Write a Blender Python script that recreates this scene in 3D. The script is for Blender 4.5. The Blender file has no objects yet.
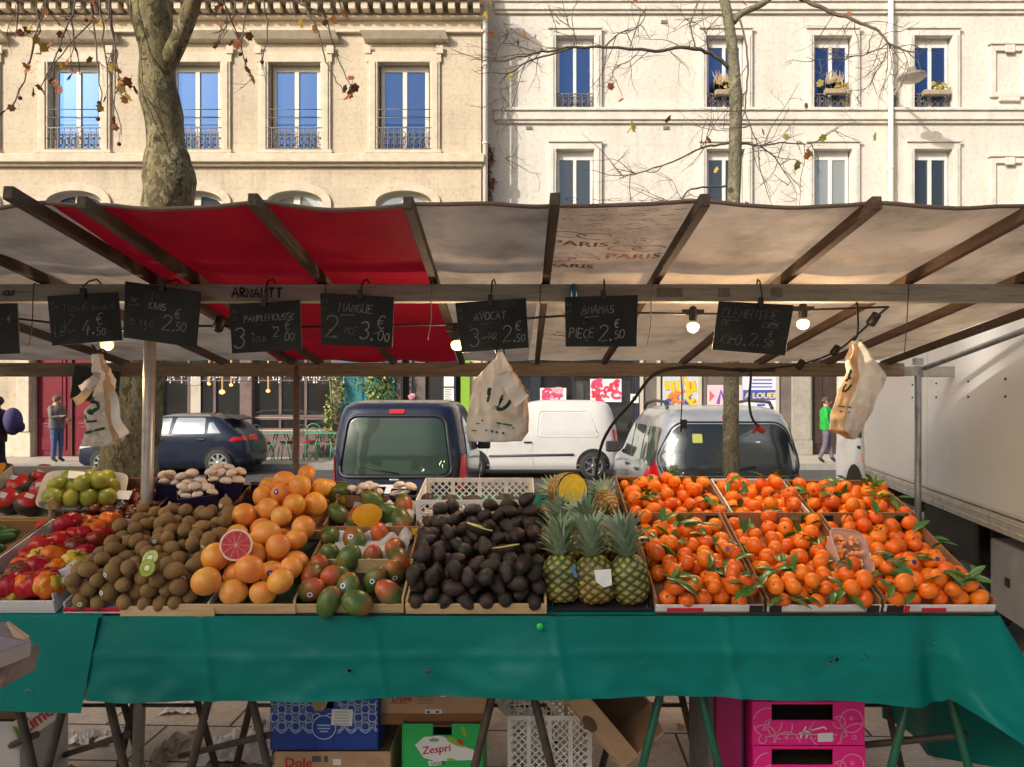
import bpy, bmesh, math, random
from mathutils import Vector, Matrix, Euler, noise
PI = math.pi
R = math.radians
rng = random.Random(11)
SC = bpy.context.scene
COL = SC.collection
F, CX, CY, CH = 745.0, 520.0, 400.0, 1.6

def at(px, py, d):
    return Vector(((px - CX) * d / F, d, CH - (py - CY) * d / F))

# ------------------------------------------------------------------ materials
def _nodes(name):
    m = bpy.data.materials.new(name)
    m.use_nodes = True
    nt = m.node_tree
    b = nt.nodes['Principled BSDF']
    return m, nt, b

def _ramp(nt, fac, stops):
    r = nt.nodes.new('ShaderNodeValToRGB')
    e = r.color_ramp.elements
    while len(e) < len(stops):
        e.new(0.5)
    for i, (p, c) in enumerate(stops):
        e[i].position = p
        e[i].color = (c[0], c[1], c[2], 1)
    nt.links.new(fac, r.inputs['Fac'])
    return r.outputs['Color']

def _mix(nt, fac, a, b, mode='MIX'):
    n = nt.nodes.new('ShaderNodeMix')
    n.data_type = 'RGBA'
    n.blend_type = mode
    for sock, v in ((n.inputs[0], fac), (n.inputs[6], a), (n.inputs[7], b)):
        if hasattr(v, 'links'):
            nt.links.new(v, sock)
        elif isinstance(v, (int, float)):
            sock.default_value = v
        else:
            sock.default_value = (v[0], v[1], v[2], 1)
    return n.outputs[2]

def _vec(nt, sc=(1, 1, 1), rand=True):
    t = nt.nodes.new('ShaderNodeTexCoord')
    mp = nt.nodes.new('ShaderNodeMapping')
    mp.inputs['Scale'].default_value = sc
    nt.links.new(t.outputs['Object'], mp.inputs['Vector'])
    out = mp.outputs['Vector']
    if rand:
        oi = nt.nodes.new('ShaderNodeObjectInfo')
        mu = nt.nodes.new('ShaderNodeMath')
        mu.operation = 'MULTIPLY'
        mu.inputs[1].default_value = 53.0
        nt.links.new(oi.outputs['Random'], mu.inputs[0])
        ad = nt.nodes.new('ShaderNodeVectorMath')
        ad.operation = 'ADD'
        nt.links.new(out, ad.inputs[0])
        nt.links.new(mu.outputs[0], ad.inputs[1])
        out = ad.outputs[0]
    return out

def _noise(nt, vec, scale, detail=4, rough=.55):
    n = nt.nodes.new('ShaderNodeTexNoise')
    n.inputs['Scale'].default_value = scale
    n.inputs['Detail'].default_value = detail
    n.inputs['Roughness'].default_value = rough
    nt.links.new(vec, n.inputs['Vector'])
    return n.outputs['Fac']

def _bump(nt, b, h, strength, dist=.01):
    n = nt.nodes.new('ShaderNodeBump')
    n.inputs['Strength'].default_value = strength
    n.inputs['Distance'].default_value = dist
    nt.links.new(h, n.inputs['Height'])
    nt.links.new(n.outputs['Normal'], b.inputs['Normal'])

def mat(name, col, rough=.6, col2=None, scale=6, detail=4, fac=(.35, .65), stretch=(1, 1, 1), bump=0, bscale=40,
        bdist=.01, metal=0, spec=.5, rnd=None, dirt=None, sss=0, coat=0, emit=0, ecol=None, vcol=False, roughvar=0):
    m, nt, b = _nodes(name)
    v = _vec(nt, stretch)
    base = col
    if vcol:
        a = nt.nodes.new('ShaderNodeVertexColor')
        a.layer_name = 'Col'
        base = a.outputs['Color']
    if rnd:
        oi = nt.nodes.new('ShaderNodeObjectInfo')
        st = [(i / max(1, len(rnd) - 1), c) for i, c in enumerate(rnd)]
        base = _ramp(nt, oi.outputs['Random'], st)
    if col2 is not None:
        f = _noise(nt, v, scale, detail)
        ff = _ramp(nt, f, [(fac[0], (0, 0, 0)), (fac[1], (1, 1, 1))])
        base = _mix(nt, ff, base, col2)
    if dirt:
        dc, ds, d0, d1 = dirt
        f = _noise(nt, v, ds, 6, .65)
        ff = _ramp(nt, f, [(d0, (0, 0, 0)), (d1, (1, 1, 1))])
        base = _mix(nt, ff, base, dc)
    if hasattr(base, 'links'):
        nt.links.new(base, b.inputs['Base Color'])
    else:
        b.inputs['Base Color'].default_value = (*base[:3], 1)
    b.inputs['Roughness'].default_value = rough
    if roughvar:
        f = _noise(nt, v, scale * 2, 3)
        mr = nt.nodes.new('ShaderNodeMapRange')
        mr.inputs[3].default_value = max(.02, rough - roughvar)
        mr.inputs[4].default_value = min(1, rough + roughvar)
        nt.links.new(f, mr.inputs[0])
        nt.links.new(mr.outputs[0], b.inputs['Roughness'])
    b.inputs['Metallic'].default_value = metal
    b.inputs['Specular IOR Level'].default_value = spec
    if sss:
        b.inputs['Subsurface Weight'].default_value = sss
        b.inputs['Subsurface Radius'].default_value = (.02, .01, .005)
        b.inputs['Subsurface Scale'].default_value = .3
    b.inputs['Coat Weight'].default_value = coat
    b.inputs['Coat Roughness'].default_value = .05
    if emit:
        b.inputs['Emission Color'].default_value = (*(ecol or col), 1)
        b.inputs['Emission Strength'].default_value = emit
    if bump:
        f = _noise(nt, v, bscale, 5, .6)
        _bump(nt, b, f, bump, bdist)
    return m

def mat_translucent(name, col, col2, scale=5, tr=.45, rough=.7, dirt=None, tcol=None, stretch=(1, 1, 1), bump=.3, bscale=60):
    m = mat(name, col, rough, col2, scale=scale, dirt=dirt, bump=bump, bscale=bscale, stretch=stretch, spec=.2)
    nt = m.node_tree
    b = nt.nodes['Principled BSDF']
    out = nt.nodes['Material Output']
    t = nt.nodes.new('ShaderNodeBsdfTranslucent')
    if b.inputs['Base Color'].links and tcol is None:
        nt.links.new(b.inputs['Base Color'].links[0].from_socket, t.inputs['Color'])
    else:
        c = tcol or col
        t.inputs['Color'].default_value = (*c, 1)
    mx = nt.nodes.new('ShaderNodeMixShader')
    mx.inputs[0].default_value = tr
    nt.links.new(b.outputs[0], mx.inputs[1])
    nt.links.new(t.outputs[0], mx.inputs[2])
    nt.links.new(mx.outputs[0], out.inputs['Surface'])
    return m

def mat_glass(name, dark, refl=.35, tint=(.9, .95, 1), rough=.02, wav=0):
    """window glass as seen from the street: a dark room behind a partly reflecting sheet"""
    m, nt, b = _nodes(name)
    b.inputs['Base Color'].default_value = (*dark, 1)
    b.inputs['Roughness'].default_value = .3
    g = nt.nodes.new('ShaderNodeBsdfGlossy')
    g.inputs['Color'].default_value = (*tint, 1)
    g.inputs['Roughness'].default_value = rough
    if wav:
        v = _vec(nt)
        f = _noise(nt, v, wav, 1)
        n = nt.nodes.new('ShaderNodeBump')
        n.inputs['Strength'].default_value = .05
        nt.links.new(f, n.inputs['Height'])
        nt.links.new(n.outputs[0], g.inputs['Normal'])
    lw = nt.nodes.new('ShaderNodeLayerWeight')
    lw.inputs['Blend'].default_value = .25
    mr = nt.nodes.new('ShaderNodeMapRange')
    mr.inputs[3].default_value = refl
    mr.inputs[4].default_value = 1
    nt.links.new(lw.outputs['Fresnel'], mr.inputs[0])
    mx = nt.nodes.new('ShaderNodeMixShader')
    nt.links.new(mr.outputs[0], mx.inputs[0])
    nt.links.new(b.outputs[0], mx.inputs[1])
    nt.links.new(g.outputs[0], mx.inputs[2])
    nt.links.new(mx.outputs[0], nt.nodes['Material Output'].inputs['Surface'])
    return m

def mat_facade(name, c1, c2, stain, block=None):
    m, nt, b = _nodes(name)
    v = _vec(nt, (1, 1, 1), False)
    base = _mix(nt, _ramp(nt, _noise(nt, v, .9, 6), [(.3, (0, 0, 0)), (.7, (1, 1, 1))]), c1, c2)
    vs = _vec(nt, (3.2, 3.2, .22), False)
    st = _ramp(nt, _noise(nt, vs, 1.1, 6, .6), [(.47, (0, 0, 0)), (.78, (.8, .8, .8))])
    st = _mix(nt, 1, st, _ramp(nt, _noise(nt, v, .45, 4), [(.42, (.08, .08, .08)), (.68, (1, 1, 1))]), 'MULTIPLY')
    base = _mix(nt, st, base, stain)
    sp = _ramp(nt, _noise(nt, v, 9, 8, .75), [(.5, (0, 0, 0)), (.72, (.6, .6, .6))])
    base = _mix(nt, sp, base, [x * .72 for x in stain])
    if block:
        br = nt.nodes.new('ShaderNodeTexBrick')
        br.inputs['Color1'].default_value = (1, 1, 1, 1)
        br.inputs['Color2'].default_value = (.88, .88, .88, 1)
        br.inputs['Mortar'].default_value = (.72, .7, .66, 1)
        br.inputs['Scale'].default_value = 1
        br.inputs['Brick Width'].default_value = block[0]
        br.inputs['Row Height'].default_value = block[1]
        br.inputs['Mortar Size'].default_value = .008
        t = nt.nodes.new('ShaderNodeTexCoord')
        sx = nt.nodes.new('ShaderNodeSeparateXYZ')
        cx = nt.nodes.new('ShaderNodeCombineXYZ')
        nt.links.new(t.outputs['Object'], sx.inputs[0])
        nt.links.new(sx.outputs[0], cx.inputs[0])
        nt.links.new(sx.outputs[2], cx.inputs[1])
        nt.links.new(cx.outputs[0], br.inputs['Vector'])
        base = _mix(nt, .5, base, br.outputs['Color'], 'MULTIPLY')
    nt.links.new(base, b.inputs['Base Color'])
    b.inputs['Roughness'].default_value = .85
    b.inputs['Specular IOR Level'].default_value = .2
    _bump(nt, b, _noise(nt, v, 14, 6), .25, .02)
    return m

def mat_paving():
    m, nt, b = _nodes('paving_stone')
    t = nt.nodes.new('ShaderNodeTexCoord')
    mp = nt.nodes.new('ShaderNodeMapping')
    mp.inputs['Rotation'].default_value = (0, 0, R(2))
    nt.links.new(t.outputs['Object'], mp.inputs[0])
    br = nt.nodes.new('ShaderNodeTexBrick')
    br.inputs['Color1'].default_value = (.66, .60, .53, 1)
    br.inputs['Color2'].default_value = (.55, .495, .43, 1)
    br.inputs['Mortar'].default_value = (.075, .06, .05, 1)
    br.inputs['Scale'].default_value = 1
    br.inputs['Brick Width'].default_value = .62
    br.inputs['Row Height'].default_value = .36
    br.inputs['Mortar Size'].default_value = .008
    br.inputs['Mortar Smooth'].default_value = .3
    nt.links.new(mp.outputs[0], br.inputs['Vector'])
    v = _vec(nt, (1, 1, 1), False)
    d = _ramp(nt, _noise(nt, v, 2.2, 7, .7), [(.35, (.62, .6, .58)), (.7, (1.12, 1.1, 1.08))])
    base = _mix(nt, 1, br.outputs['Color'], d, 'MULTIPLY')
    d2 = _ramp(nt, _noise(nt, v, 38, 4, .7), [(.35, (.7, .7, .7)), (.68, (1.1, 1.1, 1.1))])
    base = _mix(nt, .7, base, d2, 'MULTIPLY')
    nt.links.new(base, b.inputs['Base Color'])
    b.inputs['Roughness'].default_value = .8
    _bump(nt, b, _mix(nt, .4, br.outputs['Fac'], _noise(nt, v, 60, 5)), .4, -.008)
    return m

def mat_bark(name, cols, scale=7, bump=.6):
    m, nt, b = _nodes(name)
    v = _vec(nt, (1, 1, .55), False)
    vo = nt.nodes.new('ShaderNodeTexVoronoi')
    vo.inputs['Scale'].default_value = scale
    nz = nt.nodes.new('ShaderNodeTexNoise')
    nz.inputs['Scale'].default_value = scale * .8
    nz.inputs['Detail'].default_value = 5
    nt.links.new(v, nz.inputs['Vector'])
    ad = nt.nodes.new('ShaderNodeVectorMath')
    ad.operation = 'MULTIPLY_ADD'
    ad.inputs[1].default_value = (.35, .35, .35)
    nt.links.new(nz.outputs['Color'], ad.inputs[0])
    nt.links.new(v, ad.inputs[2])
    nt.links.new(ad.outputs[0], vo.inputs['Vector'])
    sp = nt.nodes.new('ShaderNodeSeparateColor')
    nt.links.new(vo.outputs['Color'], sp.inputs[0])
    k = len(cols)
    base = _ramp(nt, sp.outputs[0], [(i / (k - 1), c) for i, c in enumerate(cols)])
    fine = _ramp(nt, _noise(nt, v, scale * 5, 6, .7), [(.32, (.55, .55, .55)), (.7, (1.15, 1.15, 1.15))])
    base = _mix(nt, 1, base, fine, 'MULTIPLY')
    nt.links.new(base, b.inputs['Base Color'])
    b.inputs['Roughness'].default_value = .9
    b.inputs['Specular IOR Level'].default_value = .2
    _bump(nt, b, _mix(nt, .5, sp.outputs[0], _noise(nt, v, scale * 6, 5)), bump, .02)
    return m

# ------------------------------------------------------------------ mesh builder
def wloc(o):
    v = Vector((0, 0, 0))
    while o is not None:
        v += o.location
        o = o.parent
    return v

class MB:
    def __init__(s):
        s.v, s.f, s.m, s.sm, s.c = [], [], [], [], None

    def add(s, vs, fs, m=0, smooth=False):
        o = len(s.v)
        s.v += [Vector(v) for v in vs]
        for f in fs:
            s.f.append([i + o for i in f])
            s.m.append(m)
            s.sm.append(smooth)
        return s

    def box(s, c, size, m=0, rot=None):
        hx, hy, hz = size[0] / 2, size[1] / 2, size[2] / 2
        vs = [Vector((x, y, z)) for x in (-hx, hx) for y in (-hy, hy) for z in (-hz, hz)]
        if rot is not None:
            mt = rot if isinstance(rot, Matrix) else Euler(rot).to_matrix()
            vs = [mt @ v for v in vs]
        c = Vector(c)
        return s.add([v + c for v in vs], [(0, 1, 3, 2), (4, 6, 7, 5), (0, 4, 5, 1), (2, 3, 7, 6), (0, 2, 6, 4), (1, 5, 7, 3)], m)

    def bx(s, x0, x1, y0, y1, z0, z1, m=0):
        return s.box(((x0 + x1) / 2, (y0 + y1) / 2, (z0 + z1) / 2), (abs(x1 - x0), abs(y1 - y0), abs(z1 - z0)), m)

    def bar(s, a, b, w, h, m=0, up=(0, 0, 1)):
        a, b = Vector(a), Vector(b)
        d = (b - a)
        L = d.length
        d.normalize()
        u = Vector(up)
        x = d.cross(u)
        if x.length < 1e-4:
            x = d.cross(Vector((1, 0, 0)))
        x.normalize()
        z = x.cross(d)
        mt = Matrix((x, d, z)).transposed()
        return s.box((a + b) / 2, (w, L, h), m, mt)

    def tube(s, pts, r, seg=8, m=0, cap=True, smooth=True):
        pts = [Vector(p) for p in pts]
        n = len(pts)
        rs = r if isinstance(r, (list, tuple)) else [r] * n
        t0 = (pts[1] - pts[0]).normalized()
        ref = Vector((0, 0, 1)) if abs(t0.z) < .9 else Vector((0, 1, 0))
        x = t0.cross(ref).normalized()
        vs, fs = [], []
        for i, p in enumerate(pts):
            t = (pts[min(i + 1, n - 1)] - pts[max(i - 1, 0)])
            if t.length < 1e-9:
                t = t0
            t = t.normalized()
            x = (x - t * x.dot(t))
            if x.length < 1e-6:
                x = t.orthogonal()
            x.normalize()
            y = t.cross(x)
            for k in range(seg):
                a = 2 * PI * k / seg
                vs.append(p + (x * math.cos(a) + y * math.sin(a)) * rs[i])
        for i in range(n - 1):
            for k in range(seg):
                k2 = (k + 1) % seg
                fs.append((i * seg + k, i * seg + k2, (i + 1) * seg + k2, (i + 1) * seg + k))
        s.add(vs, fs, m, smooth)
        if cap:
            o = len(s.v) - len(vs)
            s.f.append([o + k for k in range(seg)][::-1]); s.m.append(m); s.sm.append(False)
            s.f.append([o + (n - 1) * seg + k for k in range(seg)]); s.m.append(m); s.sm.append(False)
        return s

    def lathe(s, prof, seg=24, m=0, mtx=None, smooth=True, fn=None):
        """prof: (r, z); first / last r may be 0"""
        vs, fs = [], []
        for (r, z) in prof:
            for k in range(seg):
                a = 2 * PI * k / seg
                rr = r * (fn(a, z) if fn else 1)
                vs.append(Vector((rr * math.cos(a), rr * math.sin(a), z)))
        for i in range(len(prof) - 1):
            for k in range(seg):
                k2 = (k + 1) % seg
                fs.append((i * seg + k, i * seg + k2, (i + 1) * seg + k2, (i + 1) * seg + k))
        if mtx is not None:
            vs = [mtx @ v for v in vs]
        return s.add(vs, fs, m, smooth)

    def sphere(s, c, r, seg=16, rings=10, m=0, sc=(1, 1, 1), rot=None, fn=None):
        vs, fs = [], []
        mt = Euler(rot).to_matrix() if rot else None
        for i in range(rings + 1):
            ph = PI * i / rings
            for k in range(seg):
                a = 2 * PI * k / seg
                d = Vector((math.sin(ph) * math.cos(a), math.sin(ph) * math.sin(a), math.cos(ph)))
                q = r * (fn(d) if fn else 1)
                v = Vector((d.x * q * sc[0], d.y * q * sc[1], d.z * q * sc[2]))
                if mt:
                    v = mt @ v
                vs.append(v + Vector(c))
        for i in range(rings):
            for k in range(seg):
                k2 = (k + 1) % seg
                fs.append((i * seg + k, (i + 1) * seg + k, (i + 1) * seg + k2, i * seg + k2))
        return s.add(vs, fs, m, True)

    def grid(s, fn, nu, nv, m=0, smooth=True, mf=None):
        vs = [fn(i / nu, j / nv) for j in range(nv + 1) for i in range(nu + 1)]
        o = len(s.v)
        s.v += [Vector(v) for v in vs]
        for j in range(nv):
            for i in range(nu):
                a = o + j * (nu + 1) + i
                s.f.append([a, a + 1, a + nu + 2, a + nu + 1])
                s.m.append(mf((i + .5) / nu, (j + .5) / nv) if mf else m)
                s.sm.append(smooth)
        return s

    def poly(s, pts, m=0):
        return s.add(pts, [tuple(range(len(pts)))], m)

    def prism(s, pts, ext, m=0, m_side=None):
        """closed outline pts extruded by the vector ext"""
        n = len(pts)
        ext = Vector(ext)
        pts = [Vector(p) for p in pts]
        s.add(pts + [p + ext for p in pts],
              [tuple(range(n)), tuple(range(2 * n - 1, n - 1, -1))], m)
        o = len(s.v) - 2 * n
        for i in range(n):
            j = (i + 1) % n
            s.f.append([o + i, o + n + i, o + n + j, o + j])
            s.m.append(m if m_side is None else m_side)
            s.sm.append(False)
        return s

    def ribbon(s, pts, w, nrm, m=0):
        pts = [Vector(p) for p in pts]
        nrm = Vector(nrm)
        n = len(pts)
        vs = []
        for i, p in enumerate(pts):
            t = pts[min(i + 1, n - 1)] - pts[max(i - 1, 0)]
            if t.length < 1e-9:
                t = Vector((1, 0, 0))
            x = t.normalized().cross(nrm)
            if x.length < 1e-6:
                x = Vector((1, 0, 0))
            x.normalize()
            ww = w[i] if isinstance(w, (list, tuple)) else w
            vs += [p - x * ww / 2, p + x * ww / 2]
        return s.add(vs, [(2 * i, 2 * i + 1, 2 * i + 3, 2 * i + 2) for i in range(n - 1)], m)

    def xf(s, mtx, start=0):
        for i in range(start, len(s.v)):
            s.v[i] = mtx @ s.v[i]
        return s

    def build(s, name, mats, parent=None, origin=None, bevel=0, recalc=True, local=False, merge=False):
        if not isinstance(mats, (list, tuple)):
            mats = [mats]
        if parent is not None and not local:
            off = wloc(parent)
        elif origin is not None:
            off = Vector(origin)
        elif local or not s.v:
            off = Vector((0, 0, 0))
        else:
            xs = [v.x for v in s.v]; ys = [v.y for v in s.v]; zs = [v.z for v in s.v]
            off = Vector(((min(xs) + max(xs)) / 2, (min(ys) + max(ys)) / 2, min(zs)))
        me = bpy.data.meshes.new(name)
        me.from_pydata([tuple(v - off) for v in s.v], [], s.f)
        for mt in mats:
            me.materials.append(mt)
        me.polygons.foreach_set('material_index', s.m)
        me.polygons.foreach_set('use_smooth', s.sm)
        if s.c is not None:
            ca = me.color_attributes.new('Col', 'FLOAT_COLOR', 'POINT')
            for i, c in enumerate(s.c):
                ca.data[i].color = (*c, 1)
        if recalc or merge:
            bm = bmesh.new()
            bm.from_mesh(me)
            if merge:
                bmesh.ops.remove_doubles(bm, verts=bm.verts, dist=1e-5)
            if recalc:
                bmesh.ops.recalc_face_normals(bm, faces=bm.faces)
            bm.to_mesh(me)
            bm.free()
        me.update()
        o = bpy.data.objects.new(name, me)
        COL.objects.link(o)
        if parent is not None:
            o.parent = parent
        else:
            o.location = off
        if bevel:
            b = o.modifiers.new('bevel', 'BEVEL')
            b.width = bevel
            b.segments = 2
            b.limit_method = 'ANGLE'
            b.angle_limit = R(40)
        return o

def tag(o, label=None, cat=None, group=None, kind=None):
    if label: o['label'] = label
    if cat: o['category'] = cat
    if group: o['group'] = group
    if kind: o['kind'] = kind
    return o

def thing(name, loc, label, cat, group=None, rot=(0, 0, 0)):
    o = bpy.data.objects.new(name, None)
    o.empty_display_size = .1
    COL.objects.link(o)
    o.location = loc
    o.rotation_euler = rot
    return tag(o, label, cat, group)

_kids = {}
def copy_tree(o, parent=None):
    c = o.copy()
    COL.objects.link(c)
    if parent is not None:
        c.parent = parent
    for ch in o.children:
        copy_tree(ch, c)
    return c

def lerp(a, b, t):
    return a + (b - a) * t

# ------------------------------------------------------------------ lettering
def text_faces(txt, size=1.0, align='LEFT'):
    cu = bpy.data.curves.new('t', 'FONT')
    cu.body = txt
    cu.size = size
    cu.align_x = align
    cu.resolution_u = 2
    ob = bpy.data.objects.new('t', cu)
    COL.objects.link(ob)
    bpy.context.view_layer.update()
    dg = bpy.context.evaluated_depsgraph_get()
    me = bpy.data.meshes.new_from_object(ob.evaluated_get(dg))
    vs = [(v.co.x, v.co.y) for v in me.vertices]
    fs = [tuple(p.vertices) for p in me.polygons]
    bpy.data.objects.remove(ob)
    bpy.data.curves.remove(cu)
    bpy.data.meshes.remove(me)
    return vs, fs

def add_text(mb, txt, size, fn, m=0, align='LEFT', bold=0):
    vs, fs = text_faces(txt, size, align)
    mb.add([fn(x, y) for x, y in vs], fs, m)
    if bold:
        mb.add([fn(x + bold, y + bold * .4) + Vector((0, -.0004, 0)) for x, y in vs], fs, m)
    return mb

def arc(cx, cy, rx, ry, a0, a1, n=8):
    return [(cx + rx * math.cos(R(lerp(a0, a1, i / n))), cy + ry * math.sin(R(lerp(a0, a1, i / n)))) for i in range(n + 1)]

GL = {
 'A': [[(0, 0), (.28, 1), (.56, 0)], [(.1, .36), (.46, .36)]],
 'B': [[(0, 0), (0, 1)], arc(0, .75, .4, .25, 90, -90), arc(0, .25, .5, .25, 90, -90)],
 'C': [arc(.3, .5, .3, .5, 50, 310, 10)],
 'D': [[(0, 0), (0, 1)], arc(0, .5, .5, .5, 90, -90)],
 'E': [[(.45, 1), (0, 1), (0, 0), (.45, 0)], [(0, .52), (.38, .52)]],
 'F': [[(.45, 1), (0, 1), (0, 0)], [(0, .52), (.38, .52)]],
 'G': [arc(.3, .5, .3, .5, 50, 330, 10) + [(.56, .45), (.34, .45)]],
 'I': [[(.06, 0), (.08, 1)]],
 'K': [[(0, 0), (0, 1)], [(.45, 1), (.02, .45), (.48, 0)]],
 'L': [[(0, 1), (0, 0), (.42, 0)]],
 'M': [[(0, 0), (.05, 1), (.3, .35), (.55, 1), (.6, 0)]],
 'N': [[(0, 0), (0, 1), (.48, 0), (.5, 1)]],
 'O': [arc(.28, .5, .28, .5, 90, 450, 12)],
 'P': [[(0, 0), (0, 1)], arc(0, .74, .45, .26, 90, -90)],
 'R': [[(0, 0), (0, 1)], arc(0, .74, .42, .26, 90, -90), [(.05, .48), (.48, 0)]],
 'S': [arc(.25, .75, .23, .25, 40, 270, 7) + arc(.25, .25, .25, .25, 90, -140, 7)],
 'T': [[(0, 1), (.55, 1)], [(.28, 1), (.26, 0)]],
 'U': [[(0, 1)] + arc(.25, .25, .25, .25, 180, 360, 7) + [(.5, 1)]],
 'V': [[(0, 1), (.26, 0), (.52, 1)]],
 'W': [[(0, 1), (.15, 0), (.3, .7), (.45, 0), (.6, 1)]],
 'X': [[(0, 0), (.5, 1)], [(0, 1), (.5, 0)]],
 'Z': [[(0, 1), (.5, 1), (0, 0), (.5, 0)]],
 '0': [arc(.25, .5, .25, .5, 90, 450, 12)],
 '1': [[(.05, .75), (.25, 1), (.25, 0)]],
 '2': [arc(.25, .75, .25, .25, 170, -30, 8) + [(0, 0), (.52, .04)]],
 '3': [arc(.22, .76, .24, .24, 150, -80, 7) + arc(.22, .26, .28, .27, 80, -150, 8)],
 '4': [[(.36, 1), (0, .32), (.55, .34)], [(.4, .6), (.36, -.05)]],
 '5': [[(.46, 1), (.08, 1), (.05, .55)] + arc(.22, .3, .27, .3, 100, -140, 8)],
 '8': [arc(.25, .76, .2, .24, 270, 630, 10), arc(.25, .26, .25, .26, 90, 450, 10)],
 '€': [arc(.34, .5, .3, .48, 55, 305, 10), [(-.05, .6), (.4, .6)], [(-.05, .42), (.36, .42)]],
 '.': [arc(.05, .04, .05, .05, 0, 360, 5)],
 '-': [[(0, .45), (.3, .45)]],
 '_': [[(0, 0), (1, .06)]],
}

def scribble(mb, txt, x, y, h, fn, w, rr, m=0, slant=.12, nrm=(0, -1, 0)):
    """handwriting: strokes of chalk laid as thin ribbons; fn maps board coords to space"""
    for ch in txt:
        if ch == ' ':
            x += h * .4
            continue
        hh = h * rr.uniform(.88, 1.1)
        dy = rr.uniform(-.04, .04) * h
        mxx = 0
        for st in GL.get(ch, []):
            pts = []
            for (a, b) in st:
                mxx = max(mxx, a)
                pts.append(fn(x + (a + slant * b) * hh + rr.uniform(-.015, .015) * h, y + dy + b * hh + rr.uniform(-.015, .015) * h))
            mb.ribbon(pts, w * rr.uniform(.8, 1.25), nrm, m)
        x += (mxx + .17) * hh
    return x
SUN_E, SKY_E = 3.6, .15
# ------------------------------------------------------------------ palette
white_paint = mat('white_paint', (.78, .76, .72), .5, (.68, .65, .6), scale=3)
wood_white = mat('window_paint', (.72, .68, .58), .5)
iron = mat('wrought_iron', (.10, .095, .09), .5, (.2, .17, .14), scale=20)
stone_l = mat_facade('limestone', (.67, .575, .435), (.56, .475, .355), (.33, .27, .205), (1.3, .42))
stone_trim = mat('limestone_trim', (.69, .60, .46), .8, (.57, .49, .375), scale=4, dirt=((.4, .3, .2), 6, .6, .8), bump=.15)
stone_r = mat_facade('render_wall', (.71, .67, .605), (.64, .60, .535), (.43, .395, .35))
trim_r = mat('render_trim', (.72, .675, .605), .8, (.61, .565, .50), scale=3, dirt=((.42, .34, .26), 7, .6, .8))
zinc = mat('zinc', (.32, .31, .30), .45, (.22, .21, .2), scale=6, metal=.6)
glass_sky = mat_glass('window_pane', (.012, .02, .035), .30, (.12, .34, .92), .015, 1.3)  # blue of the reflected sky is put into the tint
glass_dark = mat_glass('lower_window_pane', (.02, .022, .02), .16, (.5, .65, .8), .02, 1.3)
glass_curtain = mat_glass('curtained_pane', (.30, .31, .26), .30, (.75, .88, 1), .03, 1.3)
glass_shop = mat_glass('shop_glass', (.015, .015, .014), .12, (.9, .95, 1), .03)
maroon = mat('maroon_paint', (.20, .012, .028), .35, (.15, .01, .02), scale=5)
mauve = mat('cafe_woodwork', (.20, .13, .125), .5, (.15, .10, .095), scale=5)
teal_paint = mat('teal_shopfront', (.03, .17, .20), .4, (.04, .21, .24), scale=3)
navy = mat('navy_shopfront', (.022, .028, .042), .4)
brown_dark = mat('dark_brown_wood', (.045, .028, .02), .5, (.07, .04, .03), scale=6)
grey_panel = mat('grey_brown_panel', (.17, .14, .125), .6, (.13, .105, .095), scale=3)
pale_strip = mat('pale_strip', (.5, .45, .38), .6)
lime = mat('lime_green_sign', (.22, .42, .03), .5)
pink_paint = mat('pink_spray_paint', (.62, .07, .16), .5)
white_sheet = mat('white_sheet', (.8, .8, .78), .6)
yel = mat('yellow_spray_paint', (.8, .5, .02), .5)
blu = mat('blue_spray_paint', (.04, .09, .42), .5)
org = mat('orange_spray_paint', (.75, .2, .04), .5)
black_ink = mat('black_ink', (.012, .012, .012), .6)
amber = mat('amber_lamp', (.9, .5, .15), .4, emit=1.6, ecol=(1, .52, .16))
fairy = mat('fairy_bulb', (.9, .9, .85), .3, emit=.6, ecol=(1, .95, .85))
curtain = mat('cream_curtain', (.55, .5, .42), .8)
leaf_mats = [mat('leaf_brown', (.22, .07, .02), .7, (.34, .12, .03), scale=30), mat('leaf_yellow', (.55, .36, .03), .6, (.42, .3, .05), scale=20),
             mat('leaf_rust', (.32, .09, .02), .7, (.2, .05, .02), scale=20), mat('leaf_olive', (.20, .20, .03), .6, (.34, .26, .03), scale=20)]
ivy_mats = [mat('ivy_light', (.20, .26, .05), .5, (.12, .2, .04), scale=15), mat('ivy_dark', (.06, .13, .03), .5), mat('ivy_yellow', (.42, .36, .08), .5)]
creeper_mats = [mat('creeper_red', (.32, .07, .03), .7), mat('creeper_brown', (.25, .12, .05), .7), mat('creeper_green', (.12, .12, .04), .7)]
bark_plane = mat_bark('plane_tree_bark', [(.13, .11, .055), (.26, .225, .125), (.40, .34, .20), (.085, .065, .035), (.30, .24, .115), (.18, .16, .085)], 17)
bark_young = mat_bark('young_tree_bark', [(.22, .20, .13), (.33, .29, .2), (.15, .15, .09), (.40, .36, .26)], 22)
twig_m = mat('twig_bark', (.10, .075, .058), .9, (.16, .125, .095), scale=20)
asphalt = mat('asphalt', (.075, .073, .072), .85, (.055, .054, .054), scale=3, dirt=((.11, .105, .1), 60, .5, .75), bump=.3, bscale=120)
asphalt_walk = mat('walk_asphalt', (.26, .245, .225), .85, (.20, .19, .175), scale=2, dirt=((.2, .19, .17), 70, .5, .75), bump=.3, bscale=140)
kerb_m = mat('granite_kerb', (.34, .32, .29), .8, (.26, .245, .225), scale=20)
walk_far = mat('far_pavement', (.48, .43, .37), .8, (.40, .36, .31), scale=2, dirt=((.3, .27, .23), 10, .55, .8))
paving = mat_paving()

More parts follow.
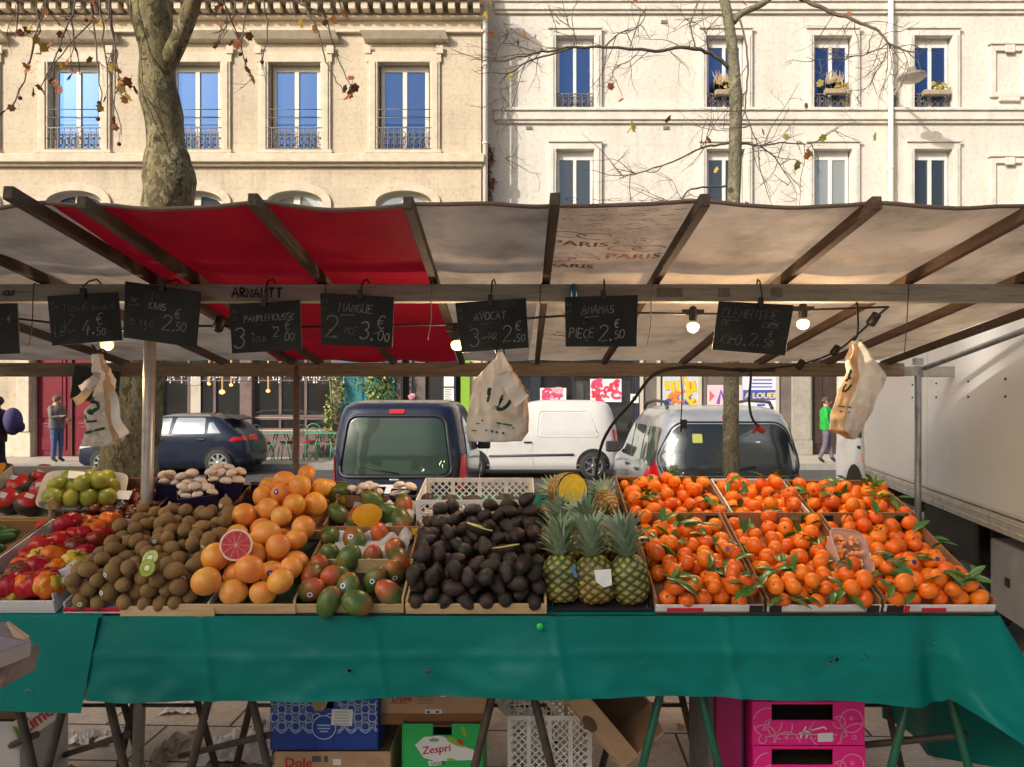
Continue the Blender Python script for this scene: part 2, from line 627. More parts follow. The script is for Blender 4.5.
# ------------------------------------------------------------------ ground
def slab(name, x0, x1, y0, y1, z0, z1, m):
    return tag(MB().bx(x0, x1, y0, y1, z0, z1).build(name, m, origin=(0, 0, 0)), kind='structure')

slab('ground', -90, 90, -60, 120, -.6, -.145, asphalt)
g = MB()
g.grid(lambda u, v: (lerp(-70, 70, u), lerp(6.9, 18.6, v), -.14), 2, 2)
tag(g.build('road', asphalt, origin=(0, 0, 0), recalc=False), kind='structure')
slab('pavement', -70, 70, -12, 4.75, -.3, 0, paving)
slab('asphalt_walkway', -70, 70, 4.75, 6.72, -.3, -.004, asphalt_walk)
slab('kerb', -70, 70, 6.72, 6.9, -.3, .002, kerb_m)
slab('far_kerb', -70, 70, 18.55, 18.75, -.3, .002, kerb_m)
slab('far_pavement', -70, 70, 18.75, 23.2, -.3, 0, walk_far)

# ------------------------------------------------------------------ facades
def wall_open(mb, x0, x1, z0, z1, y, ops, depth=.22, m=0, mrev=0):
    xs = sorted({x0, x1, *[o[0] for o in ops], *[o[1] for o in ops]})
    zs = sorted({z0, z1, *[o[2] for o in ops], *[o[3] for o in ops]})
    for i in range(len(xs) - 1):
        for j in range(len(zs) - 1):
            cx, cz = (xs[i] + xs[i + 1]) / 2, (zs[j] + zs[j + 1]) / 2
            if any(o[0] < cx < o[1] and o[2] < cz < o[3] for o in ops):
                continue
            mb.poly([(xs[i], y, zs[j]), (xs[i + 1], y, zs[j]), (xs[i + 1], y, zs[j + 1]), (xs[i], y, zs[j + 1])], m)
    for (a, b, c, d) in ops:
        Y = y + depth
        mb.poly([(a, y, c), (a, Y, c), (a, Y, d), (a, y, d)], mrev)
        mb.poly([(b, y, c), (b, y, d), (b, Y, d), (b, Y, c)], mrev)
        mb.poly([(a, y, d), (a, Y, d), (b, Y, d), (b, y, d)], mrev)
        mb.poly([(a, y, c), (b, y, c), (b, Y, c), (a, Y, c)], mrev)

def casement(parent, x0, x1, z0, z1, y, mframe, mpane, transom=None, roller=0, fw=.07, cols=2, rows=1):
    """frame is the window part, panes its sub-parts"""
    mb = MB()
    mb.bx(x0, x0 + fw, y, y + .07, z0, z1)
    mb.bx(x1 - fw, x1, y, y + .07, z0, z1)
    mb.bx(x0 + fw, x1 - fw, y, y + .07, z1 - fw - roller, z1)
    mb.bx(x0 + fw, x1 - fw, y, y + .07, z0, z0 + fw)
    w = (x1 - x0 - 2 * fw)
    cells = []
    zt = z1 - fw - roller
    for c in range(cols):
        a = x0 + fw + w * c / cols + (fw * .6 if c else 0)
        b = x0 + fw + w * (c + 1) / cols - (fw * .6 if c < cols - 1 else 0)
        if c < cols - 1:
            mb.bx(b, b + fw * 1.2, y - .015, y + .06, z0 + fw, zt)
        for r_ in range(rows):
            h = (zt - z0 - fw)
            p = z0 + fw + h * r_ / rows + (fw * .3 if r_ else 0)
            q = z0 + fw + h * (r_ + 1) / rows - (fw * .3 if r_ < rows - 1 else 0)
            if r_ < rows - 1:
                mb.bx(a, b, y + .002, y + .058, q, q + fw * .6)
            cells.append((a, b, p, q))
    wobj = mb.build('window', mframe, parent)
    for (a, b, p, q) in cells:
        tl = rng.uniform(-.006, .006)
        MB().poly([(a, y + .03 + tl, p), (b, y + .03 - tl, p), (b, y + .03 - tl, q), (a, y + .03 + tl, q)]).build('pane', mpane, wobj)
    return wobj

def railing(parent, x0, x1, z0, z1, y, high=0):
    mb = MB()
    mb.bx(x0, x1, y - .012, y + .012, z1 - .03, z1)
    mb.bx(x0, x1, y - .012, y + .012, z0, z0 + .025)
    if high:
        for hz in (.27, .5):
            mb.tube([(x0, y, z1 + hz), (x1, y, z1 + hz)], .014, 5)
        for x in (x0, x1):
            mb.tube([(x, y, z1), (x, y, z1 + .52)], .014, 5)
    n = max(4, round((x1 - x0) / .19))
    for i in range(n + 1):
        x = lerp(x0, x1, i / n)
        mb.bx(x - .01, x + .01, y - .01, y + .01, z0 + .025, z1 - .03)
        if i < n:
            cx = lerp(x0, x1, (i + .5) / n)
            rx = (x1 - x0) / n * .42
            cz, rz = (z0 + z1) / 2, (z1 - z0) * .26
            for sgn in (1, -1):
                pts = [(cx + rx * math.cos(t) * (.55 + .45 * abs(math.sin(t))), y, cz + sgn * rz * .55 + rz * .6 * math.sin(t)) for t in [k * PI / 5 for k in range(11)]]
                mb.tube(pts, .012, 4)
            mb.sphere((cx, y, cz), .035, 6, 4)
    return mb.build('balcony_railing', iron, parent)

YL = 21.0
def LX(px): return (px - CX) * YL / F
def LZ(py): return CH - (py - CY) * YL / F

lb = thing('building', (LX(230), YL, 0), 'cream limestone building with carved cornice and arched lower windows behind the red awning', 'building')
XL0, XL1 = -22.0, LX(481)
up = [-144, -35, 75, 195, 295, 404]
ops = []
for c in up:
    ops.append((LX(c - 26), LX(c + 26), LZ(151), LZ(63)))
    ops.append((LX(c - 28), LX(c + 28), LZ(300), LZ(191)))
shops = [(34, 106, 457, 343), (160, 242, 430, 343), (252, 333, 430, 343), (402, 470, 457, 343)]
for a, b, c, d in shops:
    ops.append((LX(a), LX(b), LZ(c) + .001, LZ(d)))
mb = MB()
wall_open(mb, XL0, XL1, 0, 14.2, YL, ops, .26)
mb.poly([(XL1, YL, 0), (XL1, YL + 12, 0), (XL1, YL + 12, 14.2), (XL1, YL, 14.2)])
mb.poly([(XL0, YL, 14.2), (XL1, YL, 14.2), (XL1, YL + 12, 14.2), (XL0, YL + 12, 14.2)])
mb.poly([(XL0, YL + 12, 0), (XL1, YL + 12, 0), (XL1, YL + 12, 14.2), (XL0, YL + 12, 14.2)])
# spandrels turning the lower openings into segmental arches
for c in up:
    x0, x1, zt = LX(c - 28), LX(c + 28), LZ(191)
    cx, hw, rise = (x0 + x1) / 2, (x1 - x0) / 2, .34
    pts = [(cx + hw * math.cos(t), YL + .001, zt - rise + rise * math.sin(t)) for t in [k * PI / 14 for k in range(15)]]
    mb.add([p for p in pts] + [(p[0], YL + .001, zt + .001) for p in pts], [(i, i + 1, i + 16, i + 15) for i in range(14)])
    mb.add([p for p in pts] + [(p[0], YL + .25, p[2]) for p in pts], [(i, i + 1, i + 16, i + 15) for i in range(14)])
mb.build('wall', stone_l, lb, recalc=False)
# carved trims
mb = MB()
mb.bx(XL0, XL1 + .1, YL - .22, YL, LZ(164), LZ(155.5))
mb.bx(XL0, XL1 + .05, YL - .12, YL, LZ(167), LZ(164))
mb.build('string_course', stone_trim, lb, bevel=.02)
mb = MB()
mb.bx(XL0, XL1 + .28, YL - .55, YL, LZ(7), LZ(1))
mb.bx(XL0, XL1 + .34, YL - .62, YL, LZ(1), LZ(-8))
mb.bx(XL0, XL1 + .1, YL - .16, YL, LZ(20), LZ(17.5))
mb.bx(XL0, XL1 + .08, YL - .12, YL, LZ(34), LZ(31))
x = XL0
while x < XL1:
    mb.bx(x, x + .19, YL - .4, YL, LZ(16), LZ(9))
    x += .345
mb.build('cornice', stone_trim, lb, bevel=.015)
for c in up:
    mb = MB()
    x0, x1, zb, zt = LX(c - 26), LX(c + 26), LZ(151), LZ(63)
    for (a, b) in ((LX(c - 36), x0), (x1, LX(c + 36))):
        mb.bx(a, b, YL - .07, YL - .002, zb, zt)
        mb.bx(a + .06, b - .06, YL - .1, YL - .07, zb, zt)
    mb.bx(LX(c - 37.5), LX(c + 37.5), YL - .075, YL - .002, zt, LZ(53))
    for sg in (-1, 1):
        mb.bx(LX(c + sg * 36) - .1, LX(c + sg * 36) + .1, YL - .11, YL - .076, LZ(55), LZ(47))
    mb.bx(LX(c - 38), LX(c + 38), YL - .14, YL - .002, LZ(154.5), LZ(151))
    mb.build('window_surround', stone_trim, lb, bevel=.012)
    mb = MB()
    mb.prism([(LX(c - 39), YL - .002, LZ(43)), (LX(c - 39), YL - .2, LZ(42)), (LX(c - 42), YL - .34, LZ(36)), (LX(c - 42), YL - .34, LZ(34)), (LX(c - 42), YL - .002, LZ(34))],
             (LX(c + 42) - LX(c - 42), 0, 0))
    mb.build('window_hood', stone_trim, lb)
    casement(lb, x0 + .06, x1 - .06, zb + .02, zt - .02, YL + .19, wood_white, glass_sky, fw=.1, roller=.06)
    railing(lb, LX(c - 29), LX(c + 29), LZ(150), LZ(128), YL - .06, 1)
    # arched window below
    x0, x1, zt = LX(c - 28), LX(c + 28), LZ(191)
    cx, hw, rise = (x0 + x1) / 2, (x1 - x0) / 2, .34
    mb = MB()
    pa = [(cx + hw * math.cos(t), zt - rise + rise * math.sin(t)) for t in [k * PI / 18 for k in range(19)]]
    pb = [(cx + (hw + .24) * math.cos(t), zt - rise + (rise + .22) * math.sin(t)) for t in [k * PI / 18 for k in range(19)]]
    for i in range(18):
        q = [pa[i], pb[i], pb[i + 1], pa[i + 1]]
        mb.prism([(p[0], YL - .07, p[1]) for p in q], (0, .068, 0))
    for sg, xx in ((-1, x0), (1, x1)):
        mb.bx(min(xx, xx + sg * .24), max(xx, xx + sg * .24), YL - .07, YL - .002, LZ(300), zt - rise)
    mb.build('arch_surround', stone_trim, lb)
    w = MB()
    for i in range(18):
        a, b = pa[i], pa[i + 1]
        a2 = (cx + (a[0] - cx) * .9, a[1] - .1)
        b2 = (cx + (b[0] - cx) * .9, b[1] - .1)
        w.prism([(a[0], YL + .19, a[1]), (b[0], YL + .19, b[1]), (b2[0], YL + .19, b2[1]), (a2[0], YL + .19, a2[1])], (0, .06, 0))
    w.bx(x0, x0 + .08, YL + .19, YL + .25, LZ(300), zt - rise)
    w.bx(x1 - .08, x1, YL + .19, YL + .25, LZ(300), zt - rise)
    w.bx(cx - .09, cx + .09, YL + .18, YL + .25, LZ(300), zt - .08)
    wo = w.build('window', wood_white, lb)
    gp = glass_sky if c < 250 else glass_curtain
    for sg in (-1, 1):
        pts = [(cx + sg * .09, YL + .22, LZ(300)), (cx + sg * (hw - .07), YL + .22, LZ(300))]
        pts += [(cx + sg * (hw - .07) * math.cos(t), YL + .22, zt - rise - .09 + rise * math.sin(t)) for t in [k * PI / 16 for k in range(8)]]
        pts += [(cx + sg * .09, YL + .22, zt - .09)]
        MB().poly(pts).build('pane', gp, wo)
# stone base and jambs
mb = MB()
mb.bx(XL0, LX(33), YL - .12, YL - .002, 0, .7)
mb.build('plinth', stone_trim, lb, bevel=.02)
mb = MB()
mb.bx(LX(20), LX(32.5), YL - .16, YL - .003, .71, LZ(330))
mb.build('door_jamb', stone_trim, lb, bevel=.02)
# maroon carriage door
d = MB()
for a, b in ((34.5, 69), (71, 105.5)):
    x0, x1 = LX(a), LX(b)
    d.bx(x0, x1, YL + .12, YL + .2, .02, LZ(344))
    for q0, q1 in ((.18, .95), (1.1, 2.95)):
        d.bx(x0 + .14, x1 - .14, YL + .09, YL + .118, q0, q1)
        d.bx(x0 + .24, x1 - .24, YL + .07, YL + .088, q0 + .1, q1 - .1)
do = d.build('door', maroon, lb, bevel=.012)
MB().sphere((LX(67), YL + .07, 1.05), .05, 10, 6).build('door_knob', mat('brass', (.6, .4, .1), .3, metal=1), do)
mb = MB()
mb.bx(LX(69.3), LX(70.7), YL + .06, YL + .2, .02, LZ(344))
mb.build('door_post', brown_dark, lb)
# café front: woodwork, panes, lit interior
mb = MB()
mb.bx(LX(150), LX(160), YL - .1, YL - .002, 0, LZ(340))
mb.bx(LX(241), LX(253), YL - .1, YL - .002, 0, LZ(340))
mb.bx(LX(332), LX(341), YL - .1, YL - .002, 0, LZ(340))
mb.bx(LX(160), LX(241), YL - .08, YL - .002, 0, LZ(431))
mb.bx(LX(253), LX(332), YL - .08, YL - .002, 0, LZ(431))
mb.bx(LX(112), LX(150), YL - .06, YL - .002, 0, LZ(340))
mb.build('cafe_woodwork', mauve, lb, bevel=.01)
for a, b in ((160, 242), (252, 333)):
    casement(lb, LX(a), LX(b), LZ(417), LZ(344), YL + .05, mauve, glass_shop, cols=3, rows=2, fw=.06)
    casement(lb, LX(a), LX(b), LZ(430), LZ(418), YL + .05, mauve, glass_shop, cols=3, fw=.05)
for i, (px, py, r_) in enumerate(((222, 392, .085), (231, 385, .055), (209, 384, .05), (268, 391, .06))):
    mb = MB()
    p = at(px, py, YL + .035)
    mb.sphere(p, r_, 10, 6, sc=(1, .3, .8))
    mb.tube([p + Vector((0, 0, r_ * .7)), (p.x, p.y, LZ(345))], .008, 4)
    mb.build('pendant_lamp', amber, lb)
mb = MB()
mb.bx(LX(190), LX(200), YL + .03, YL + .04, LZ(415), LZ(372))
mb.build('curtain', curtain, lb)
# teal shopfront and dark doorway
mb = MB()
mb.bx(LX(341.2), LX(396), YL - .14, YL - .003, 0, LZ(340))
for a, b in ((347, 364), (370, 391)):
    mb.bx(LX(a), LX(b), YL - .17, YL - .141, .3, LZ(350))
mb.build('teal_panelling', teal_paint, lb, bevel=.01)
mb = MB()
mb.bx(LX(396.2), LX(402), YL - .1, YL - .003, 0, LZ(340))
mb.bx(LX(409), LX(412), YL + .03, YL + .18, .02, LZ(344))
mb.bx(LX(412.1), LX(425), YL + .1, YL + .16, .02, LZ(344))
mb.build('door_frame', grey_panel, lb, bevel=.01)
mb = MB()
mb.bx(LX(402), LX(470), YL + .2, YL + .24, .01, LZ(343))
mb.build('doorway_dark_sheet', black_ink, lb)  # black sheet painted as the dark inside the doorway
mb = MB()
mb.bx(LX(442), LX(456), YL - .04, YL + .02, LZ(404), LZ(366))
mo = mb.build('menu_board', navy, lb)
mb = MB()
mb.bx(LX(444), LX(454), YL - .046, YL - .042, LZ(401), LZ(388))
mb.bx(LX(444), LX(454), YL - .046, YL - .042, LZ(386.5), LZ(368))
for k in range(7):
    mb.bx(LX(445), LX(452 - (k % 3)), YL - .05, YL - .047, LZ(400 - k * 1.7), LZ(399.5 - k * 1.7), 1)
mb.build('menu_sheet', [white_sheet, black_ink], mo)
mb = MB()
mb.bx(LX(461), LX(470), YL - .1, YL - .03, 0, LZ(360))
mb.build('lime_panel', lime, lb)

# ------------------------------------------------------------------ right building
YR = 21.8
def RX(px): return (px - CX) * YR / F
def RZ(py): return CH - (py - CY) * YR / F
rb = thing('building', (RX(760), YR, 0), 'pale rendered apartment building with plain window surrounds and ledges behind the bare young tree', 'building')
XR0, XR1 = XL1 + .001, 26.0
cols = [575, 725, 832, 932, 1112, 1220, 1330]
ops = []
for c in cols:
    ops.append((RX(c - 19), RX(c + 19), RZ(110), RZ(37)))
    ops.append((RX(c - 19), RX(c + 19), RZ(222), RZ(150)))
    ops.append((RX(c - 19), RX(c + 19), RZ(2), RZ(-70)))
shopsR = [(478, 534, 456, 350), (540, 636, 456, 350), (812, 838, 456, 350)]
for a, b, c, d in shopsR:
    ops.append((RX(a), RX(b), .002, RZ(d)))
mb = MB()
wall_open(mb, XR0, XR1, 0, 16.2, YR, ops, .2)
mb.poly([(XR0, YR, 16.2), (XR1, YR, 16.2), (XR1, YR + 11, 16.2), (XR0, YR + 11, 16.2)])
mb.poly([(XR1, YR, 0), (XR1, YR + 11, 0), (XR1, YR + 11, 16.2), (XR1, YR, 16.2)])
mb.poly([(XR0, YR + 11, 0), (XR1, YR + 11, 0), (XR1, YR + 11, 16.2), (XR0, YR + 11, 16.2)])
mb.build('wall', stone_r, rb, recalc=False)
for (p, q) in ((112.5, 121), (4.5, 11.5), (262, 270)):
    mb = MB()
    mb.bx(XR0 + .35, XR1, YR - .14, YR - .002, RZ(q), RZ(p))
    mb.bx(XR0 + .3, XR1, YR - .2, YR - .002, RZ(p), RZ(p - 3))
    mb.bx(XR0 + .38, XR1, YR - .08, YR - .002, RZ(q + 3), RZ(q))
    mb.build('string_course', trim_r, rb, bevel=.015)
low_g = {575: glass_dark, 725: glass_dark, 832: glass_curtain, 932: glass_dark}
for c in cols:
    for (zt, zb, gp) in ((37, 110, glass_sky), (150, 222, low_g.get(c, glass_dark)), (-70, 2, glass_sky)):
        x0, x1 = RX(c - 19), RX(c + 19)
        mb = MB()
        for a, b in ((RX(c - 26.5), x0), (x1, RX(c + 26.5))):
            mb.bx(a, b, YR - .1, YR - .002, RZ(zb), RZ(zt))
            mb.bx(a + .05, b - .07, YR - .13, YR - .1, RZ(zb), RZ(zt))
        mb.bx(RX(c - 26.5), RX(c + 26.5), YR - .1, YR - .002, RZ(zt), RZ(zt - 8))
        mb.bx(RX(c - 27.5), RX(c + 27.5), YR - .15, YR - .101, RZ(zt - 6.5), RZ(zt - 9))
        mb.build('window_surround', trim_r, rb, bevel=.012)
        casement(rb, x0 + .03, x1 - .03, RZ(zb) + .02, RZ(zt) - .01, YR + .13, white_paint, gp, fw=.075, roller=.17)
        if zt > 0:
            railing(rb, x0 + .01, x1 - .01, RZ(zb) + .03, RZ(zb - (17 if zt < 100 else 12)), YR + .03)
# blind decorative panels
for c in (1008, 1150 + 18):
    for zt, zb in ((43, 98), (155, 210)):
        mb = MB()
        x0, x1 = RX(c - 19), RX(c + 19)
        mb.bx(x0, x0 + .17, YR - .08, YR - .002, RZ(zb), RZ(zt + 3))
        mb.bx(x1 - .17, x1, YR - .08, YR - .002, RZ(zb), RZ(zt + 3))
        mb.bx(x0 + .17, x1 - .17, YR - .08, YR - .002, RZ(zt + 9), RZ(zt + 3))
        mb.bx(x0 + .17, x1 - .17, YR - .08, YR - .002, RZ(zb), RZ(zb - 5))
        mb.bx(x0 - .06, x1 + .06, YR - .13, YR - .002, RZ(zt + 3), RZ(zt))
        mb.bx(RX(c) - .14, RX(c) + .14, YR - .12, YR - .081, RZ(zt + 11), RZ(zt + 3.2))
        mb.bx(RX(c) - .3, RX(c) + .3, YR - .1, YR - .003, RZ(zb + 4), RZ(zb))
        mb.build('blind_panel', trim_r, rb, bevel=.02)
# small wall vents
for px, py in ((664, 22), (529, 128), (666, 128)):
    mb = MB()
    mb.bx(RX(px - 3), RX(px + 3), YR - .03, YR - .002, RZ(py + 1.5), RZ(py - 1.5))
    mb.build('wall_vent', zinc, rb)
# drain pipes are things of their own
pp = MB()
x = XL1 + .12
pp.tube([(x, YL - .02, .0), (x, YL - .02, RZ(24)), (x - .1, YL - .1, RZ(17)), (x - .22, YL - .2, RZ(10))], .07, 10)
for zz in (2.2, 4.4, 6.6, 8.8, 11):
    pp.tube([(x, YL - .02, zz), (x, YL - .02, zz + .06)], .085, 10)
tag(pp.build('drainpipe', mat('painted_pipe', (.72, .68, .62), .5), origin=(x, YL, 0)), 'pale rainwater pipe in the corner where the two buildings meet', 'drainpipe')
pp = MB()
x = RX(887.5)
pp.tube([(x, YR - .2, .0), (x, YR - .2, 16)], .075, 10)
for zz in (2.2, 4.4, 6.6, 8.3, 11):
    pp.tube([(x, YR - .2, zz), (x, YR - .2, zz + .06)], .09, 10)
    pp.bx(x - .03, x + .03, YR - .2, YR - .003, zz, zz + .05)
tag(pp.build('drainpipe', mat('cream_pipe', (.8, .74, .64), .5), origin=(x, YR - .2, 0)), 'cream rainwater pipe running down the pale facade beside the wall lamp', 'drainpipe')

# ground floor shopfronts of the right building
mb = MB()
for a, b in ((476, 480), (533, 541), (635, 641)):
    MB().bx(RX(a), RX(b), YR - .08, YR - .003, 0, RZ(352)).build('shop_post', navy, rb, bevel=.01)
casement(rb, RX(480), RX(533), .05, RZ(352), YR + .06, navy, glass_shop, cols=3, fw=.09)
casement(rb, RX(541), RX(635), .05, RZ(352), YR + .06, navy, glass_shop, cols=3, fw=.07)
mb = MB()
for a, b in ((641.2, 661), (680.5, 687), (700.5, 706), (776, 790)):
    mb.bx(RX(a), RX(b), YR - .06, YR - .003, 0, RZ(352))
mb.bx(RX(660), RX(792), YR - .03, YR - .0025, 0, RZ(352))
mb.build('shop_panel', grey_panel, rb)
for px in (641, 658, 680, 699, 776):
    mb = MB()
    mb.bx(RX(px) - .05, RX(px) + .05, YR - .13, YR - .061, 0, RZ(352))
    mb.build('pale_strip', pale_strip, rb)
mb = MB()
mb.bx(RX(790.3), RX(809), YR - .16, YR - .003, RZ(440), RZ(352))
mb.bx(RX(789.8), RX(810), YR - .22, YR - .004, 0, RZ(440))
mb.build('stone_pillar', mat('grey_stone', (.36, .33, .28), .8, (.28, .255, .22), scale=6), rb, bevel=.02)
d = MB()
d.bx(RX(812), RX(838), YR + .08, YR + .14, .02, RZ(351))
for k in range(2):
    d.bx(RX(815 + 12 * k), RX(823 + 12 * k), YR + .05, YR + .078, .3, 2.7)
d.build('door', brown_dark, rb, bevel=.01)

def poster(px0, px1, py0, py1, name, m, draw=None, extra=()):
    mb = MB()
    mb.bx(RX(px0), RX(px1), YR - .1, YR - .07, RZ(py1), RZ(py0))
    o = mb.build(name, m, rb)
    if draw:
        k = MB()
        draw(k, px0, px1, py0, py1)
        k.build('painted_marks', list(extra), o, recalc=False)
    return o

def graff(k, px0, px1, py0, py1, n=9, seed=3):
    rr = random.Random(seed)
    for i in range(n):
        cx, cy = rr.uniform(px0 + 4, px1 - 4), rr.uniform(py0 + 3, py1 - 3)
        rx, ry = rr.uniform(2, 5), rr.uniform(2, 4)
        a0 = rr.uniform(0, 200)
        pts = arc(cx, cy, rx, ry, a0, a0 + rr.uniform(160, 330), 9)
        pts = [(RX(min(max(a, px0 + 1), px1 - 1)), YR - .102 - i * .0012, RZ(min(max(b, py0 + 1), py1 - 1))) for a, b in pts]
        k.ribbon(pts, rr.uniform(.05, .11), (0, -1, 0), i % 3)
    return k
poster(540, 566, 388, 402, 'graffiti_sign', white_sheet, lambda k, *a: graff(k, *a, n=12, seed=5), [pink_paint, pink_paint, mat('pink_pale', (.8, .35, .45), .5)])
poster(590, 621, 379, 402, 'graffiti_sign', white_sheet, lambda k, *a: graff(k, *a, n=18, seed=8), [pink_paint, pink_paint, mat('red_spray', (.7, .04, .08), .5)])
poster(630, 638, 394, 403, 'notice_sheet', white_sheet, lambda k, *a: k.ribbon([(RX(632), YR - .102, RZ(398)), (RX(636), YR - .102, RZ(399))], .1, (0, -1, 0), 0), [blu])
def graf2(k, px0, px1, py0, py1):
    graff(k, px0, px1, py0, (py0 + py1) / 2 + 2, 10, 21)
    for i, (x, h) in enumerate(((665, 9), (671, 11), (677, 10), (686, 12), (692, 9))):
        k.ribbon([(RX(x), YR - .116 - i * .001, RZ(381)), (RX(x + 1.5), YR - .116 - i * .001, RZ(381 + h))], .13, (0, -1, 0), 0)
    rr = random.Random(4)
    for i in range(12):
        cx, cy = rr.uniform(px0 + 5, px1 - 5), rr.uniform(394, py1 - 4)
        pts = arc(cx, cy, rr.uniform(2, 5), rr.uniform(2, 5), rr.uniform(0, 90), rr.uniform(240, 400), 9)
        k.ribbon([(RX(a), YR - .13 - i * .001, RZ(b)) for a, b in pts], .09, (0, -1, 0), [2, 1, 2, 1, 0][i % 5])
poster(662, 698, 376, 440, 'graffiti_panel', mat('pale_blue_panel', (.50, .55, .62), .6), graf2, [yel, blu, org])
def pinkp(k, px0, px1, py0, py1):
    k.poly([(RX(708.5), YR - .102, RZ(390)), (RX(714), YR - .102, RZ(396)), (RX(708.5), YR - .102, RZ(402))], 0)
    k.ribbon([(RX(717), YR - .103, RZ(404)), (RX(720), YR - .103, RZ(391)), (RX(725), YR - .103, RZ(404))], .11, (0, -1, 0), 1)
    k.ribbon([(RX(727), YR - .103, RZ(391)), (RX(738), YR - .103, RZ(393))], .12, (0, -1, 0), 0)
    k.ribbon([(RX(731), YR - .104, RZ(392)), (RX(730), YR - .104, RZ(404))], .12, (0, -1, 0), 0)
poster(706.5, 741, 385, 412, 'pink_poster', mat('pink_poster_paper', (.75, .52, .56), .6), pinkp, [mat('salmon_ink', (.8, .12, .14), .5), mat('violet_ink', (.2, .08, .4), .5)])
def louer(k, px0, px1, py0, py1):
    k.poly([(RX(742), YR - .102, RZ(400)), (RX(774.5), YR - .102, RZ(400)), (RX(774.5), YR - .102, RZ(390)), (RX(742), YR - .102, RZ(390))], 0)
    add_text(k, 'A LOUER', .235, lambda x, y: Vector((RX(743.5) + x, YR - .104, RZ(398.4) + y)), 1, bold=.02)
    for i, yy in enumerate((380, 383.5, 387)):
        k.ribbon([(RX(752 - i), YR - .102, RZ(yy)), (RX(771), YR - .102, RZ(yy))], .035, (0, -1, 0), 0)
    k.ribbon([(RX(756), YR - .102, RZ(405)), (RX(764), YR - .102, RZ(405))], .06, (0, -1, 0), 0)
    k.ribbon([(RX(745), YR - .102, RZ(412)), (RX(773), YR - .102, RZ(412.5))], .05, (0, -1, 0), 2)
poster(741.5, 775, 376, 418, 'letting_sign', mat('pale_lilac_paper', (.66, .66, .74), .6), louer, [blu, mat('yellow_letters', (.85, .6, .05), .5), org])

# wall lamp
wl = thing('wall_lamp', at(893, 103, YR - .004), 'round street lamp on a curved bracket between two upper windows', 'street lamp')
mb = MB()
mb.bx(RX(891), RX(896), YR - .1, YR - .004, RZ(108), RZ(90))
mb.build('bracket', iron, wl)
a, b, e = at(893.5, 97, YR - .1), at(899, 88, YR - .7), at(908, 78, YR - 1.5)
mb = MB()
mb.tube([a, a.lerp(b, .5) + Vector((0, 0, .03)), b, b.lerp(e, .5) + Vector((0, 0, .08)), e + Vector((.05, 0, .1))], .035, 8)
mb.build('arm', mat('lamp_arm_paint', (.5, .45, .38), .5), wl)
mb = MB()
c = at(912, 76, YR - 1.6)
mb.lathe([(.02, .24), (.1, .22), (.12, .1), (.34, .02), (.37, -.04), (.36, -.06)], 20, 0, Matrix.Translation(c))
mb.lathe([(.355, -.055), (.25, -.13), (.0, -.16)], 20, 1, Matrix.Translation(c))
mb.build('lamp_head', [mat('lamp_hood', (.22, .19, .16), .5), mat('lamp_glass', (.5, .46, .4), .3)], wl)

# flower boxes
def flower_box(px, py, hw, label, kind):
    t = thing('flower_box', at(px, py + 7, YR - .05), label, 'flower box')
    mb = MB()
    mb.bx(RX(px - hw), RX(px + hw), YR - .2, YR - .02, RZ(py + 5), RZ(py))
    mb.build('box', mat('terracotta_box', (.42, .33, .24), .7, (.3, .24, .18), scale=10), t, bevel=.02)
    mb = MB()
    rr = random.Random(px)
    if kind == 'grass':
        for i in range(60):
            x = RX(px - 2) + rr.uniform(-.2, .25)
            h = rr.uniform(.25, .6)
            mb.ribbon([(x, YR - .11, RZ(py)), (x + rr.uniform(-.05, .05), YR - .11, RZ(py) + h * .6), (x + rr.uniform(-.12, .12), YR - .11 + rr.uniform(-.05, .05), RZ(py) + h)], [.03, .025, .006], (0, -1, 0), 0)
    for i in range(90):
        x = RX(px) + (rr.uniform(-.1, hw * .028) if kind != 'grass' else rr.uniform(0, .4))
        c = Vector((x, YR - .12 + rr.uniform(-.06, .06), RZ(py) + rr.uniform(0, .16 if kind == 'grass' else .24)))
        e = Euler((rr.uniform(0, 3), rr.uniform(0, 3), 0)).to_matrix()
        mb.poly([c + e @ Vector(q) for q in ((-.03, 0, 0), (0, -.045, 0), (.03, 0, 0), (0, .045, 0))], 1)
    mb.build('plant', [mat('dry_grass', (.5, .36, .2), .7), ivy_mats[2]], t, recalc=False)
flower_box(833, 91, 10, 'window box of tall dry grass on the upper ledge left of the cream pipe', 'grass')
flower_box(934, 92, 13, 'window box with yellow flowers on the upper ledge behind the wall lamp', 'flower')
flower_box(723, 92, 9, 'window box with a sprig of yellow leaves behind the young tree trunk', 'grass')

# foliage helper: leaf-sized faces spread through a volume
def leaf_cloud(mb, c, rad, n, size, rr, nm, flat=1.0):
    for i in range(n):
        while True:
            q = Vector((rr.uniform(-1, 1), rr.uniform(-1, 1), rr.uniform(-1, 1)))
            if q.length < 1:
                break
        if noise.noise(Vector((q.x * 2 + c.x, q.y * 2, q.z * 2 + c.z))) < -.18:
            continue
        p = c + Vector((q.x * rad[0], q.y * rad[1] * flat, q.z * rad[2]))
        e = Euler((rr.uniform(0, 6), rr.uniform(0, 6), rr.uniform(0, 6))).to_matrix()
        s_ = size * rr.uniform(.6, 1.3)
        mb.poly([p + e @ Vector(v) * s_ for v in ((-.5, 0, 0), (-.1, -.4, .05), (.5, 0, 0), (-.1, .4, .05))], rr.randrange(nm))
    return mb

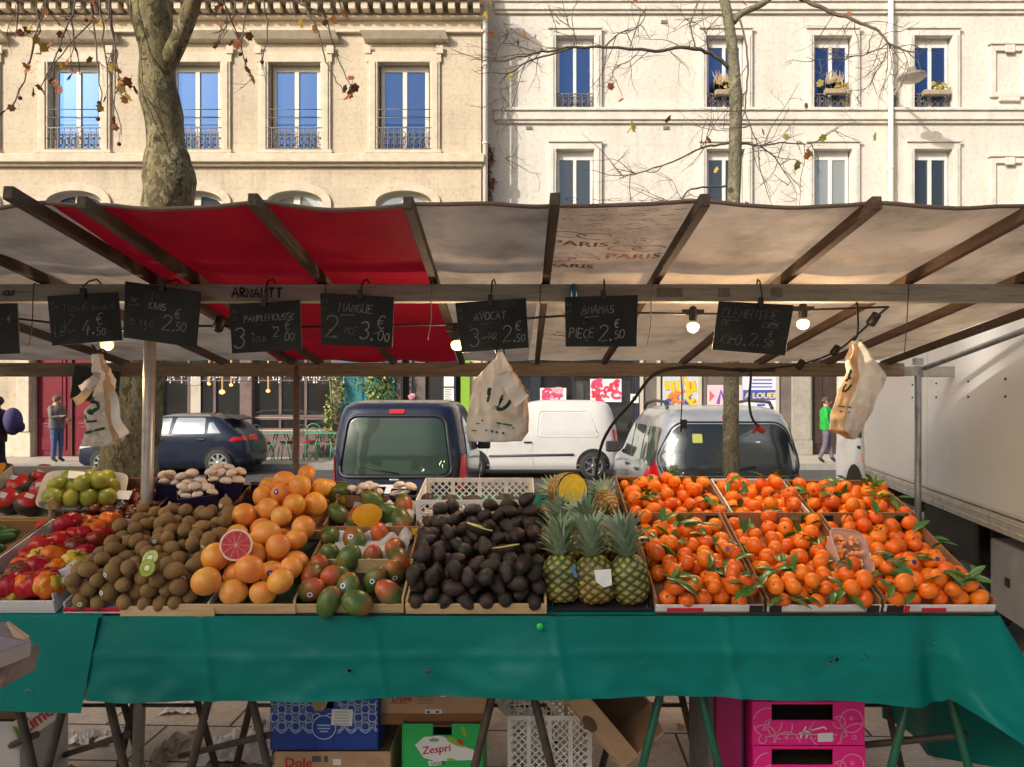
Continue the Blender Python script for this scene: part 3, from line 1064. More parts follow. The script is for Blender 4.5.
rr = random.Random(5)
mb = MB()
for k in range(7):
    p = at(334 + 5 * math.sin(k * 1.3), 375 + k * 12, YL - .35)
    leaf_cloud(mb, p, (.22 + .1 * (k == 2), .18, .24), 130, .085, rr, 3)
mb.tube([(LX(334), YL - .35, 0), (LX(336), YL - .33, 1), (LX(333), YL - .35, 2.3)], .03, 6, 1)
tag(mb.build('climbing_plant', ivy_mats, origin=(LX(334), YL - .35, 0), recalc=False), 'tall thin pale green climber at the left edge of the teal shopfront', 'climbing plant')
mb = MB()
for k in range(5):
    p = at(378 + 6 * math.sin(k * 2.3), 366 + k * 9, YL - .4)
    leaf_cloud(mb, p, (.5, .25, .3), 230, .085, rr, 3)
mb.tube([(LX(384), YL - .3, 0), (LX(383), YL - .33, 1.2), (LX(380), YL - .35, 2.3)], .03, 6, 1)
tag(mb.build('climbing_plant', ivy_mats, origin=(LX(380), YL - .4, 0), recalc=False), 'broad leafy climber on the right of the teal shopfront above the dark blue van', 'climbing plant')
mb = MB()
for k in range(9):
    p = at(489 + 2.5 * math.sin(k * 1.9), 150 + k * 8, YR - .1)
    leaf_cloud(mb, p, (.16, .08, .18), 60, .09, rr, 3)
mb.tube([(RX(489), YR - .06, .0), (RX(490), YR - .06, 4), (RX(488), YR - .06, RZ(150))], .025, 5, 1)
tag(mb.build('creeper', creeper_mats, origin=(RX(489), YR - .1, 0), recalc=False), 'reddish autumn creeper climbing the wall beside the corner rainwater pipe', 'creeper')

# ------------------------------------------------------------------ trees
def maple(mb, c, size, rr, m, nrm=None):
    e = Euler((R(90) + rr.uniform(-.9, .9), rr.uniform(-.8, .8), rr.uniform(0, 6.3))).to_matrix() if nrm is None else nrm
    out = [(0, -.5), (.16, -.36), (.44, -.34), (.38, -.06), (.56, .2), (.32, .28), (.06, .58), (-.26, .34), (-.54, .26), (-.4, 0), (-.44, -.32), (-.16, -.34)]
    k = rr.uniform(-.25, .25)
    vs = [c + e @ Vector((x * size, y * size, k * size * (x * x - .1) * 2)) for x, y in out]
    mb.add([c] + vs, [(0, i + 1, (i + 1) % 12 + 1) for i in range(12)], m)

def pxl(pts, d):
    """polyline through photo pixels; d may be one depth or a pair (from, to)"""
    n = len(pts)
    if not isinstance(d, tuple):
        d = (d, d)
    return [at(p[0], p[1], lerp(d[0], d[1], i / max(1, n - 1))) for i, p in enumerate(pts)]

def smooth_path(pts, k=4):
    out = []
    n = len(pts)
    for i in range(n - 1):
        p0, p1, p2, p3 = pts[max(i - 1, 0)], pts[i], pts[i + 1], pts[min(i + 2, n - 1)]
        for j in range(k):
            t = j / k
            out.append(.5 * ((2 * p1) + (p2 - p0) * t + (2 * p0 - 5 * p1 + 4 * p2 - p3) * t * t + (3 * p1 - p0 - 3 * p2 + p3) * t ** 3))
    out.append(pts[-1])
    return out

def limb(mb, pts, r0, r1, seg=8, m=0, k=4, wob=0, rr=rng):
    sp = smooth_path(pts, k)
    n = len(sp)
    if wob:
        sp = [p + Vector((rr.uniform(-wob, wob), rr.uniform(-wob, wob), rr.uniform(-wob, wob))) if 0 < i < n - 1 else p for i, p in enumerate(sp)]
    mb.tube(sp, [lerp(r0, r1, i / (n - 1)) for i in range(n)], seg, m)
    return sp

def twigs(mb, path, n, length, r, rr, lv=2, m=0, tips=None, bias=Vector((0, 0, 0)), start=.1):
    for i in range(n):
        t = rr.uniform(start, 1)
        idx = min(int(t * (len(path) - 1)), len(path) - 2)
        p = path[idx]
        d = (path[idx + 1] - path[idx]).normalized()
        side = Vector((rr.uniform(-1, 1), rr.uniform(-.5, .5), rr.uniform(-1, 1)))
        dd = (d * .6 + side + bias).normalized()
        L = length * rr.uniform(.5, 1.2)
        pts = [p]
        for k in range(4):
            dd = (dd + Vector((rr.uniform(-.4, .4), rr.uniform(-.3, .3), rr.uniform(-.4, .4))) + bias * .25).normalized()
            pts.append(pts[-1] + dd * L / 4)
        sp = smooth_path(pts, 2)
        mb.tube(sp, [lerp(r, r * .35, j / (len(sp) - 1)) for j in range(len(sp))], 4, m, cap=False)
        if tips is not None:
            tips.append(sp[-1])
        if lv > 1:
            twigs(mb, sp, 2, length * .5, r * .55, rr, lv - 1, m, tips, bias)

# --- big plane tree
rr = random.Random(21)
D1 = 6.0
t1 = thing('plane_tree', at(128, 598, D1), 'thick old plane tree with blotchy bark and a few brown leaves on the left', 'tree')
mb = MB()
pts = pxl([(124, 600), (126, 560), (129, 470), (138, 390), (150, 300), (165, 215), (168, 180), (166, 140), (161, 100), (158, 60), (155, 25), (150, -10), (143, -80), (150, -160)], D1)
rad = [42, 35, 29, 23, 22, 23, 24.5, 20, 18, 17.5, 17.5, 17, 14, 10]
sp, rs = [], []
for i, p in enumerate(smooth_path(pts, 5)):
    sp.append(p)
    f = i / 5
    a = int(min(f, len(rad) - 2))
    rs.append(lerp(rad[a], rad[a + 1], f - a) * D1 / F)
mb.tube(sp, rs, 36)
for v in mb.v:       # bark lumps and the burl on the right
    q = noise.noise(v * 3.1) * .035 + noise.noise(v * 9) * .012
    c = min(sp, key=lambda s_: (s_ - v).length)
    d = (v - c)
    if d.length > 1e-4:
        v += d.normalized() * q
bc = at(188, 182, D1 - .1)
for v in mb.v:
    dd = (v - bc).length
    if dd < .35:
        v += (v - at(166, 182, D1)).normalized() * .05 * (1 - dd / .35)
limb(mb, pxl([(166, 66), (178, 42), (190, 12), (200, -25), (220, -90)], (D1, D1 - .3)), .075, .05, 14)
limb(mb, pxl([(150, 40), (140, 10), (128, -20), (100, -80)], (D1, D1 + .2)), .10, .07, 14)
mb.build('trunk', bark_plane, t1, recalc=True)
cr = MB()
tips = []
main = limb(cr, pxl([(150, -90), (100, -80), (40, -60), (-20, -50)], (D1, D1 - .4)), .05, .02, 6)
main2 = limb(cr, pxl([(205, -60), (250, -50), (310, -40), (370, -45)], (D1 - .2, D1 - .1)), .045, .015, 6)
strands = [[(95, -60), (100, -10), (104, 40), (112, 90), (121, 135)], [(85, -60), (78, -5), (66, 30), (52, 62), (40, 88)], [(60, -58), (50, -10), (38, 30), (26, 66)],
           [(75, -60), (70, 0), (74, 40), (80, 75)], [(105, -60), (110, -5), (113, 35), (118, 70), (124, 90)], [(110, -70), (96, -10), (90, 20), (62, 55), (46, 80)],
           [(120, -70), (108, 0), (116, 60), (114, 120)], [(30, -55), (34, -10), (38, 30), (28, 70), (12, 108)], [(20, -55), (18, 0), (15, 37)],
           [(225, -55), (222, -10), (232, 20), (246, 62), (252, 78)], [(240, -52), (236, 0), (226, 28), (216, 44)], [(300, -45), (302, 0), (318, 30), (326, 62), (334, 78), (345, 92)],
           [(280, -45), (296, 0), (322, 14), (340, 60), (352, 90)], [(255, -50), (248, 0), (240, 42)], [(330, -43), (338, 0), (350, 20)],
           [(270, -50), (264, -5), (268, 30), (262, 70)], [(45, -57), (46, 0), (60, 26)], [(88, -60), (92, 20), (98, 70), (102, 110)]]
for s_ in strands:
    d0 = D1 + rr.uniform(-.6, .3)
    sp = limb(cr, pxl(s_, (D1 - .2, d0)), .009, .0035, 5, wob=.012, rr=rr)
    twigs(cr, sp, 3, .28, .004, rr, 2, 0, tips, Vector((0, 0, -.25)))
    tips.append(sp[-1])
cr_o = cr.build('crown', twig_m, t1, recalc=False)
lf = MB()
spots = [(15, 37), (36, 40), (60, 35), (50, 45), (28, 70), (33, 71), (52, 82), (62, 66), (70, 77), (76, 52), (112, 68), (122, 82), (121, 89), (125, 100), (33, 92), (12, 108), (44, 93), (100, 108), (115, 127),
         (250, 77), (247, 70), (345, 89), (350, 94), (355, 88), (348, 97), (216, 45), (232, 43), (237, 46), (227, 32), (246, 62), (240, 42), (254, 80), (36, 2), (320, 12), (344, 14), (335, 20), (352, 78), (90, 60)]
for (a, b) in spots:
    c = at(a + rr.uniform(-1, 1), b, D1 - .3 + rr.uniform(-.3, .3))
    maple(lf, c, rr.uniform(.055, .085), rr, 1 if (a, b) in ((36, 40), (62, 66), (112, 68)) else rr.choice((0, 2, 0, 2, 1)))
for tp in tips:
    if rr.random() < .32:
        maple(lf, tp, rr.uniform(.05, .075), rr, rr.choice((0, 2, 0, 2, 1)))
lf.build('leaves', leaf_mats, t1, recalc=False)
seed_m = mat('seed_ball', (.07, .045, .025), .9, (.14, .09, .05), scale=60, bump=.6, bscale=150)
for (a, b) in ((20, 98), (99, 103), (99, 110), (119, 144), (86, 20), (240, 54), (262, 62), (130, 86), (98, 119), (352, 86), (226, 22), (60, 50)):
    p = at(a, b, D1 - .3)
    MB().sphere(p, .016, 10, 7).tube([p + Vector((0, 0, .014)), p + Vector((rr.uniform(-.02, .02), 0, .09))], .0018, 4).build('seed_ball', seed_m, t1)

# --- young tree
D2 = 5.9
t2 = thing('young_tree', at(732, 602, D2), 'slender young tree with bare branches and last yellow leaves behind the clementine boxes', 'tree')
mb = MB()
tp_ = [(732, 602), (731, 490), (731, 378), (732, 290), (733, 215), (735, 150), (736, 100), (733, 55), (727, 15), (720, -20), (714, -90)]
rad = [9.5, 8.2, 7.6, 7, 6.6, 6.3, 6.2, 5.6, 5, 4.5, 3]
sp, rs = [], []
for i, p in enumerate(smooth_path(pxl(tp_, D2), 5)):
    f = i / 5
    a = int(min(f, len(rad) - 2))
    sp.append(p + Vector((noise.noise(p * 2) * .012, 0, 0)))
    rs.append(lerp(rad[a], rad[a + 1], f - a) * D2 / F)
mb.tube(sp, rs, 16)
limb(mb, pxl([(733, 22), (742, 13), (762, 4), (780, -10), (792, -8), (803, 0)], D2), .03, .018, 8)
mb.build('trunk', bark_young, t2)
cr = MB()
tips = []
rr = random.Random(77)
D = lambda e: (D2, D2 + e)
big = [([(729, 68), (715, 56), (701, 50), (681, 47), (663, 51), (641, 49), (606, 47), (575, 47), (548, 51), (532, 54), (512, 59), (497, 62)], .016, .005, -.5),
       ([(497, 62), (496, 52), (502, 43), (509, 34), (503, 20)], .005, .003, 0),
       ([(575, 47), (550, 55), (532, 60), (515, 70), (500, 83), (503, 106), (499, 125), (497, 143), (505, 158), (514, 169)], .008, .003, -.4),
       ([(606, 46), (613, 38), (620, 34), (638, 26), (644, 18), (646, 5)], .007, .003, .2),
       ([(574, 46), (573, 30), (560, 20), (548, 5)], .006, .003, .2),
       ([(695, 48), (691, 30), (690, 23), (697, 8), (702, -8)], .007, .003, .3),
       ([(729, 143), (715, 145), (701, 148), (681, 158), (668, 164), (652, 169), (636, 173), (620, 178)], .010, .003, -.3),
       ([(726, 186), (708, 187), (692, 189), (684, 196), (681, 204), (671, 206), (661, 209)], .009, .004, -.2),
       ([(733, 145), (748, 144), (760, 146), (775, 143), (789, 143), (812, 143), (826, 136), (838, 128)], .009, .003, .3),
       ([(760, 146), (772, 155), (780, 165), (790, 180), (786, 186)], .006, .002, .2),
       ([(803, 0), (816, 5), (829, 11), (846, 17), (860, 23), (875, 29), (884, 37), (889, 43), (902, 49), (916, 53)], .017, .005, -.4),
       ([(889, 43), (876, 50), (863, 55), (840, 58), (820, 60), (806, 57)], .006, .002, -.2),
       ([(886, 52), (882, 64), (875, 75), (866, 88), (855, 100)], .005, .002, 0),
       ([(738, 15), (745, 38), (748, 63), (746, 90), (745, 109), (750, 126), (757, 142), (760, 160)], .009, .003, -.4),
       ([(889, 43), (904, 52), (908, 66), (906, 80)], .004, .002, 0),
       ([(640, 49), (630, 60), (618, 66), (612, 72), (618, 85), (622, 97)], .004, .002, -.2),
       ([(712, 55), (706, 35), (716, 20)], .005, .002, -.2)]
for pts, a, b, e in big:
    sp = limb(cr, pxl(pts, D(e)), a, b, 6, wob=.006, rr=rr, k=3)
    twigs(cr, sp, max(6, int(len(pts) * 1.4)), .46 if a > .008 else .3, min(a, .0055) * .7, rr, 3, 0, tips, Vector((-.1, 0, -.05)), .2)
cr.build('crown', twig_m, t2, recalc=False)
lf = MB()
for (a, b, s_, m) in ((633, 127, .12, 3), (629, 131, .08, 3), (668, 119, .09, 0), (797, 166, .10, 3), (794, 172, .08, 3), (810, 153, .11, 1), (807, 156, .08, 0), (875, 137, .09, 3), (823, 138, .08, 3), (763, 132, .08, 0), (786, 137, .07, 3),
                      (716, 170, .07, 1), (709, 140, .08, 2), (747, 204, .06, 2), (621, 100, .07, 0), (524, 34, .07, 0), (518, 42, .06, 2), (535, 36, .06, 0), (536, 5, .08, 1), (545, 11, .06, 2), (490, 10, .12, 3), (486, 16, .09, 1), (491, 34, .07, 2), (848, 14, .07, 2), (738, 76, .07, 1), (745, 4, .08, 1)):
    maple(lf, at(a, b, D2 - .15 + rr.uniform(-.2, .1)), s_ * .75, rr, m)
for tp in tips:
    if rr.random() < .012:
        maple(lf, tp, rr.uniform(.05, .075), rr, rr.choice((0, 2, 3)))
lf.build('leaves', leaf_mats, t2, recalc=False)

# ------------------------------------------------------------------ unseen building behind the viewer, sized and notched to shape the street's shade
ob = thing('building', (-32, -20, 0), 'tall unseen stone building across the street, sized to shade the stall', 'building')
mb = MB()
X0, X1, Y1, H = -46.0, -18.6, -20.0, 19.05
oo = []
for i in range(8):
    for j in range(5):
        oo.append((X0 + 1.6 + i * 3.25, X0 + 2.8 + i * 3.25, 1.2 + j * 3.2, 3.2 + j * 3.2))
wall_open(mb, X0, X1, 0, H, Y1, oo, -.2)
for q in ([(X0, Y1, 0), (X0, Y1 - 9, 0), (X0, Y1 - 9, H), (X0, Y1, H)], [(X1, Y1, 0), (X1, Y1 - 9, 0), (X1, Y1 - 9, H), (X1, Y1, H)],
          [(X0, Y1, H), (X1, Y1, H), (X1, Y1 - 9, H), (X0, Y1 - 9, H)], [(X0, Y1 - 9, 0), (X1, Y1 - 9, 0), (X1, Y1 - 9, H), (X0, Y1 - 9, H)]):
    mb.poly(q)
mb.build('wall', stone_l, ob, recalc=False)
MB().bx(X0, -22.6, Y1 - .7, Y1 - .3, H + .01, 22.4).build('sun_block', zinc, ob)  # thin roof block added to keep the sun off the stall
MB().bx(-22.599, -21.351, Y1 - .7, Y1 - .3, H + .01, 19.08).build('gap_sill', stone_trim, ob)  # low edge of the roof gap that lets sun reach the canvas
MB().bx(-21.95, -21.8, Y1 - .6, Y1 - .4, 19.09, 22.4).build('gap_divider', stone_trim, ob)  # thin upright added to split the sun patch on the canvas
MB().bx(-21.35, X1, Y1 - .7, Y1 - .3, H + .01, 22.4).build('sun_block', zinc, ob)
for i, (a, b, c, d) in enumerate(oo):
    MB().bx(a, b, Y1 - .2, Y1 - .18, c, d).build('window', glass_dark, ob)
ob2 = thing('building', (10, -33, 0), 'low dark building added unseen far behind the viewer to darken reflections', 'building')  # added out of view so car windows reflect something dark
mb = MB()
mb.bx(-17, 45, -42, -33, 0, 7)
mb.build('wall', mat('dark_stone', (.16, .14, .11), .9, (.11, .1, .085), scale=1.5), ob2)
for i in range(14):
    MB().bx(-15 + i * 4.2, -13.4 + i * 4.2, -32.99, -32.95, 1, 4).build('window', glass_dark, ob2)
# ------------------------------------------------------------------ market stall frame and awning
old_wood = mat('weathered_timber', (.26, .195, .135), .8, (.16, .115, .075), scale=4, stretch=(1, 12, 12), dirt=((.28, .24, .19), 9, .5, .8), bump=.3, bscale=30)
beam_wood = mat('grey_painted_beam', (.42, .385, .32), .7, (.30, .27, .22), scale=3, stretch=(.6, 8, 8), dirt=((.17, .145, .115), 14, .52, .75), bump=.25, bscale=40)
rafter_wood = mat('dark_rafter', (.085, .055, .035), .75, (.05, .032, .022), scale=5, stretch=(10, 1, 10), dirt=((.2, .15, .1), 14, .58, .8), bump=.3)
rafter_warm = mat('brown_rafter', (.14, .08, .042), .7, (.08, .045, .025), scale=5, stretch=(10, 1, 10), dirt=((.24, .17, .1), 14, .58, .8), bump=.3)
steel = mat('galvanised_steel', (.42, .41, .39), .42, (.3, .29, .28), scale=10, metal=.75, dirt=((.16, .12, .09), 20, .58, .8))
canvas_cream = mat_translucent('cream_canvas', (.74, .58, .41), (.62, .48, .33), scale=3, tr=.62, dirt=((.26, .20, .14), 3.5, .46, .8), bump=.5, bscale=9)
canvas_grey = mat_translucent('greyed_canvas', (.50, .44, .37), (.40, .345, .285), scale=3, tr=.45, dirt=((.2, .165, .13), 4, .45, .8), bump=.5, bscale=9)
canvas_red = mat_translucent('red_canvas', (.35, .007, .02), (.26, .005, .014), scale=3, tr=.5, dirt=((.2, .006, .01), 4, .52, .85))
hem_m = mat('canvas_hem', (.16, .11, .08), .8)
rope_m = mat('dark_wire', (.02, .018, .016), .5)
string_m = mat('string', (.25, .2, .15), .8)

def roof_z(d):                     # line of the rafters' undersides
    return 2.456 - .125 * d
st = thing('market_stall', (0, 3.05, 0), 'wooden framed market stall with a red and cream canvas awning and grey crossbeam', 'market stall')
DB = 3.05
mb = MB()
mb.bx(-4.2, 4.2, DB - .03, DB + .03, at(0, 302.5, DB).z, at(0, 285, DB).z)
fb = mb.build('front_beam', beam_wood, st, bevel=.006)
k = MB()
for txt, px in (('ARNAUTT', 232), ):
    x = px
    rr = random.Random(2)
    scribble(k, txt, 0, 0, .036, lambda a, b: at(px, 297.5, DB - .033) + Vector((a * 1.15, 0, b)), .008, rr, slant=0)
scribble(k, 'FOUF', 0, 0, .02, lambda a, b: at(3, 295.5, DB - .033) + Vector((a, 0, b)), .004, rr)
k.build('marker_writing', black_ink, fb, recalc=False)
for px in (655, 716, 768):
    MB().bx(at(px, 0, DB).x, at(px + (26 if px < 700 else 12), 0, DB).x, DB - .032, DB - .0305, at(0, 298, DB).z, at(0, 289, DB).z).build('worn_stamp', mat('stamp_stain', (.15, .13, .105), .8, (.22, .2, .165), scale=60), fb)
mb = MB()
mb.bx(-4.4, at(903, 0, 5.0).x, 4.975, 5.03, at(0, 376.5, 5).z, at(0, 363, 5).z)
mb.build('rear_beam', old_wood, st, bevel=.006)
mb = MB()
mb.bx(at(897, 0, 5.04).x, at(922, 0, 5.04).x, 5.035, 5.065, at(0, 376, 5.05).z, at(0, 366.5, 5.05).z)
mb.bx(at(922.5, 0, 5.04).x, 4.4, 5.035, 5.065, at(0, 377, 5.05).z, at(0, 366.5, 5.05).z)
mb.build('steel_crossbar', steel, st, bevel=.004)
mb = MB()
mb.tube([at(925, 368, 5.02), at(1100, 302, 3.4)], .018, 8)
mb.build('side_bar', steel, st)
mb = MB()
mb.tube([(at(151, 0, DB + .06).x, DB + .06, 2.05), (at(147, 0, DB + .06).x, DB + .06, 1.2), (at(137, 0, DB + .06).x, DB + .06, 0)], .024, 14)
mb.build('pole', mat('pale_steel_tube', (.6, .57, .52), .4, (.45, .42, .38), scale=12, metal=.5, dirt=((.2, .15, .11), 24, .6, .8)), st)
mb = MB()
mb.tube([at(297, 366, 4.99), (at(294, 0, 4.99).x, 4.99, 0)], .022, 12)
mb.build('pole', mat('brown_pole', (.24, .16, .10), .6, (.16, .1, .07), scale=14), st)
mb = MB()
mb.tube([at(918, 366, 5.05), (at(918, 0, 5.05).x, 5.05, 0)], .022, 12)
c = at(918, 366, 5.05)
mb.box(c + Vector((0, 0, .03)), (.05, .05, .045))
mb.build('pole', steel, st)
raf = [(-2.62, 0), (-1.94, 0), (-1.475, 1), (-1.30, 1), (-.80, 1), (-.34, 1), (.105, 0), (.555, 0), (1.085, 2), (1.60, 2), (2.05, 2), (2.46, 0)]
for i, (x, kx) in enumerate(raf):
    ft = 2.24 if x != -1.475 else 2.16
    a = Vector((x - (.03 if kx == 1 and x < -1.2 else 0), ft + rng.uniform(-.03, .03), roof_z(ft) + .024))
    b = Vector((x - (.05 if x < -.3 else -.01), 5.08, roof_z(5.08) + .024))
    MB().bar(a, b, .031, .042).build('rafter', rafter_wood if kx < 2 else rafter_warm, st, bevel=.004)
CF = 2.33
def canvas_z(x, d):
    xs = [r_[0] for r_ in raf]
    z = roof_z(d) + .054
    for i in range(len(xs) - 1):
        if xs[i] <= x <= xs[i + 1]:
            t = (x - xs[i]) / (xs[i + 1] - xs[i])
            w = (xs[i + 1] - xs[i])
            z -= .019 * w / .5 * math.sin(PI * t) * (.65 + .35 * math.sin(d * 2.1 + i))
    z += .006 * noise.noise(Vector((x * 7, d * 4, 1)))
    if x < -1.5:
        z -= .1 * min(1, (-1.5 - x) / .4) * max(0, (3.0 - d) / .8) * .6
    return z
def canvas(xa, xb, name, m, nu, sk0=0, sk1=0):
    mb = MB()
    def fn(u, v):
        d = lerp(CF, 5.08, v)
        x = lerp(xa, xb, u) + lerp(0, sk0 if u < .5 else sk1, v) * (abs(u - .5) * 2)
        return (x, d + .02 * math.sin(x * 9) * (1 - v), canvas_z(x, d))
    mb.grid(fn, nu, 26)
    o = mb.build(name, m, st, recalc=False)
    h = MB()
    h.tube([Vector(fn(i / nu, 0)) + Vector((0, 0, -.004)) for i in range(nu + 1)], .007, 6)
    h.build('hem', hem_m, o)
    return o
cl_ = canvas(-3.6, -1.475, 'canvas', canvas_grey, 46, 0, -.17)
cr_ = canvas(-1.475, -.34, 'canvas', canvas_red, 40, -.17, -.09)
cr_['label'] = 'deep red canvas panel'
cd_ = canvas(-.338, .105, 'canvas', canvas_grey, 16, -.09, -.05)
cc_ = canvas(.1055, 2.47, 'canvas', canvas_cream, 64, -.05, 0)
# stamped print on the bay right of centre
ink = mat('faded_red_print', (.26, .05, .035), .8, (.40, .2, .14), scale=50)
k = MB()
def onroof(x, d):
    return Vector((x, d, canvas_z(x, d) - .004))
def paris(cx, cd, size):
    w = size * 2.9
    add_text(k, 'PARIS', size, lambda a, b: onroof(cx - w / 2 + a * 1.15, cd - b), bold=.004)
    for sg in (-1, 1):
        pts = [onroof(cx + sg * .045 + .06 * math.cos(t), cd - size * 1.05 - .035 - .03 * math.sin(t)) for t in [q * PI / 8 for q in range(14)]]
        k.ribbon(pts, .009, (0, 0, -1))
paris(.215, 2.72, .075)
paris(.43, 2.86, .075)
paris(.20, 2.98, .065)
rr = random.Random(9)
for j in range(7):
    for i in range(6):
        x, d = .16 + i * .066 + (.03 if j % 2 else 0), 2.29 + j * .042
        if x > .5: continue
        if (i + j) % 2:
            k.ribbon([onroof(x, d), onroof(x + .02, d + .006), onroof(x + .045, d)], .006, (0, 0, -1))
        else:
            k.ribbon([onroof(x + .02 * math.cos(t), d + .011 * math.sin(t)) for t in [q * PI / 4 for q in range(8)]], .005, (0, 0, -1))
for (x0, d0) in ((.33, 2.64), (.14, 2.80), (.14, 3.25), (.30, 3.4), (.2, 3.62), (.15, 3.9), (.3, 4.1), (.2, 4.4)):
    for q in range(24):
        x, d = x0 + rr.uniform(0, .17), d0 + rr.uniform(0, .11 if d0 < 3 else .2)
        k.ribbon([onroof(x, d), onroof(x + rr.uniform(.008, .03), d + rr.uniform(-.012, .012))], .005, (0, 0, -1))
for (a, b) in ((.2, 3.5), (.32, 3.8), (.22, 4.25)):
    paris(a, b, .07)
k.build('printed_lettering', ink, cc_, recalc=False)

# ------------------------------------------------------------------ chalkboards
slate = mat('chalkboard', (.016, .019, .017), .55, (.035, .04, .036), scale=5, dirt=((.075, .08, .072), 9, .6, .85), spec=.3)
chalk = mat('chalk', (.36, .36, .34), .9, (.22, .22, .2), scale=160, fac=(.4, .6))
chalk_faint = mat('faint_chalk', (.17, .175, .16), .9, (.07, .07, .065), scale=120)
clip_m = mat('black_clip', (.015, .015, .015), .4)
def board(cs, d, lines, label, hook=None, tilt=.03):
    tl, tr, br, bl = cs
    def fn(u, v, off=0):       # u right 0..1, v up 0..1
        px = lerp(lerp(bl[0], br[0], u), lerp(tl[0], tr[0], u), v)
        py = lerp(lerp(bl[1], br[1], u), lerp(tl[1], tr[1], u), v)
        p = at(px, py, d)
        p.y += off + (1 - v) * tilt
        return p
    c = fn(.5, 1)
    t = thing('chalkboard', c, label, 'chalkboard', 'price boards hanging from the stall beam')
    mb = MB()
    mb.prism([fn(0, 0), fn(1, 0), fn(1, 1), fn(0, 1)], (0, .007, 0))
    mb.build('panel', slate, t, bevel=.0015)
    W = (fn(1, .5) - fn(0, .5)).length
    H = (fn(.5, 1) - fn(.5, 0)).length
    k = MB()
    rr = random.Random(int(tl[0]) + 3)
    g2 = lambda a, b: fn(a / W, b / H, -.0018)
    for (txt, x, y, h, w, m) in lines:
        scribble(k, txt, x * W, y * H, h * H * .94, g2, w * W * .82, rr, m)
    for _ in range(5):
        x, y = rr.uniform(.05, .8) * W, rr.uniform(.1, .9) * H
        k.ribbon([g2(x, y), g2(x + rr.uniform(.02, .1) * W, y + rr.uniform(-.05, .05) * H)], .02 * W, (0, -1, 0), 1)
    k.build('chalk_writing', [chalk, chalk_faint], t, recalc=False)
    if hook is not None:
        h = MB()
        p = fn(hook, 1)
        top = at(0, 283, DB).z
        h.box(p + Vector((0, -.004, .002)), (.02, .016, .04))
        h.tube([p + Vector((0, -.004, .015)), p + Vector((.004, -.01, .03)), Vector((p.x + .006, DB - .045, top)), Vector((p.x + .012, DB, top + .015)), Vector((p.x + .02, DB + .04, top - .01))], .0035, 6)
        h.build('hanging_clip', clip_m, t)
    return t
small = [('FR', .03, .80, .09, .009, 1), ('C1', .03, .66, .08, .009, 1)]
board([(-60, 305), (17, 303), (15, 353), (-58, 355)], 2.985, [('€', .86, .62, .15, .011, 0), ('_', .55, .58, .4, .01, 1)], 'dark price board cut off by the left edge of the photo', .5)
board([(47, 296), (118, 292), (118, 340), (47, 345)], 2.98, small + [('TOMATE', .2, .66, .14, .011, 1), ('BANANE', .62, .66, .13, .011, 1), ('_', .28, .6, .12, .01, 1), ('LE', .06, .18, .22, .014, 1), ('K', .2, .2, .3, .014, 1), ('4.', .45, .18, .32, .016, 0), ('€', .66, .36, .24, .014, 0), ('50', .65, .14, .17, .013, 0)],
      'price board for tomatoes hanging on the beam directly above the lit left bulb', .52)
board([(125, 281), (201, 292), (193, 347), (119, 337)], 2.955, [('ORI', .07, .66, .08, .009, 1), ('_', .06, .6, .16, .012, 1), ('MINI', .28, .74, .13, .01, 1), ('KIWIS', .33, .58, .13, .014, 0), ('LE KILO', .08, .26, .13, .011, 1), ('2.', .52, .24, .3, .015, 0), ('€', .68, .46, .2, .014, 0), ('50', .7, .26, .17, .014, 0)],
      'tilted price board overlapping its neighbour above the pale steel pole', .5)
board([(229, 304), (300, 300), (300, 349), (229, 353)], 2.985, small + [('PAMPLEMOUSSE', .2, .62, .135, .012, 0), ('_', .33, .54, .2, .01, 1), ('3', .04, .1, .42, .018, 0), ('POUR', .3, .2, .13, .012, 1), ('2', .6, .28, .2, .016, 0), ('€', .77, .42, .22, .014, 0), ('00', .76, .2, .18, .013, 0)],
      'price board for grapefruit under the scrawled black lettering of the beam', .5)
board([(320, 293), (394, 297), (391, 347), (319, 344)], 2.98, small + [('MANGUE', .25, .66, .17, .014, 0), ('_', .28, .6, .3, .01, 0), ('2', .06, .14, .42, .018, 0), ('PCE', .33, .22, .15, .012, 1), ('3.', .54, .14, .38, .02, 0), ('€', .78, .36, .26, .016, 0), ('00', .79, .12, .2, .015, 0)],
      'price board for mangoes hanging before the red canvas', .55)
board([(455, 303), (526, 298), (529, 347), (461, 352)], 2.985, small + [('AVOCAT', .24, .62, .16, .013, 0), ('_', .3, .55, .3, .01, 1), ('3', .14, .12, .36, .016, 0), ('PR', .42, .2, .16, .012, 1), ('2.', .62, .14, .34, .016, 0), ('€', .82, .36, .2, .014, 0), ('50', .82, .14, .16, .013, 0)],
      'price board for avocados hanging above the middle carrier bag', .5)
board([(565, 297), (638, 295), (638, 346), (566, 346)], 2.985, small + [('ANANAS', .22, .66, .17, .013, 0), ('_', .27, .59, .28, .011, 0), ('PIECE', .05, .18, .2, .014, 0), ('2.', .46, .12, .38, .018, 0), ('€', .68, .38, .2, .015, 0), ('50', .68, .16, .18, .014, 0)],
      'price board for pineapples beside the blue clip on the beam', .52)
board([(719, 301), (794, 305), (788, 355), (714, 349)], 2.98, [('CLEMENTINE', .06, .68, .2, .013, 1), ('_', .08, .62, .35, .009, 1), ('FR', .08, .52, .12, .01, 1), ('CORSE', .62, .52, .12, .011, 1), ('€', .73, .34, .13, .012, 1), ('KILO', .1, .14, .22, .014, 1), ('2.', .48, .14, .28, .015, 1), ('50', .68, .14, .16, .014, 1)],
      'price board for clementines between the two glowing bulbs on the right', .55)
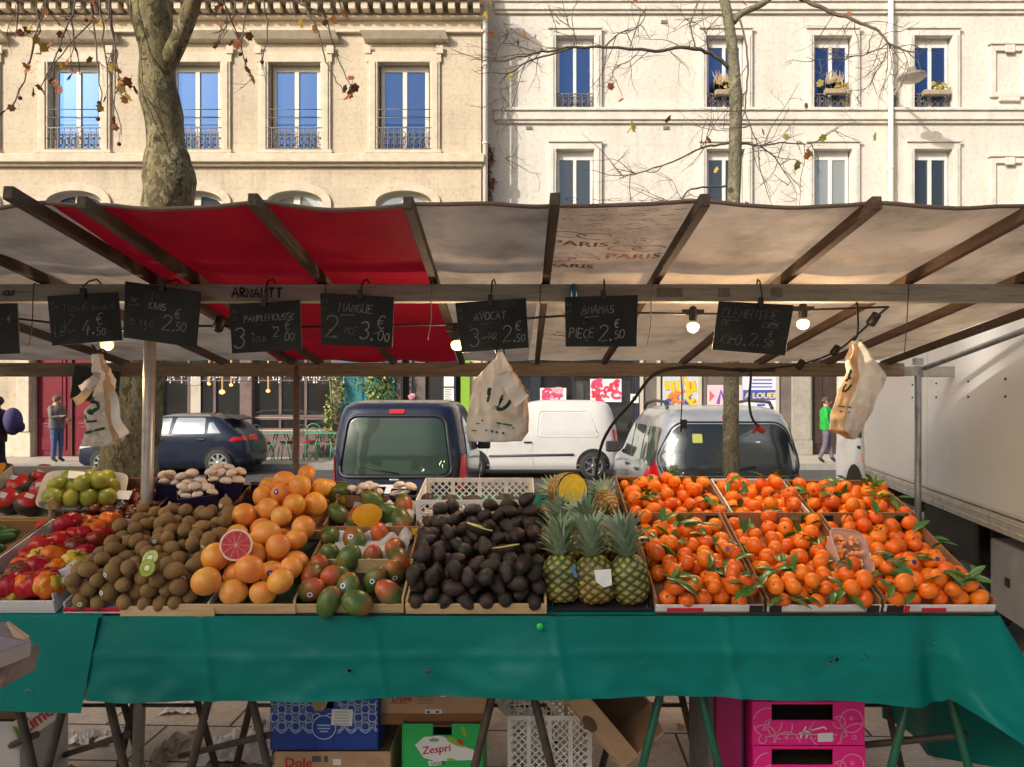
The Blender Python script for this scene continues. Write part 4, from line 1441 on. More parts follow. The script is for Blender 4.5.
bb = tag(MB().prism([at(75, 365, 4.9), at(120, 372, 4.9), at(117, 406, 4.9), at(70, 398, 4.9)], (0, .01, 0)).build('chalkboard', slate), 'blank black board hanging askew at the back behind the left carrier bag', 'chalkboard')
tag(MB().lathe([(.0, .02), (.012, .018), (.015, 0), (.013, -.03), (0, -.034)], 12, 0, Matrix.Translation(at(574, 289, DB - .05))).bar(at(574, 286, DB - .05), at(574, 284, DB + .02), .012, .005).build('clip', mat('blue_plastic', (.01, .12, .2), .4)), 'small blue plastic clip on the grey beam above the pineapple board', 'clip')

# loose strings on the beam
def wire(name, pts, r, m, label, cat, d=None):
    mb = MB()
    mb.tube(smooth_path([at(p[0], p[1], p[2] if len(p) > 2 else d) for p in pts], 4), r, 5)
    return tag(mb.build(name, m), label, cat)
for px, L, lab in ((34, 345, 'thin string hanging from the beam between the two leftmost price boards'), (326, 315, 'short dark wire looped over the beam right of the grapefruit board'),
                   (541, 332, 'stray dark string hanging from the beam between the avocado and pineapple boards'), (432, 340, 'thin pale string hanging before the red canvas near the avocado board'),
                   (652, 345, 'pair of thin strings hanging right of the pineapple board'), (909, 356, 'long dark wire hanging from the beam right of the right carrier bag')):
    j = rng.uniform(-3, 3)
    wire('string', [(px + 2, 284, DB + .02), (px, 284, DB - .045), (px - 1, 300, DB - .04), (px + j, lerp(300, L, .5), DB - .03), (px + j * .4 - 4, L, DB - .03)], .0022, rope_m if px in (34, 326, 541, 909) else string_m, lab, 'string')

# ------------------------------------------------------------------ string lights
bulb_glow = mat('lit_bulb', (1, .8, .5), .3, emit=3.2, ecol=(1, .66, .27))
bulb_glow2 = mat('dim_lit_bulb', (1, .6, .3), .3, emit=3, ecol=(1, .5, .2))
sl = thing('string_lights', at(470, 322, 3.2), 'black cable of festoon bulbs strung behind the price boards, four bulbs lit', 'string lights')
mb = MB()
cable = smooth_path([at(a, b, c) for a, b, c in ((-80, 314, 3.2), (20, 319, 3.2), (110, 330, 3.2), (200, 326, 3.2), (300, 327, 3.2), (400, 325, 3.2), (455, 324, 3.2), (560, 316, 3.2), (640, 313, 3.2), (693, 314, 3.2), (760, 313, 3.2), (805, 310, 3.2), (860, 308, 3.25), (888, 307, 3.3))], 4)
mb.tube(cable, .0055, 6)
mb.tube(smooth_path([at(a, b, c) for a, b, c in ((888, 307, 3.3), (874, 319, 3.6), (857, 335, 4.1), (835, 352, 4.5), (805, 363, 4.9), (772, 368, 4.94), (740, 372, 4.94))], 4), .006, 6)
mb.build('cable', rope_m, sl)
for px, py, d, lit in ((107, 343, 3.2, 2), (457, 343, 3.2, 1), (693, 325, 3.2, 1), (803, 322, 3.2, 1), (219, 325, 3.2, 0), (873, 320, 3.6, 0), (835, 351, 4.5, 0), (800, 365, 4.9, 0)):
    p = at(px, py, d)
    s_ = MB()
    if lit:
        up = .075
        s_.lathe([(.017, .02), (.019, .045), (.016, .075), (.006, .082)], 12, 0, Matrix.Translation(p))
        s_.bx(p.x - .045, p.x + .045, p.y - .012, p.y + .012, p.z + .05, p.z + .066)
        so = s_.build('socket', rope_m, sl)
        b = MB()
        b.sphere(p - Vector((0, 0, .006)), .031, 16, 12, fn=lambda q: .86 if q.z < .3 else .86 - .4 * (q.z - .3))
        b.build('bulb', bulb_glow if lit == 1 else bulb_glow2, so)
        L = bpy.data.lights.new('bulb_light', 'POINT')
        L.energy = 10 if lit == 1 else 6
        L.color = (1, .72, .44)
        L.shadow_soft_size = .05
        lo = bpy.data.objects.new('bulb_light', L)
        COL.objects.link(lo)
        lo.location = p - Vector((0, .0, .1))
    else:
        s_.lathe([(.0, .04), (.022, .035), (.024, -.02), (.016, -.03), (.0, -.03)], 12, 0, Matrix.Translation(p) @ Euler((.3, .5, 0)).to_matrix().to_4x4())
        s_.build('socket', rope_m, sl)
wire('power_cable', [(775, 370, 4.94), (735, 370, 4.94), (690, 367, 4.94), (655, 374, 4.94), (632, 402, 5.0), (610, 428, 5.1), (598, 460, 5.2), (590, 540, 5.2)], .011, rope_m, 'slack black power cable running down from the rear beam past the silver car', 'cable')
wire('power_cable', [(735, 369, 4.92), (750, 372, 4.92), (749, 400, 4.92), (752, 418, 4.92), (760, 428, 4.92)], .009, rope_m, 'black cable with a red plug hanging in front of the silver car window', 'cable')
tag(MB().box(at(761, 430, 4.92), (.05, .03, .035), rot=(0, .6, 0)).tube([at(757, 426, 4.92), at(753, 433, 4.92)], .012, 6).build('plug', mat('red_plastic', (.5, .02, .02), .4), bevel=.005), 'red plug dangling at the end of a black cable', 'plug')
wire('string', [(681, 376, 4.96), (682, 395, 4.96), (681, 420, 4.96)], .004, rope_m, 'thin dark cord hanging from the rear beam over the silver car window', 'string')
tag(MB().box(at(684, 424, 4.96), (.035, .03, .06)).tube([at(681, 418, 4.96), at(681, 432, 4.96)], .006, 6).build('socket_box', rope_m, bevel=.004), 'small black socket hanging on a cord before the silver car window', 'socket')

# ------------------------------------------------------------------ carrier bags hung on hooks
bag_m = mat_translucent('plastic_bag', (.80, .79, .76), (.68, .66, .62), scale=8, tr=.45, rough=.35, bump=.9, bscale=16)
bag_tan = mat_translucent('kraft_bag', (.60, .42, .26), (.50, .34, .2), scale=8, tr=.3, rough=.45, bump=.6, bscale=22)
green_ink = mat('dark_green_print', (.008, .06, .035), .5)
hook_m = mat('black_hook', (.02, .02, .02), .4, metal=.5)
def bag(label, outline, d, depth, mats, mf, seed, prints=(), flaps=(), hook=None):
    """outline: list of (py, px_left, px_right) from the knot down"""
    top = outline[0]
    t = thing('carrier_bag', at((top[1] + top[2]) / 2, top[0], d), label, 'bag')
    rr = random.Random(seed)
    rows = []
    n = len(outline)
    mb = MB()
    def row(v):
        f = v * (n - 1)
        i = min(int(f), n - 2)
        q = f - i
        q = q * q * (3 - 2 * q) if 0 < i < n - 2 else q
        return [lerp(outline[i][k_], outline[i + 1][k_], q) for k_ in range(3)]
    def fn(u, v):
        py, a, b = row(v)
        an = u * 2 * PI
        cx = (a + b) / 2
        x = cx + (b - a) / 2 * math.cos(an) * (1 if abs(math.cos(an)) > .2 else 1)
        p = at(x, py, d)
        thick = depth * min(1, v * 2.2 + .1) * (1 - .35 * v)
        p.y += math.sin(an) * thick
        w = noise.noise(Vector((x * .09, py * .05, seed + math.sin(an) * .6)))
        w2 = noise.noise(Vector((x * .28 + py * .05, py * .1, seed + 9 + math.sin(an))))
        w3 = noise.noise(Vector((x * .7, py * .22, seed + 31)))
        p.y += (w * .04 + w2 * .022 + w3 * .008) * min(1, v * 3 + .15)
        p.x += w2 * .006
        return p
    mb.grid(fn, 56, 40, mf=mf)
    nb = len(mb.v)
    # closed bottom
    o = mb.build('bag_body', mats, t, recalc=False)
    for fl in flaps:
        f = MB()
        pts = [at(a, b, d - depth - .035 - .004 * i_) for i_, (a, b) in enumerate(fl[0])]
        sp = smooth_path(pts, 5)
        wn = len(sp)
        f.ribbon([p + Vector((0, .008 * math.sin(i_ * .9), 0)) for i_, p in enumerate(sp)], [lerp(fl[1], fl[2], i_ / (wn - 1)) for i_ in range(wn)], (0, -1, 0))
        f.build('handle', mats[fl[3]], t, recalc=False)
    if prints:
        k = MB()
        for pr in prints:
            if pr[0] == 'line':
                pts = smooth_path([at(a, b, d) for a, b in pr[1]], 6)
                w = pr[2]
            else:
                pts, w = [at(a, b, d) for a, b in pr[1]], pr[2]
            q = []
            for p in pts:
                px, py = CX + p.x * F / p.y, CY - (p.z - CH) * F / p.y
                v = (py - outline[0][0]) / (outline[-1][0] - outline[0][0])
                vv = min(1, max(0, v))
                lo, hi = 0, 1
                for _ in range(18):
                    mid = (lo + hi) / 2
                    if row(mid)[0] < py: lo = mid
                    else: hi = mid
                r_ = row(lo)
                cs = max(-.95, min(.95, (px - (r_[1] + r_[2]) / 2) / max(1, (r_[2] - r_[1]) / 2)))
                an = 2 * PI - math.acos(cs)
                s_ = fn(an / (2 * PI), lo)
                q.append(s_ + Vector((0, -.006, 0)))
            k.ribbon(q, w, (0, -1, 0))
        k.build('printed_mark', green_ink, t, recalc=False)
    if hook:
        h = MB()
        h.tube(smooth_path([at(a, b, c) for a, b, c in hook], 4), .0045, 6)
        h.build('hook', hook_m, t)
    return t
bag('creamy white carrier bag with dark green print hanging under the avocado price board',
    [(352, 497, 503), (359, 494, 506), (372, 482, 514), (382, 473, 522), (395, 471, 527), (415, 468, 529), (432, 465, 529), (441, 470, 522), (438, 480, 508)], 2.97, .075, [bag_m, bag_tan],
    lambda u, v: 1 if (u < .13 or u > .93) and .12 < v < .75 else 0, 3,
    prints=[('line', [(491, 388), (489, 396), (490, 402)], .014), ('line', [(504, 396), (500, 402), (497, 407), (502, 409), (508, 405), (511, 400)], .014), ('l', [(482, 420), (513, 425)], .006), ('l', [(477, 423), (516, 428)], .004), ('l', [(486, 430), (494, 431)], .010), ('l', [(496, 431), (499, 432)], .008), ('l', [(502, 432), (505, 433)], .008), ('l', [(472, 430), (477, 430)], .004)],
    flaps=[([(499, 372), (497, 388), (493, 405)], .03, .04, 0), ([(503, 372), (511, 388), (522, 402)], .03, .07, 0)],
    hook=[(497, 353, 2.98), (496, 349, 2.98), (499, 346, 2.985), (503, 349, 2.985), (504, 354, 2.98), (500, 356, 2.98)])
bag('crumpled beige and white carrier bag hanging at the right of the beam',
    [(341, 852, 860), (348, 852, 866), (362, 848, 876), (375, 845, 883), (390, 841, 878), (405, 836, 871), (420, 830, 866), (430, 829, 862), (436, 842, 858), (439, 849, 854)], 3.0, .085, [bag_m, bag_tan],
    lambda u, v: 1 if .5 < u < .66 and v > .06 else 0, 8,
    prints=[('line', [(844, 370), (842, 376), (846, 378), (843, 382)], .014), ('line', [(840, 384), (839, 390), (843, 391), (846, 385)], .008), ('l', [(837, 406), (845, 407)], .005), ('l', [(837, 411), (844, 412)], .005)],
    flaps=[([(852, 342), (850, 350), (848, 360)], .012, .02, 1), ([(860, 342), (864, 352), (870, 362)], .012, .03, 0)],
    hook=[(857, 302, DB - .05), (858, 320, 3.0), (857, 336, 3.0), (853, 341, 3.0), (858, 344, 3.0), (861, 340, 3.0)])
bag('twisted white carrier bag with green stripes hanging before the thick tree',
    [(354, 92, 102), (360, 91, 103), (368, 92, 107), (378, 95, 110), (392, 92, 113), (410, 90, 116), (428, 86, 119), (440, 82, 122), (446, 84, 112)], 2.97, .05, [bag_m, bag_tan],
    lambda u, v: 1 if u > .86 and v < .9 else 0, 15,
    prints=[('line', [(96, 398), (101, 401), (105, 408), (101, 413), (98, 409)], .016), ('line', [(92, 415), (98, 421), (106, 419)], .009), ('line', [(89, 433), (98, 431), (107, 428)], .01)],
    flaps=[([(98, 374), (90, 384), (80, 390)], .035, .04, 0), ([(97, 372), (88, 392), (74, 402)], .03, .035, 1), ([(112, 392), (117, 420), (124, 436)], .03, .045, 0)],
    hook=[(92, 345, 2.98), (95, 350, 2.98), (94, 356, 2.98), (99, 358, 2.98), (104, 358, 2.98), (106, 352, 2.98), (102, 349, 2.98), (99, 353, 2.98)])

# ------------------------------------------------------------------ table, cloth
TH = math.atan(.305)
cT, sT = math.cos(TH), math.sin(TH)
PO = Vector((0, 2.45, .898))
def pl(u, v, h=0.0):
    return Vector((u, PO.y + v * cT - h * sT, PO.z + v * sT + h * cT))
def uv(px, py, h=0.0):
    t = sT / cT
    d = (CH - PO.z - h / cT + t * PO.y) / (t + (py - CY) / F)
    q = at(px, py, d)
    v = (q.y - PO.y + h * sT) / cT
    return q.x, v
PLR = (TH, 0, 0)

cloth_m = mat('teal_oilcloth', (.001, .185, .158), .42, (.001, .145, .125), scale=2.2, bump=.3, bscale=4, bdist=.03, spec=.22)
stain_m = mat('cloth_scuff', (.12, .24, .22), .8, (.02, .16, .15), scale=60)
rust_m = mat('rust_stain', (.09, .08, .05), .8, (.01, .11, .11), scale=50)
tt = thing('display_table', (0, 2.6, .84), 'sloping board display table under the teal cloth', 'table')
mb = MB()
n0 = len(mb.v)
mb.bx(-2.3, 1.5, .02, .94, -.04, -.012)
mb.xf(Matrix.Translation(PO) @ Matrix.Rotation(TH, 4, 'X'))
mb.build('board', old_wood, tt)

cl = thing('tablecloth', (0, 2.44, .89), 'teal oilcloth draped over the long fruit table', 'tablecloth')
mb = MB()
XA, XB = at(90, 0, 2.44).x, 1.565
mb.grid(lambda u, v: pl(lerp(-2.3, XB, u), lerp(0, .96, v), -.004), 24, 4)
def drape(u, v):
    L1 = XB - XA
    L2 = .95
    s_ = u * (L1 + L2)
    rc = .05
    wv = .016 * math.sin(s_ * 5.3) + .012 * math.sin(s_ * 9 + 1) + .035 * noise.noise(Vector((s_ * 3.1, v * 1.5, 3))) + .012 * noise.noise(Vector((s_ * 11, v * 5, 8)))
    if s_ < L1:
        f = max(0, (s_ - (L1 - .38)) / .38)
        drop = .262 + .008 * math.sin(s_ * 3) + .022 * max(0, min(1, (s_ - L1 + .55) / .3)) * (1 if f < .45 else 0)
        if f > .45:
            drop = lerp(.275, .50, ((f - .45) / .55) ** 1.3)
        fl = v * v * (.02 + .28 * f ** 2)
        z = .894 - v * drop
        # fold before the corner
        yy = 2.434 - v * (.016 + wv * .8) - fl * .55 + .10 * math.exp(-((f - .42) / .13) ** 2) * v * (1 if f > 0 else 0)
        x = XA + s_ + fl * .62
        for s0 in (.37, .93, 1.52, 2.08):
            yy -= .007 * math.exp(-((s_ - s0 - .03 * v) / .014) ** 2)
        yy -= .005 * math.exp(-((v - .47 - .03 * math.sin(s_ * 2)) / .05) ** 2)
        return (x, yy, z)
    f = (s_ - L1) / L2
    drop = lerp(.50, .72, min(1, f * 1.6))
    z0 = .894 + .95 * f * cT * sT / cT * .99
    fl = v * (.17 * (1 - f) + .05 + .05 * math.sin(f * 9))
    return (XB + .005 + fl * (.8 if f > .1 else 1), 2.434 - .16 * v * (1 - f) ** 3 + f * .95 * cT, z0 - v * (drop + (z0 - .894)))
mb.grid(drape, 340, 22)
mb.build('cloth', cloth_m, cl, recalc=False)
# front hem lap seen as a slightly paler lip along the table edge
for px, py, m in ((861, 657, 1), (934, 642, 1), (833, 659, 0), (349, 670, 0), (426, 669, 0), (640, 664, 1)):
    k = MB()
    rr = random.Random(px)
    d = 2.408
    for q in range(5):
        a, b = px + rr.uniform(-3, 3), py + rr.uniform(-3, 3)
        k.ribbon([at(a, b, d), at(a + rr.uniform(-1, 3), b + rr.uniform(-1.5, 1.5) + (2 if not m else 0), d)], .004 if m else .009, (0, -1, 0))
    k.build('stain', stain_m if m else rust_m, cl, recalc=False)
MB().lathe([(0, 0), (.011, 0), (.011, .002), (0, .002)], 14, 0, Matrix.Translation(at(540, 626.5, 2.415)) @ Matrix.Rotation(PI / 2, 4, 'X')).build('sticker', mat('green_dot', (.03, .6, .12), .4), cl)
c2 = thing('tablecloth', (at(20, 0, 2.4).x, 2.42, .88), 'separate teal oilcloth with a slanting edge overhanging the table at the far left', 'tablecloth')
mb = MB()
def dr2(u, v):
    s_ = lerp(-2.45, at(lerp(97, 84, v), 0, 2.41).x, u)
    return (s_, 2.418 - v * .02 - .012 * v * math.sin(s_ * 7), .897 - v * (.297 + .01 * math.sin(s_ * 4)))
mb.grid(dr2, 30, 10)
mb.grid(lambda u, v: pl(lerp(-2.45, at(97, 0, 2.41).x, u), lerp(-.035, .12, v), -.001), 30, 3)
mb.build('cloth', cloth_m, c2, recalc=False)
k = MB()
rr = random.Random(3)
for q in range(8):
    a, b = 27 + rr.uniform(-5, 5), 692 + rr.uniform(-3, 3)
    k.ribbon([at(a, b, 2.385), at(a + rr.uniform(-1, 3), b + rr.uniform(-1.5, 1.5), 2.385)], .004, (0, -1, 0))
k.build('stain', stain_m, c2, recalc=False)

# ------------------------------------------------------------------ trestles
leg_brown = mat('dark_trestle', (.045, .035, .028), .6, (.09, .06, .04), scale=20)
leg_green = mat('green_trestle', (.005, .13, .07), .45, (.02, .09, .05), scale=14)
def trestle(px, m, label, y0=2.56, y1=3.1, spread=.5, brace=True, m2=None):
    x = at(px, 0, y0).x
    t = thing('trestle', (x, (y0 + y1) / 2, 0), label, 'trestle')
    zt = .83
    for i, y in enumerate((y0, y1)):
        for sg in (-1, 1):
            MB().tube([(x + sg * .01, y, zt), (x + sg * (.01 + spread / 2 * zt), y + (.04 if i else -.02), 0)], .0145, 8).build('leg', (m2 if (m2 and i) else m), t)
    mb = MB()
    mb.tube([(x, y0 - .02, zt), (x, y1 + .02, zt)], .02, 8)
    mb.build('ridge_bar', m, t)
    mb = MB()
    for y in (y0, y1):
        w = .01 + spread / 2 * (zt - .33)
        mb.tube([(x - w, y, .33), (x + w, y, .33)], .008, 6)
    if brace:
        mb.tube([(x + .3 * .45, y0, .45), (x - .42, y1, .12)], .013, 6)
    mb.build('crossbar', leg_brown, t)
    return t
trestle(-3, leg_brown, 'dark trestle at the far left with the fruit box labels behind its legs')
trestle(88, leg_brown, 'dark trestle standing just left of the pale pole')
trestle(231, leg_brown, 'dark trestle left of the blue patterned box')
trestle(513, leg_brown, 'dark trestle in front of the white plastic crates', brace=False)
trestle(680, leg_green, 'green trestle in front of the tilted brown box', m2=leg_brown, brace=False)
trestle(928, leg_green, 'green trestle under the drooping corner of the cloth', m2=leg_brown)

# ------------------------------------------------------------------ boxes under the table
card = mat('cardboard', (.56, .36, .21), .8, (.47, .295, .17), scale=6, dirt=((.2, .11, .05), 8, .6, .85))
card_dark = mat('cardboard_shaded', (.20, .12, .065), .85, (.15, .09, .05), scale=6)  # darker cardboard copy, shade painted in for insides and a shadowed carton
card_pale = mat('pale_cardboard', (.45, .31, .19), .8, (.38, .26, .15), scale=6)
red_ink = mat('red_print', (.5, .03, .02), .6)
white_lab = mat('paper_label', (.78, .78, .76), .6)
grey_ink = mat('grey_print', (.12, .1, .09), .7)
def carton(label, x0, x1, y0, y1, z0, z1, m, cat='box', open_top=True, group=None, hole=True, name='cardboard_box'):
    t = thing(name, ((x0 + x1) / 2, (y0 + y1) / 2, z0), label, cat, group)
    w = .006
    mb = MB()
    mb.bx(x0, x1, y0, y1, z0, z0 + w)
    mb.bx(x0, x0 + w, y0, y1, z0 + w, z1)
    mb.bx(x1 - w, x1, y0, y1, z0 + w, z1)
    mb.bx(x0 + w, x1 - w, y1 - w, y1, z0 + w, z1)
    cx = (x0 + x1) / 2
    hz = z1 - .03
    if hole:
        mb.bx(x0 + w, cx - .035, y0, y0 + w, z0 + w, z1)
        mb.bx(cx + .035, x1 - w, y0, y0 + w, z0 + w, z1)
        mb.bx(cx - .035, cx + .035, y0, y0 + w, z0 + w, hz - .012)
    else:
        mb.bx(x0 + w, x1 - w, y0, y0 + w, z0 + w, z1)
    mb.build('carton', m, t, bevel=.002)
    if not open_top:
        MB().bx(x0 + .003, x1 - .003, y0 + .003, y1 - .003, z1 - .012, z1 - .006).build('lid', card_dark, t)
    return t
def face_print(t, name, mats, fn, y):
    k = MB()
    fn(k, y)
    return k.build(name, mats, t, recalc=False)
# blue patterned box
d = 2.78
p0, p1 = at(270, 750, d), at(378, 697, d)
blue_m = mat('royal_blue_print', (.014, .075, .42), .5, (.01, .055, .33), scale=3)
t = carton('blue box with white tile pattern and round badge under the table', p0.x, p1.x, d, d + .3, p0.z, p1.z, blue_m, open_top=False)
def bluepat(k, y):
    W, H = p1.x - p0.x, p1.z - p0.z
    cx, cz = (p0.x + p1.x) / 2, p0.z + .085
    st_ = .052
    for i in range(-1, 9):
        for j in range(0, 5):
            ox, oz = p0.x + .018 + i * st_ + (st_ / 2 if j % 2 else 0), p1.z - .012 - j * st_ * .62
            if oz < p0.z + H * .30 + (.02 if 2 < i < 6 else 0): continue
            for rr_ in (.026, .016):
                pts = []
                for a in range(13):
                    th = a * PI / 6
                    r2 = rr_ * (1 if rr_ < .02 else (.72 + .28 * abs(math.cos(2 * th))))
                    pts.append((ox + r2 * math.cos(th), y, oz + r2 * math.sin(th)))
                pts = [p for p in pts if p0.x + .003 < p[0] < p1.x - .003 and p[2] < p1.z - .004 and ((p[0] - cx) ** 2 + (p[2] - cz) ** 2) > .045 ** 2 and not (abs(p[0] - cx) < .045 and p[2] > p1.z - .06)]
                if len(pts) > 3: 
                    for s_ in range(len(pts) - 1):
                        if (Vector(pts[s_ + 1]) - Vector(pts[s_])).length < .03:
                            k.ribbon(pts[s_:s_ + 2], .0042, (0, -1, 0))
    k.ribbon([(cx + .044 * math.cos(a * PI / 12), y, cz + .044 * math.sin(a * PI / 12)) for a in range(25)], .004, (0, -1, 0))
    for q, w in ((.008, .05), (-.004, .045), (-.015, .03)):
        k.ribbon([(cx - w / 2, y, cz + q), (cx + w / 2, y, cz + q)], .005, (0, -1, 0))
face_print(t, 'printed_pattern', mat('pale_blue_print', (.42, .52, .70), .6), bluepat, d - .0015)
face_print(t, 'paper_label', [white_lab, grey_ink], lambda k, y: (k.poly([at(332, 709, y), at(353, 709.5, y), at(352, 726, y), at(331, 725, y)], 0), [k.ribbon([at(334, 712 + q * 3, y - .001), at(349, 712 + q * 3, y - .001)], .002, (0, -1, 0), 1) for q in range(5)]), d - .003)
MB().poly([at(311, 697.5, d - .002), at(329, 697.5, d - .002), at(326, 707, d - .008), at(323, 711, d - .012), at(315, 711, d - .012), at(312, 706, d - .008)]).build('torn_flap', card_pale, t, recalc=False)
MB().bx(at(271, 0, d).x, at(376, 0, d).x, d + .012, d + .2, p1.z + .001, at(0, 688, d).z).build('inner_carton', card, t)
# brown boxes with the fruit brand's lettering
def dole(px, py, s_):
    def fn(k, y):
        add_text(k, 'Dole', s_, lambda a, b: at(px, py, y) + Vector((a, 0, b)), 0, bold=.0025)
    return fn
q0, q1 = at(275, 860, d), at(391, 750.5, d)
t = carton('plain brown fruit box supporting the blue patterned box', q0.x, q1.x, d - .01, d + .32, .0, q1.z, card, open_top=False, hole=False)
face_print(t, 'lettering', red_ink, dole(284, 767.5, .052), d - .012)
face_print(t, 'paper_label', [white_lab, grey_ink], lambda k, y: (k.poly([at(333, 759, y), at(341, 759, y), at(341, 765, y), at(333, 765, y)], 0), k.poly([at(312, 756, y), at(321, 756, y), at(321, 762, y), at(312, 762, y)], 1), k.poly([at(324, 756, y), at(328, 756, y), at(328, 762, y), at(324, 762, y)], 1)), d - .012)
d = 2.84
q0, q1 = at(380, 723.5, d), at(487, 655, d)
t = carton('brown fruit box with red lettering stacked on the bright green box', q0.x, q1.x, d, d + .36, q0.z, q1.z, card, open_top=False, hole=False)
face_print(t, 'lettering', [red_ink, grey_ink], lambda k, y: (dole(391, 701.5, .04)(k, y), k.ribbon([at(390, 703, y), at(408, 703, y)], .003, (0, -1, 0), 1), [k.ribbon([at(417, 697 + q * 3, y), at(434, 697 + q * 3, y)], .0025, (0, -1, 0), 1) for q in range(3)]), d - .002)
face_print(t, 'paper_label', [white_lab, black_ink], lambda k, y: (k.poly([at(425, 709.5, y), at(442, 709.5, y), at(442, 715, y), at(425, 715, y)], 0), k.poly([at(427, 711, y - .001), at(430, 711, y - .001), at(430, 713, y - .001), at(427, 713, y - .001)], 1), k.poly([at(436, 711, y - .001), at(439, 711, y - .001), at(439, 713, y - .001), at(436, 713, y - .001)], 1), k.poly([at(440, 693, y), at(446, 693, y), at(446, 697, y), at(440, 697, y)], 0)), d - .002)
MB().bx(at(380, 0, d).x, at(487, 0, d).x, d - .004, d - .0005, at(0, 724, d).z, at(0, 713.5, d).z).build('base_band', mat('orange_brown_card', (.30, .13, .06), .8), t)
d2 = 2.8
q0, q1 = at(402, 900, d2), at(483, 724, d2)
green_m = mat('bright_green_print', (.025, .5, .11), .45, (.02, .43, .09), scale=4)
t = carton('bright green kiwi box with a white leaf shaped logo panel', q0.x, q1.x, d2, d2 + .33, .0, q1.z, green_m, open_top=False)
def zes(k, y):
    out = [(415, 745), (424, 737), (440, 735.5), (455, 741), (468, 748), (474, 750), (475.5, 760), (455, 760.5), (436, 761), (424, 758)]
    k.poly([at(a, b, y) for a, b in out], 0)
    add_text(k, 'Zespri', .041, lambda a, b: at(422, 754.5, y - .001) + Vector((a, 0, b + a * .12)), 1, bold=.002)
    for a in (-35, -12, 12, 35):
        c = at(434, 743.5, y - .001)
        k.ribbon([c + Vector((math.sin(R(a)) * .012, 0, math.cos(R(a)) * .008)), c + Vector((math.sin(R(a)) * .028, 0, math.cos(R(a)) * .02))], [.003, .006], (0, -1, 0), 3)
    k.poly([at(a, b, y - .001) for a, b in ((445, 737), (451, 736), (459, 741), (466, 748), (457, 746), (449, 742))], 2)
    k.poly([at(a, b, y - .002) for a, b in ((456, 740), (460, 739), (465, 745), (460, 745))], 1)
    k.poly([at(a, b, y - .001) for a, b in ((461, 727), (464, 726), (467, 734), (465, 737), (462, 733))], 2)
    k.poly([at(a, b, y - .001) for a, b in ((446, 759), (451, 758), (456, 760), (450, 762))], 2)
    k.poly([at(a, b, y - .001) for a, b in ((428, 761), (441, 760), (442, 765), (429, 766))], 0)
    add_text(k, 'GREEN', .018, lambda a, b: at(430, 765, y - .002) + Vector((a, 0, b)), 3)
face_print(t, 'printed_logo', [white_lab, mat('crimson_print', (.55, .02, .06), .5), mat('leaf_green_print', (.22, .5, .03), .5), mat('dark_green_ink', (.01, .1, .03), .5)], zes, d2 - .002)
# tilted brown box
t = thing('cardboard_box', at(640, 720, 2.85), 'open brown cardboard box lying tipped on one corner behind the green trestle', 'box')
A = Vector((at(549, 690, 2.8).x, 2.8, at(549, 684, 2.8).z))
B = Vector((at(622, 767, 2.8).x, 2.8, at(0, 770, 2.8).z))
ax = (B - A).normalized()
az = Vector((-ax.z, 0, ax.x))
mtx = Matrix((ax, Vector((0, 1, 0)), az)).transposed().to_4x4()
mtx.translation = A
Lx = (B - A).length
mb = MB()
mb.bx(0, Lx, 0, .3, 0, .006)
mb.bx(0, Lx, 0, .006, .007, .085)
mb.bx(0, Lx, .294, .3, .007, .21)
mb.bx(0, .006, .007, .293, .007, .21)
mb.bx(Lx - .006, Lx, .007, .293, .007, .21)
mb.xf(mtx)
mb.build('carton', card, t, bevel=.002)
mb = MB()
mb.bx(.01, Lx - .01, .012, .29, .0075, .012)
mb.bx(.008, Lx - .008, .288, .2925, .013, .2)
mb.xf(mtx)
mb.build('inside_shade', card_dark, t)  # dark sheets laid inside the box as painted shade
mb = MB()
mb.lathe([(0, 0), (.035, 0), (.035, .003), (0, .003)], 16, 0, mtx @ Matrix.Translation((Lx * .5, -.002, .02)) @ Matrix.Rotation(PI / 2, 4, 'X') @ Matrix.Scale(.6, 4, (0, 1, 0)))
mb.build('hand_hole_shade', card_dark, t)  # dark disc painted as the shade of a hand hole
# white plastic lattice crates
crate_w = mat('white_plastic', (.88, .86, .82), .45, (.76, .73, .68), scale=10)
def lattice_panel(mb, o, ax, az, W, H, st_=.03, bars=.0055, rim=.018, cols=4, th=.004):
    """lattice wall spanned by unit vectors ax (width) and az (height) from the corner o"""
    nrm = ax.cross(az)
    def q(a, b): return o + ax * a + az * b
    def strip(a, b, w):
        mb.bar(a, b, w, th, up=nrm)
    strip(q(0, rim / 2), q(W, rim / 2), rim)
    strip(q(0, H - rim / 2), q(W, H - rim / 2), rim)
    cw = W / cols
    for c in range(cols + 1):
        x = min(max(c * cw, rim / 2), W - rim / 2)
        strip(q(x, rim), q(x, H - rim), rim)
    for c in range(cols):
        x0, x1 = c * cw + rim * .5, (c + 1) * cw - rim * .5
        h0, h1 = rim, H - rim
        w_, h_ = x1 - x0, h1 - h0
        n = int((w_ + h_) / st_)
        for k_ in range(1, n + 1):
            c_ = k_ * st_
            a0 = (min(c_, w_), max(0, c_ - w_)); a1 = (max(0, c_ - h_), min(c_, h_))
            if abs(a0[0] - a1[0]) > .004:
                strip(q(x0 + a0[0], h0 + a0[1]) , q(x0 + a1[0], h0 + a1[1]), bars)
                strip(q(x1 - a0[0], h0 + a0[1]) + nrm * .001, q(x1 - a1[0], h0 + a1[1]) + nrm * .001, bars)
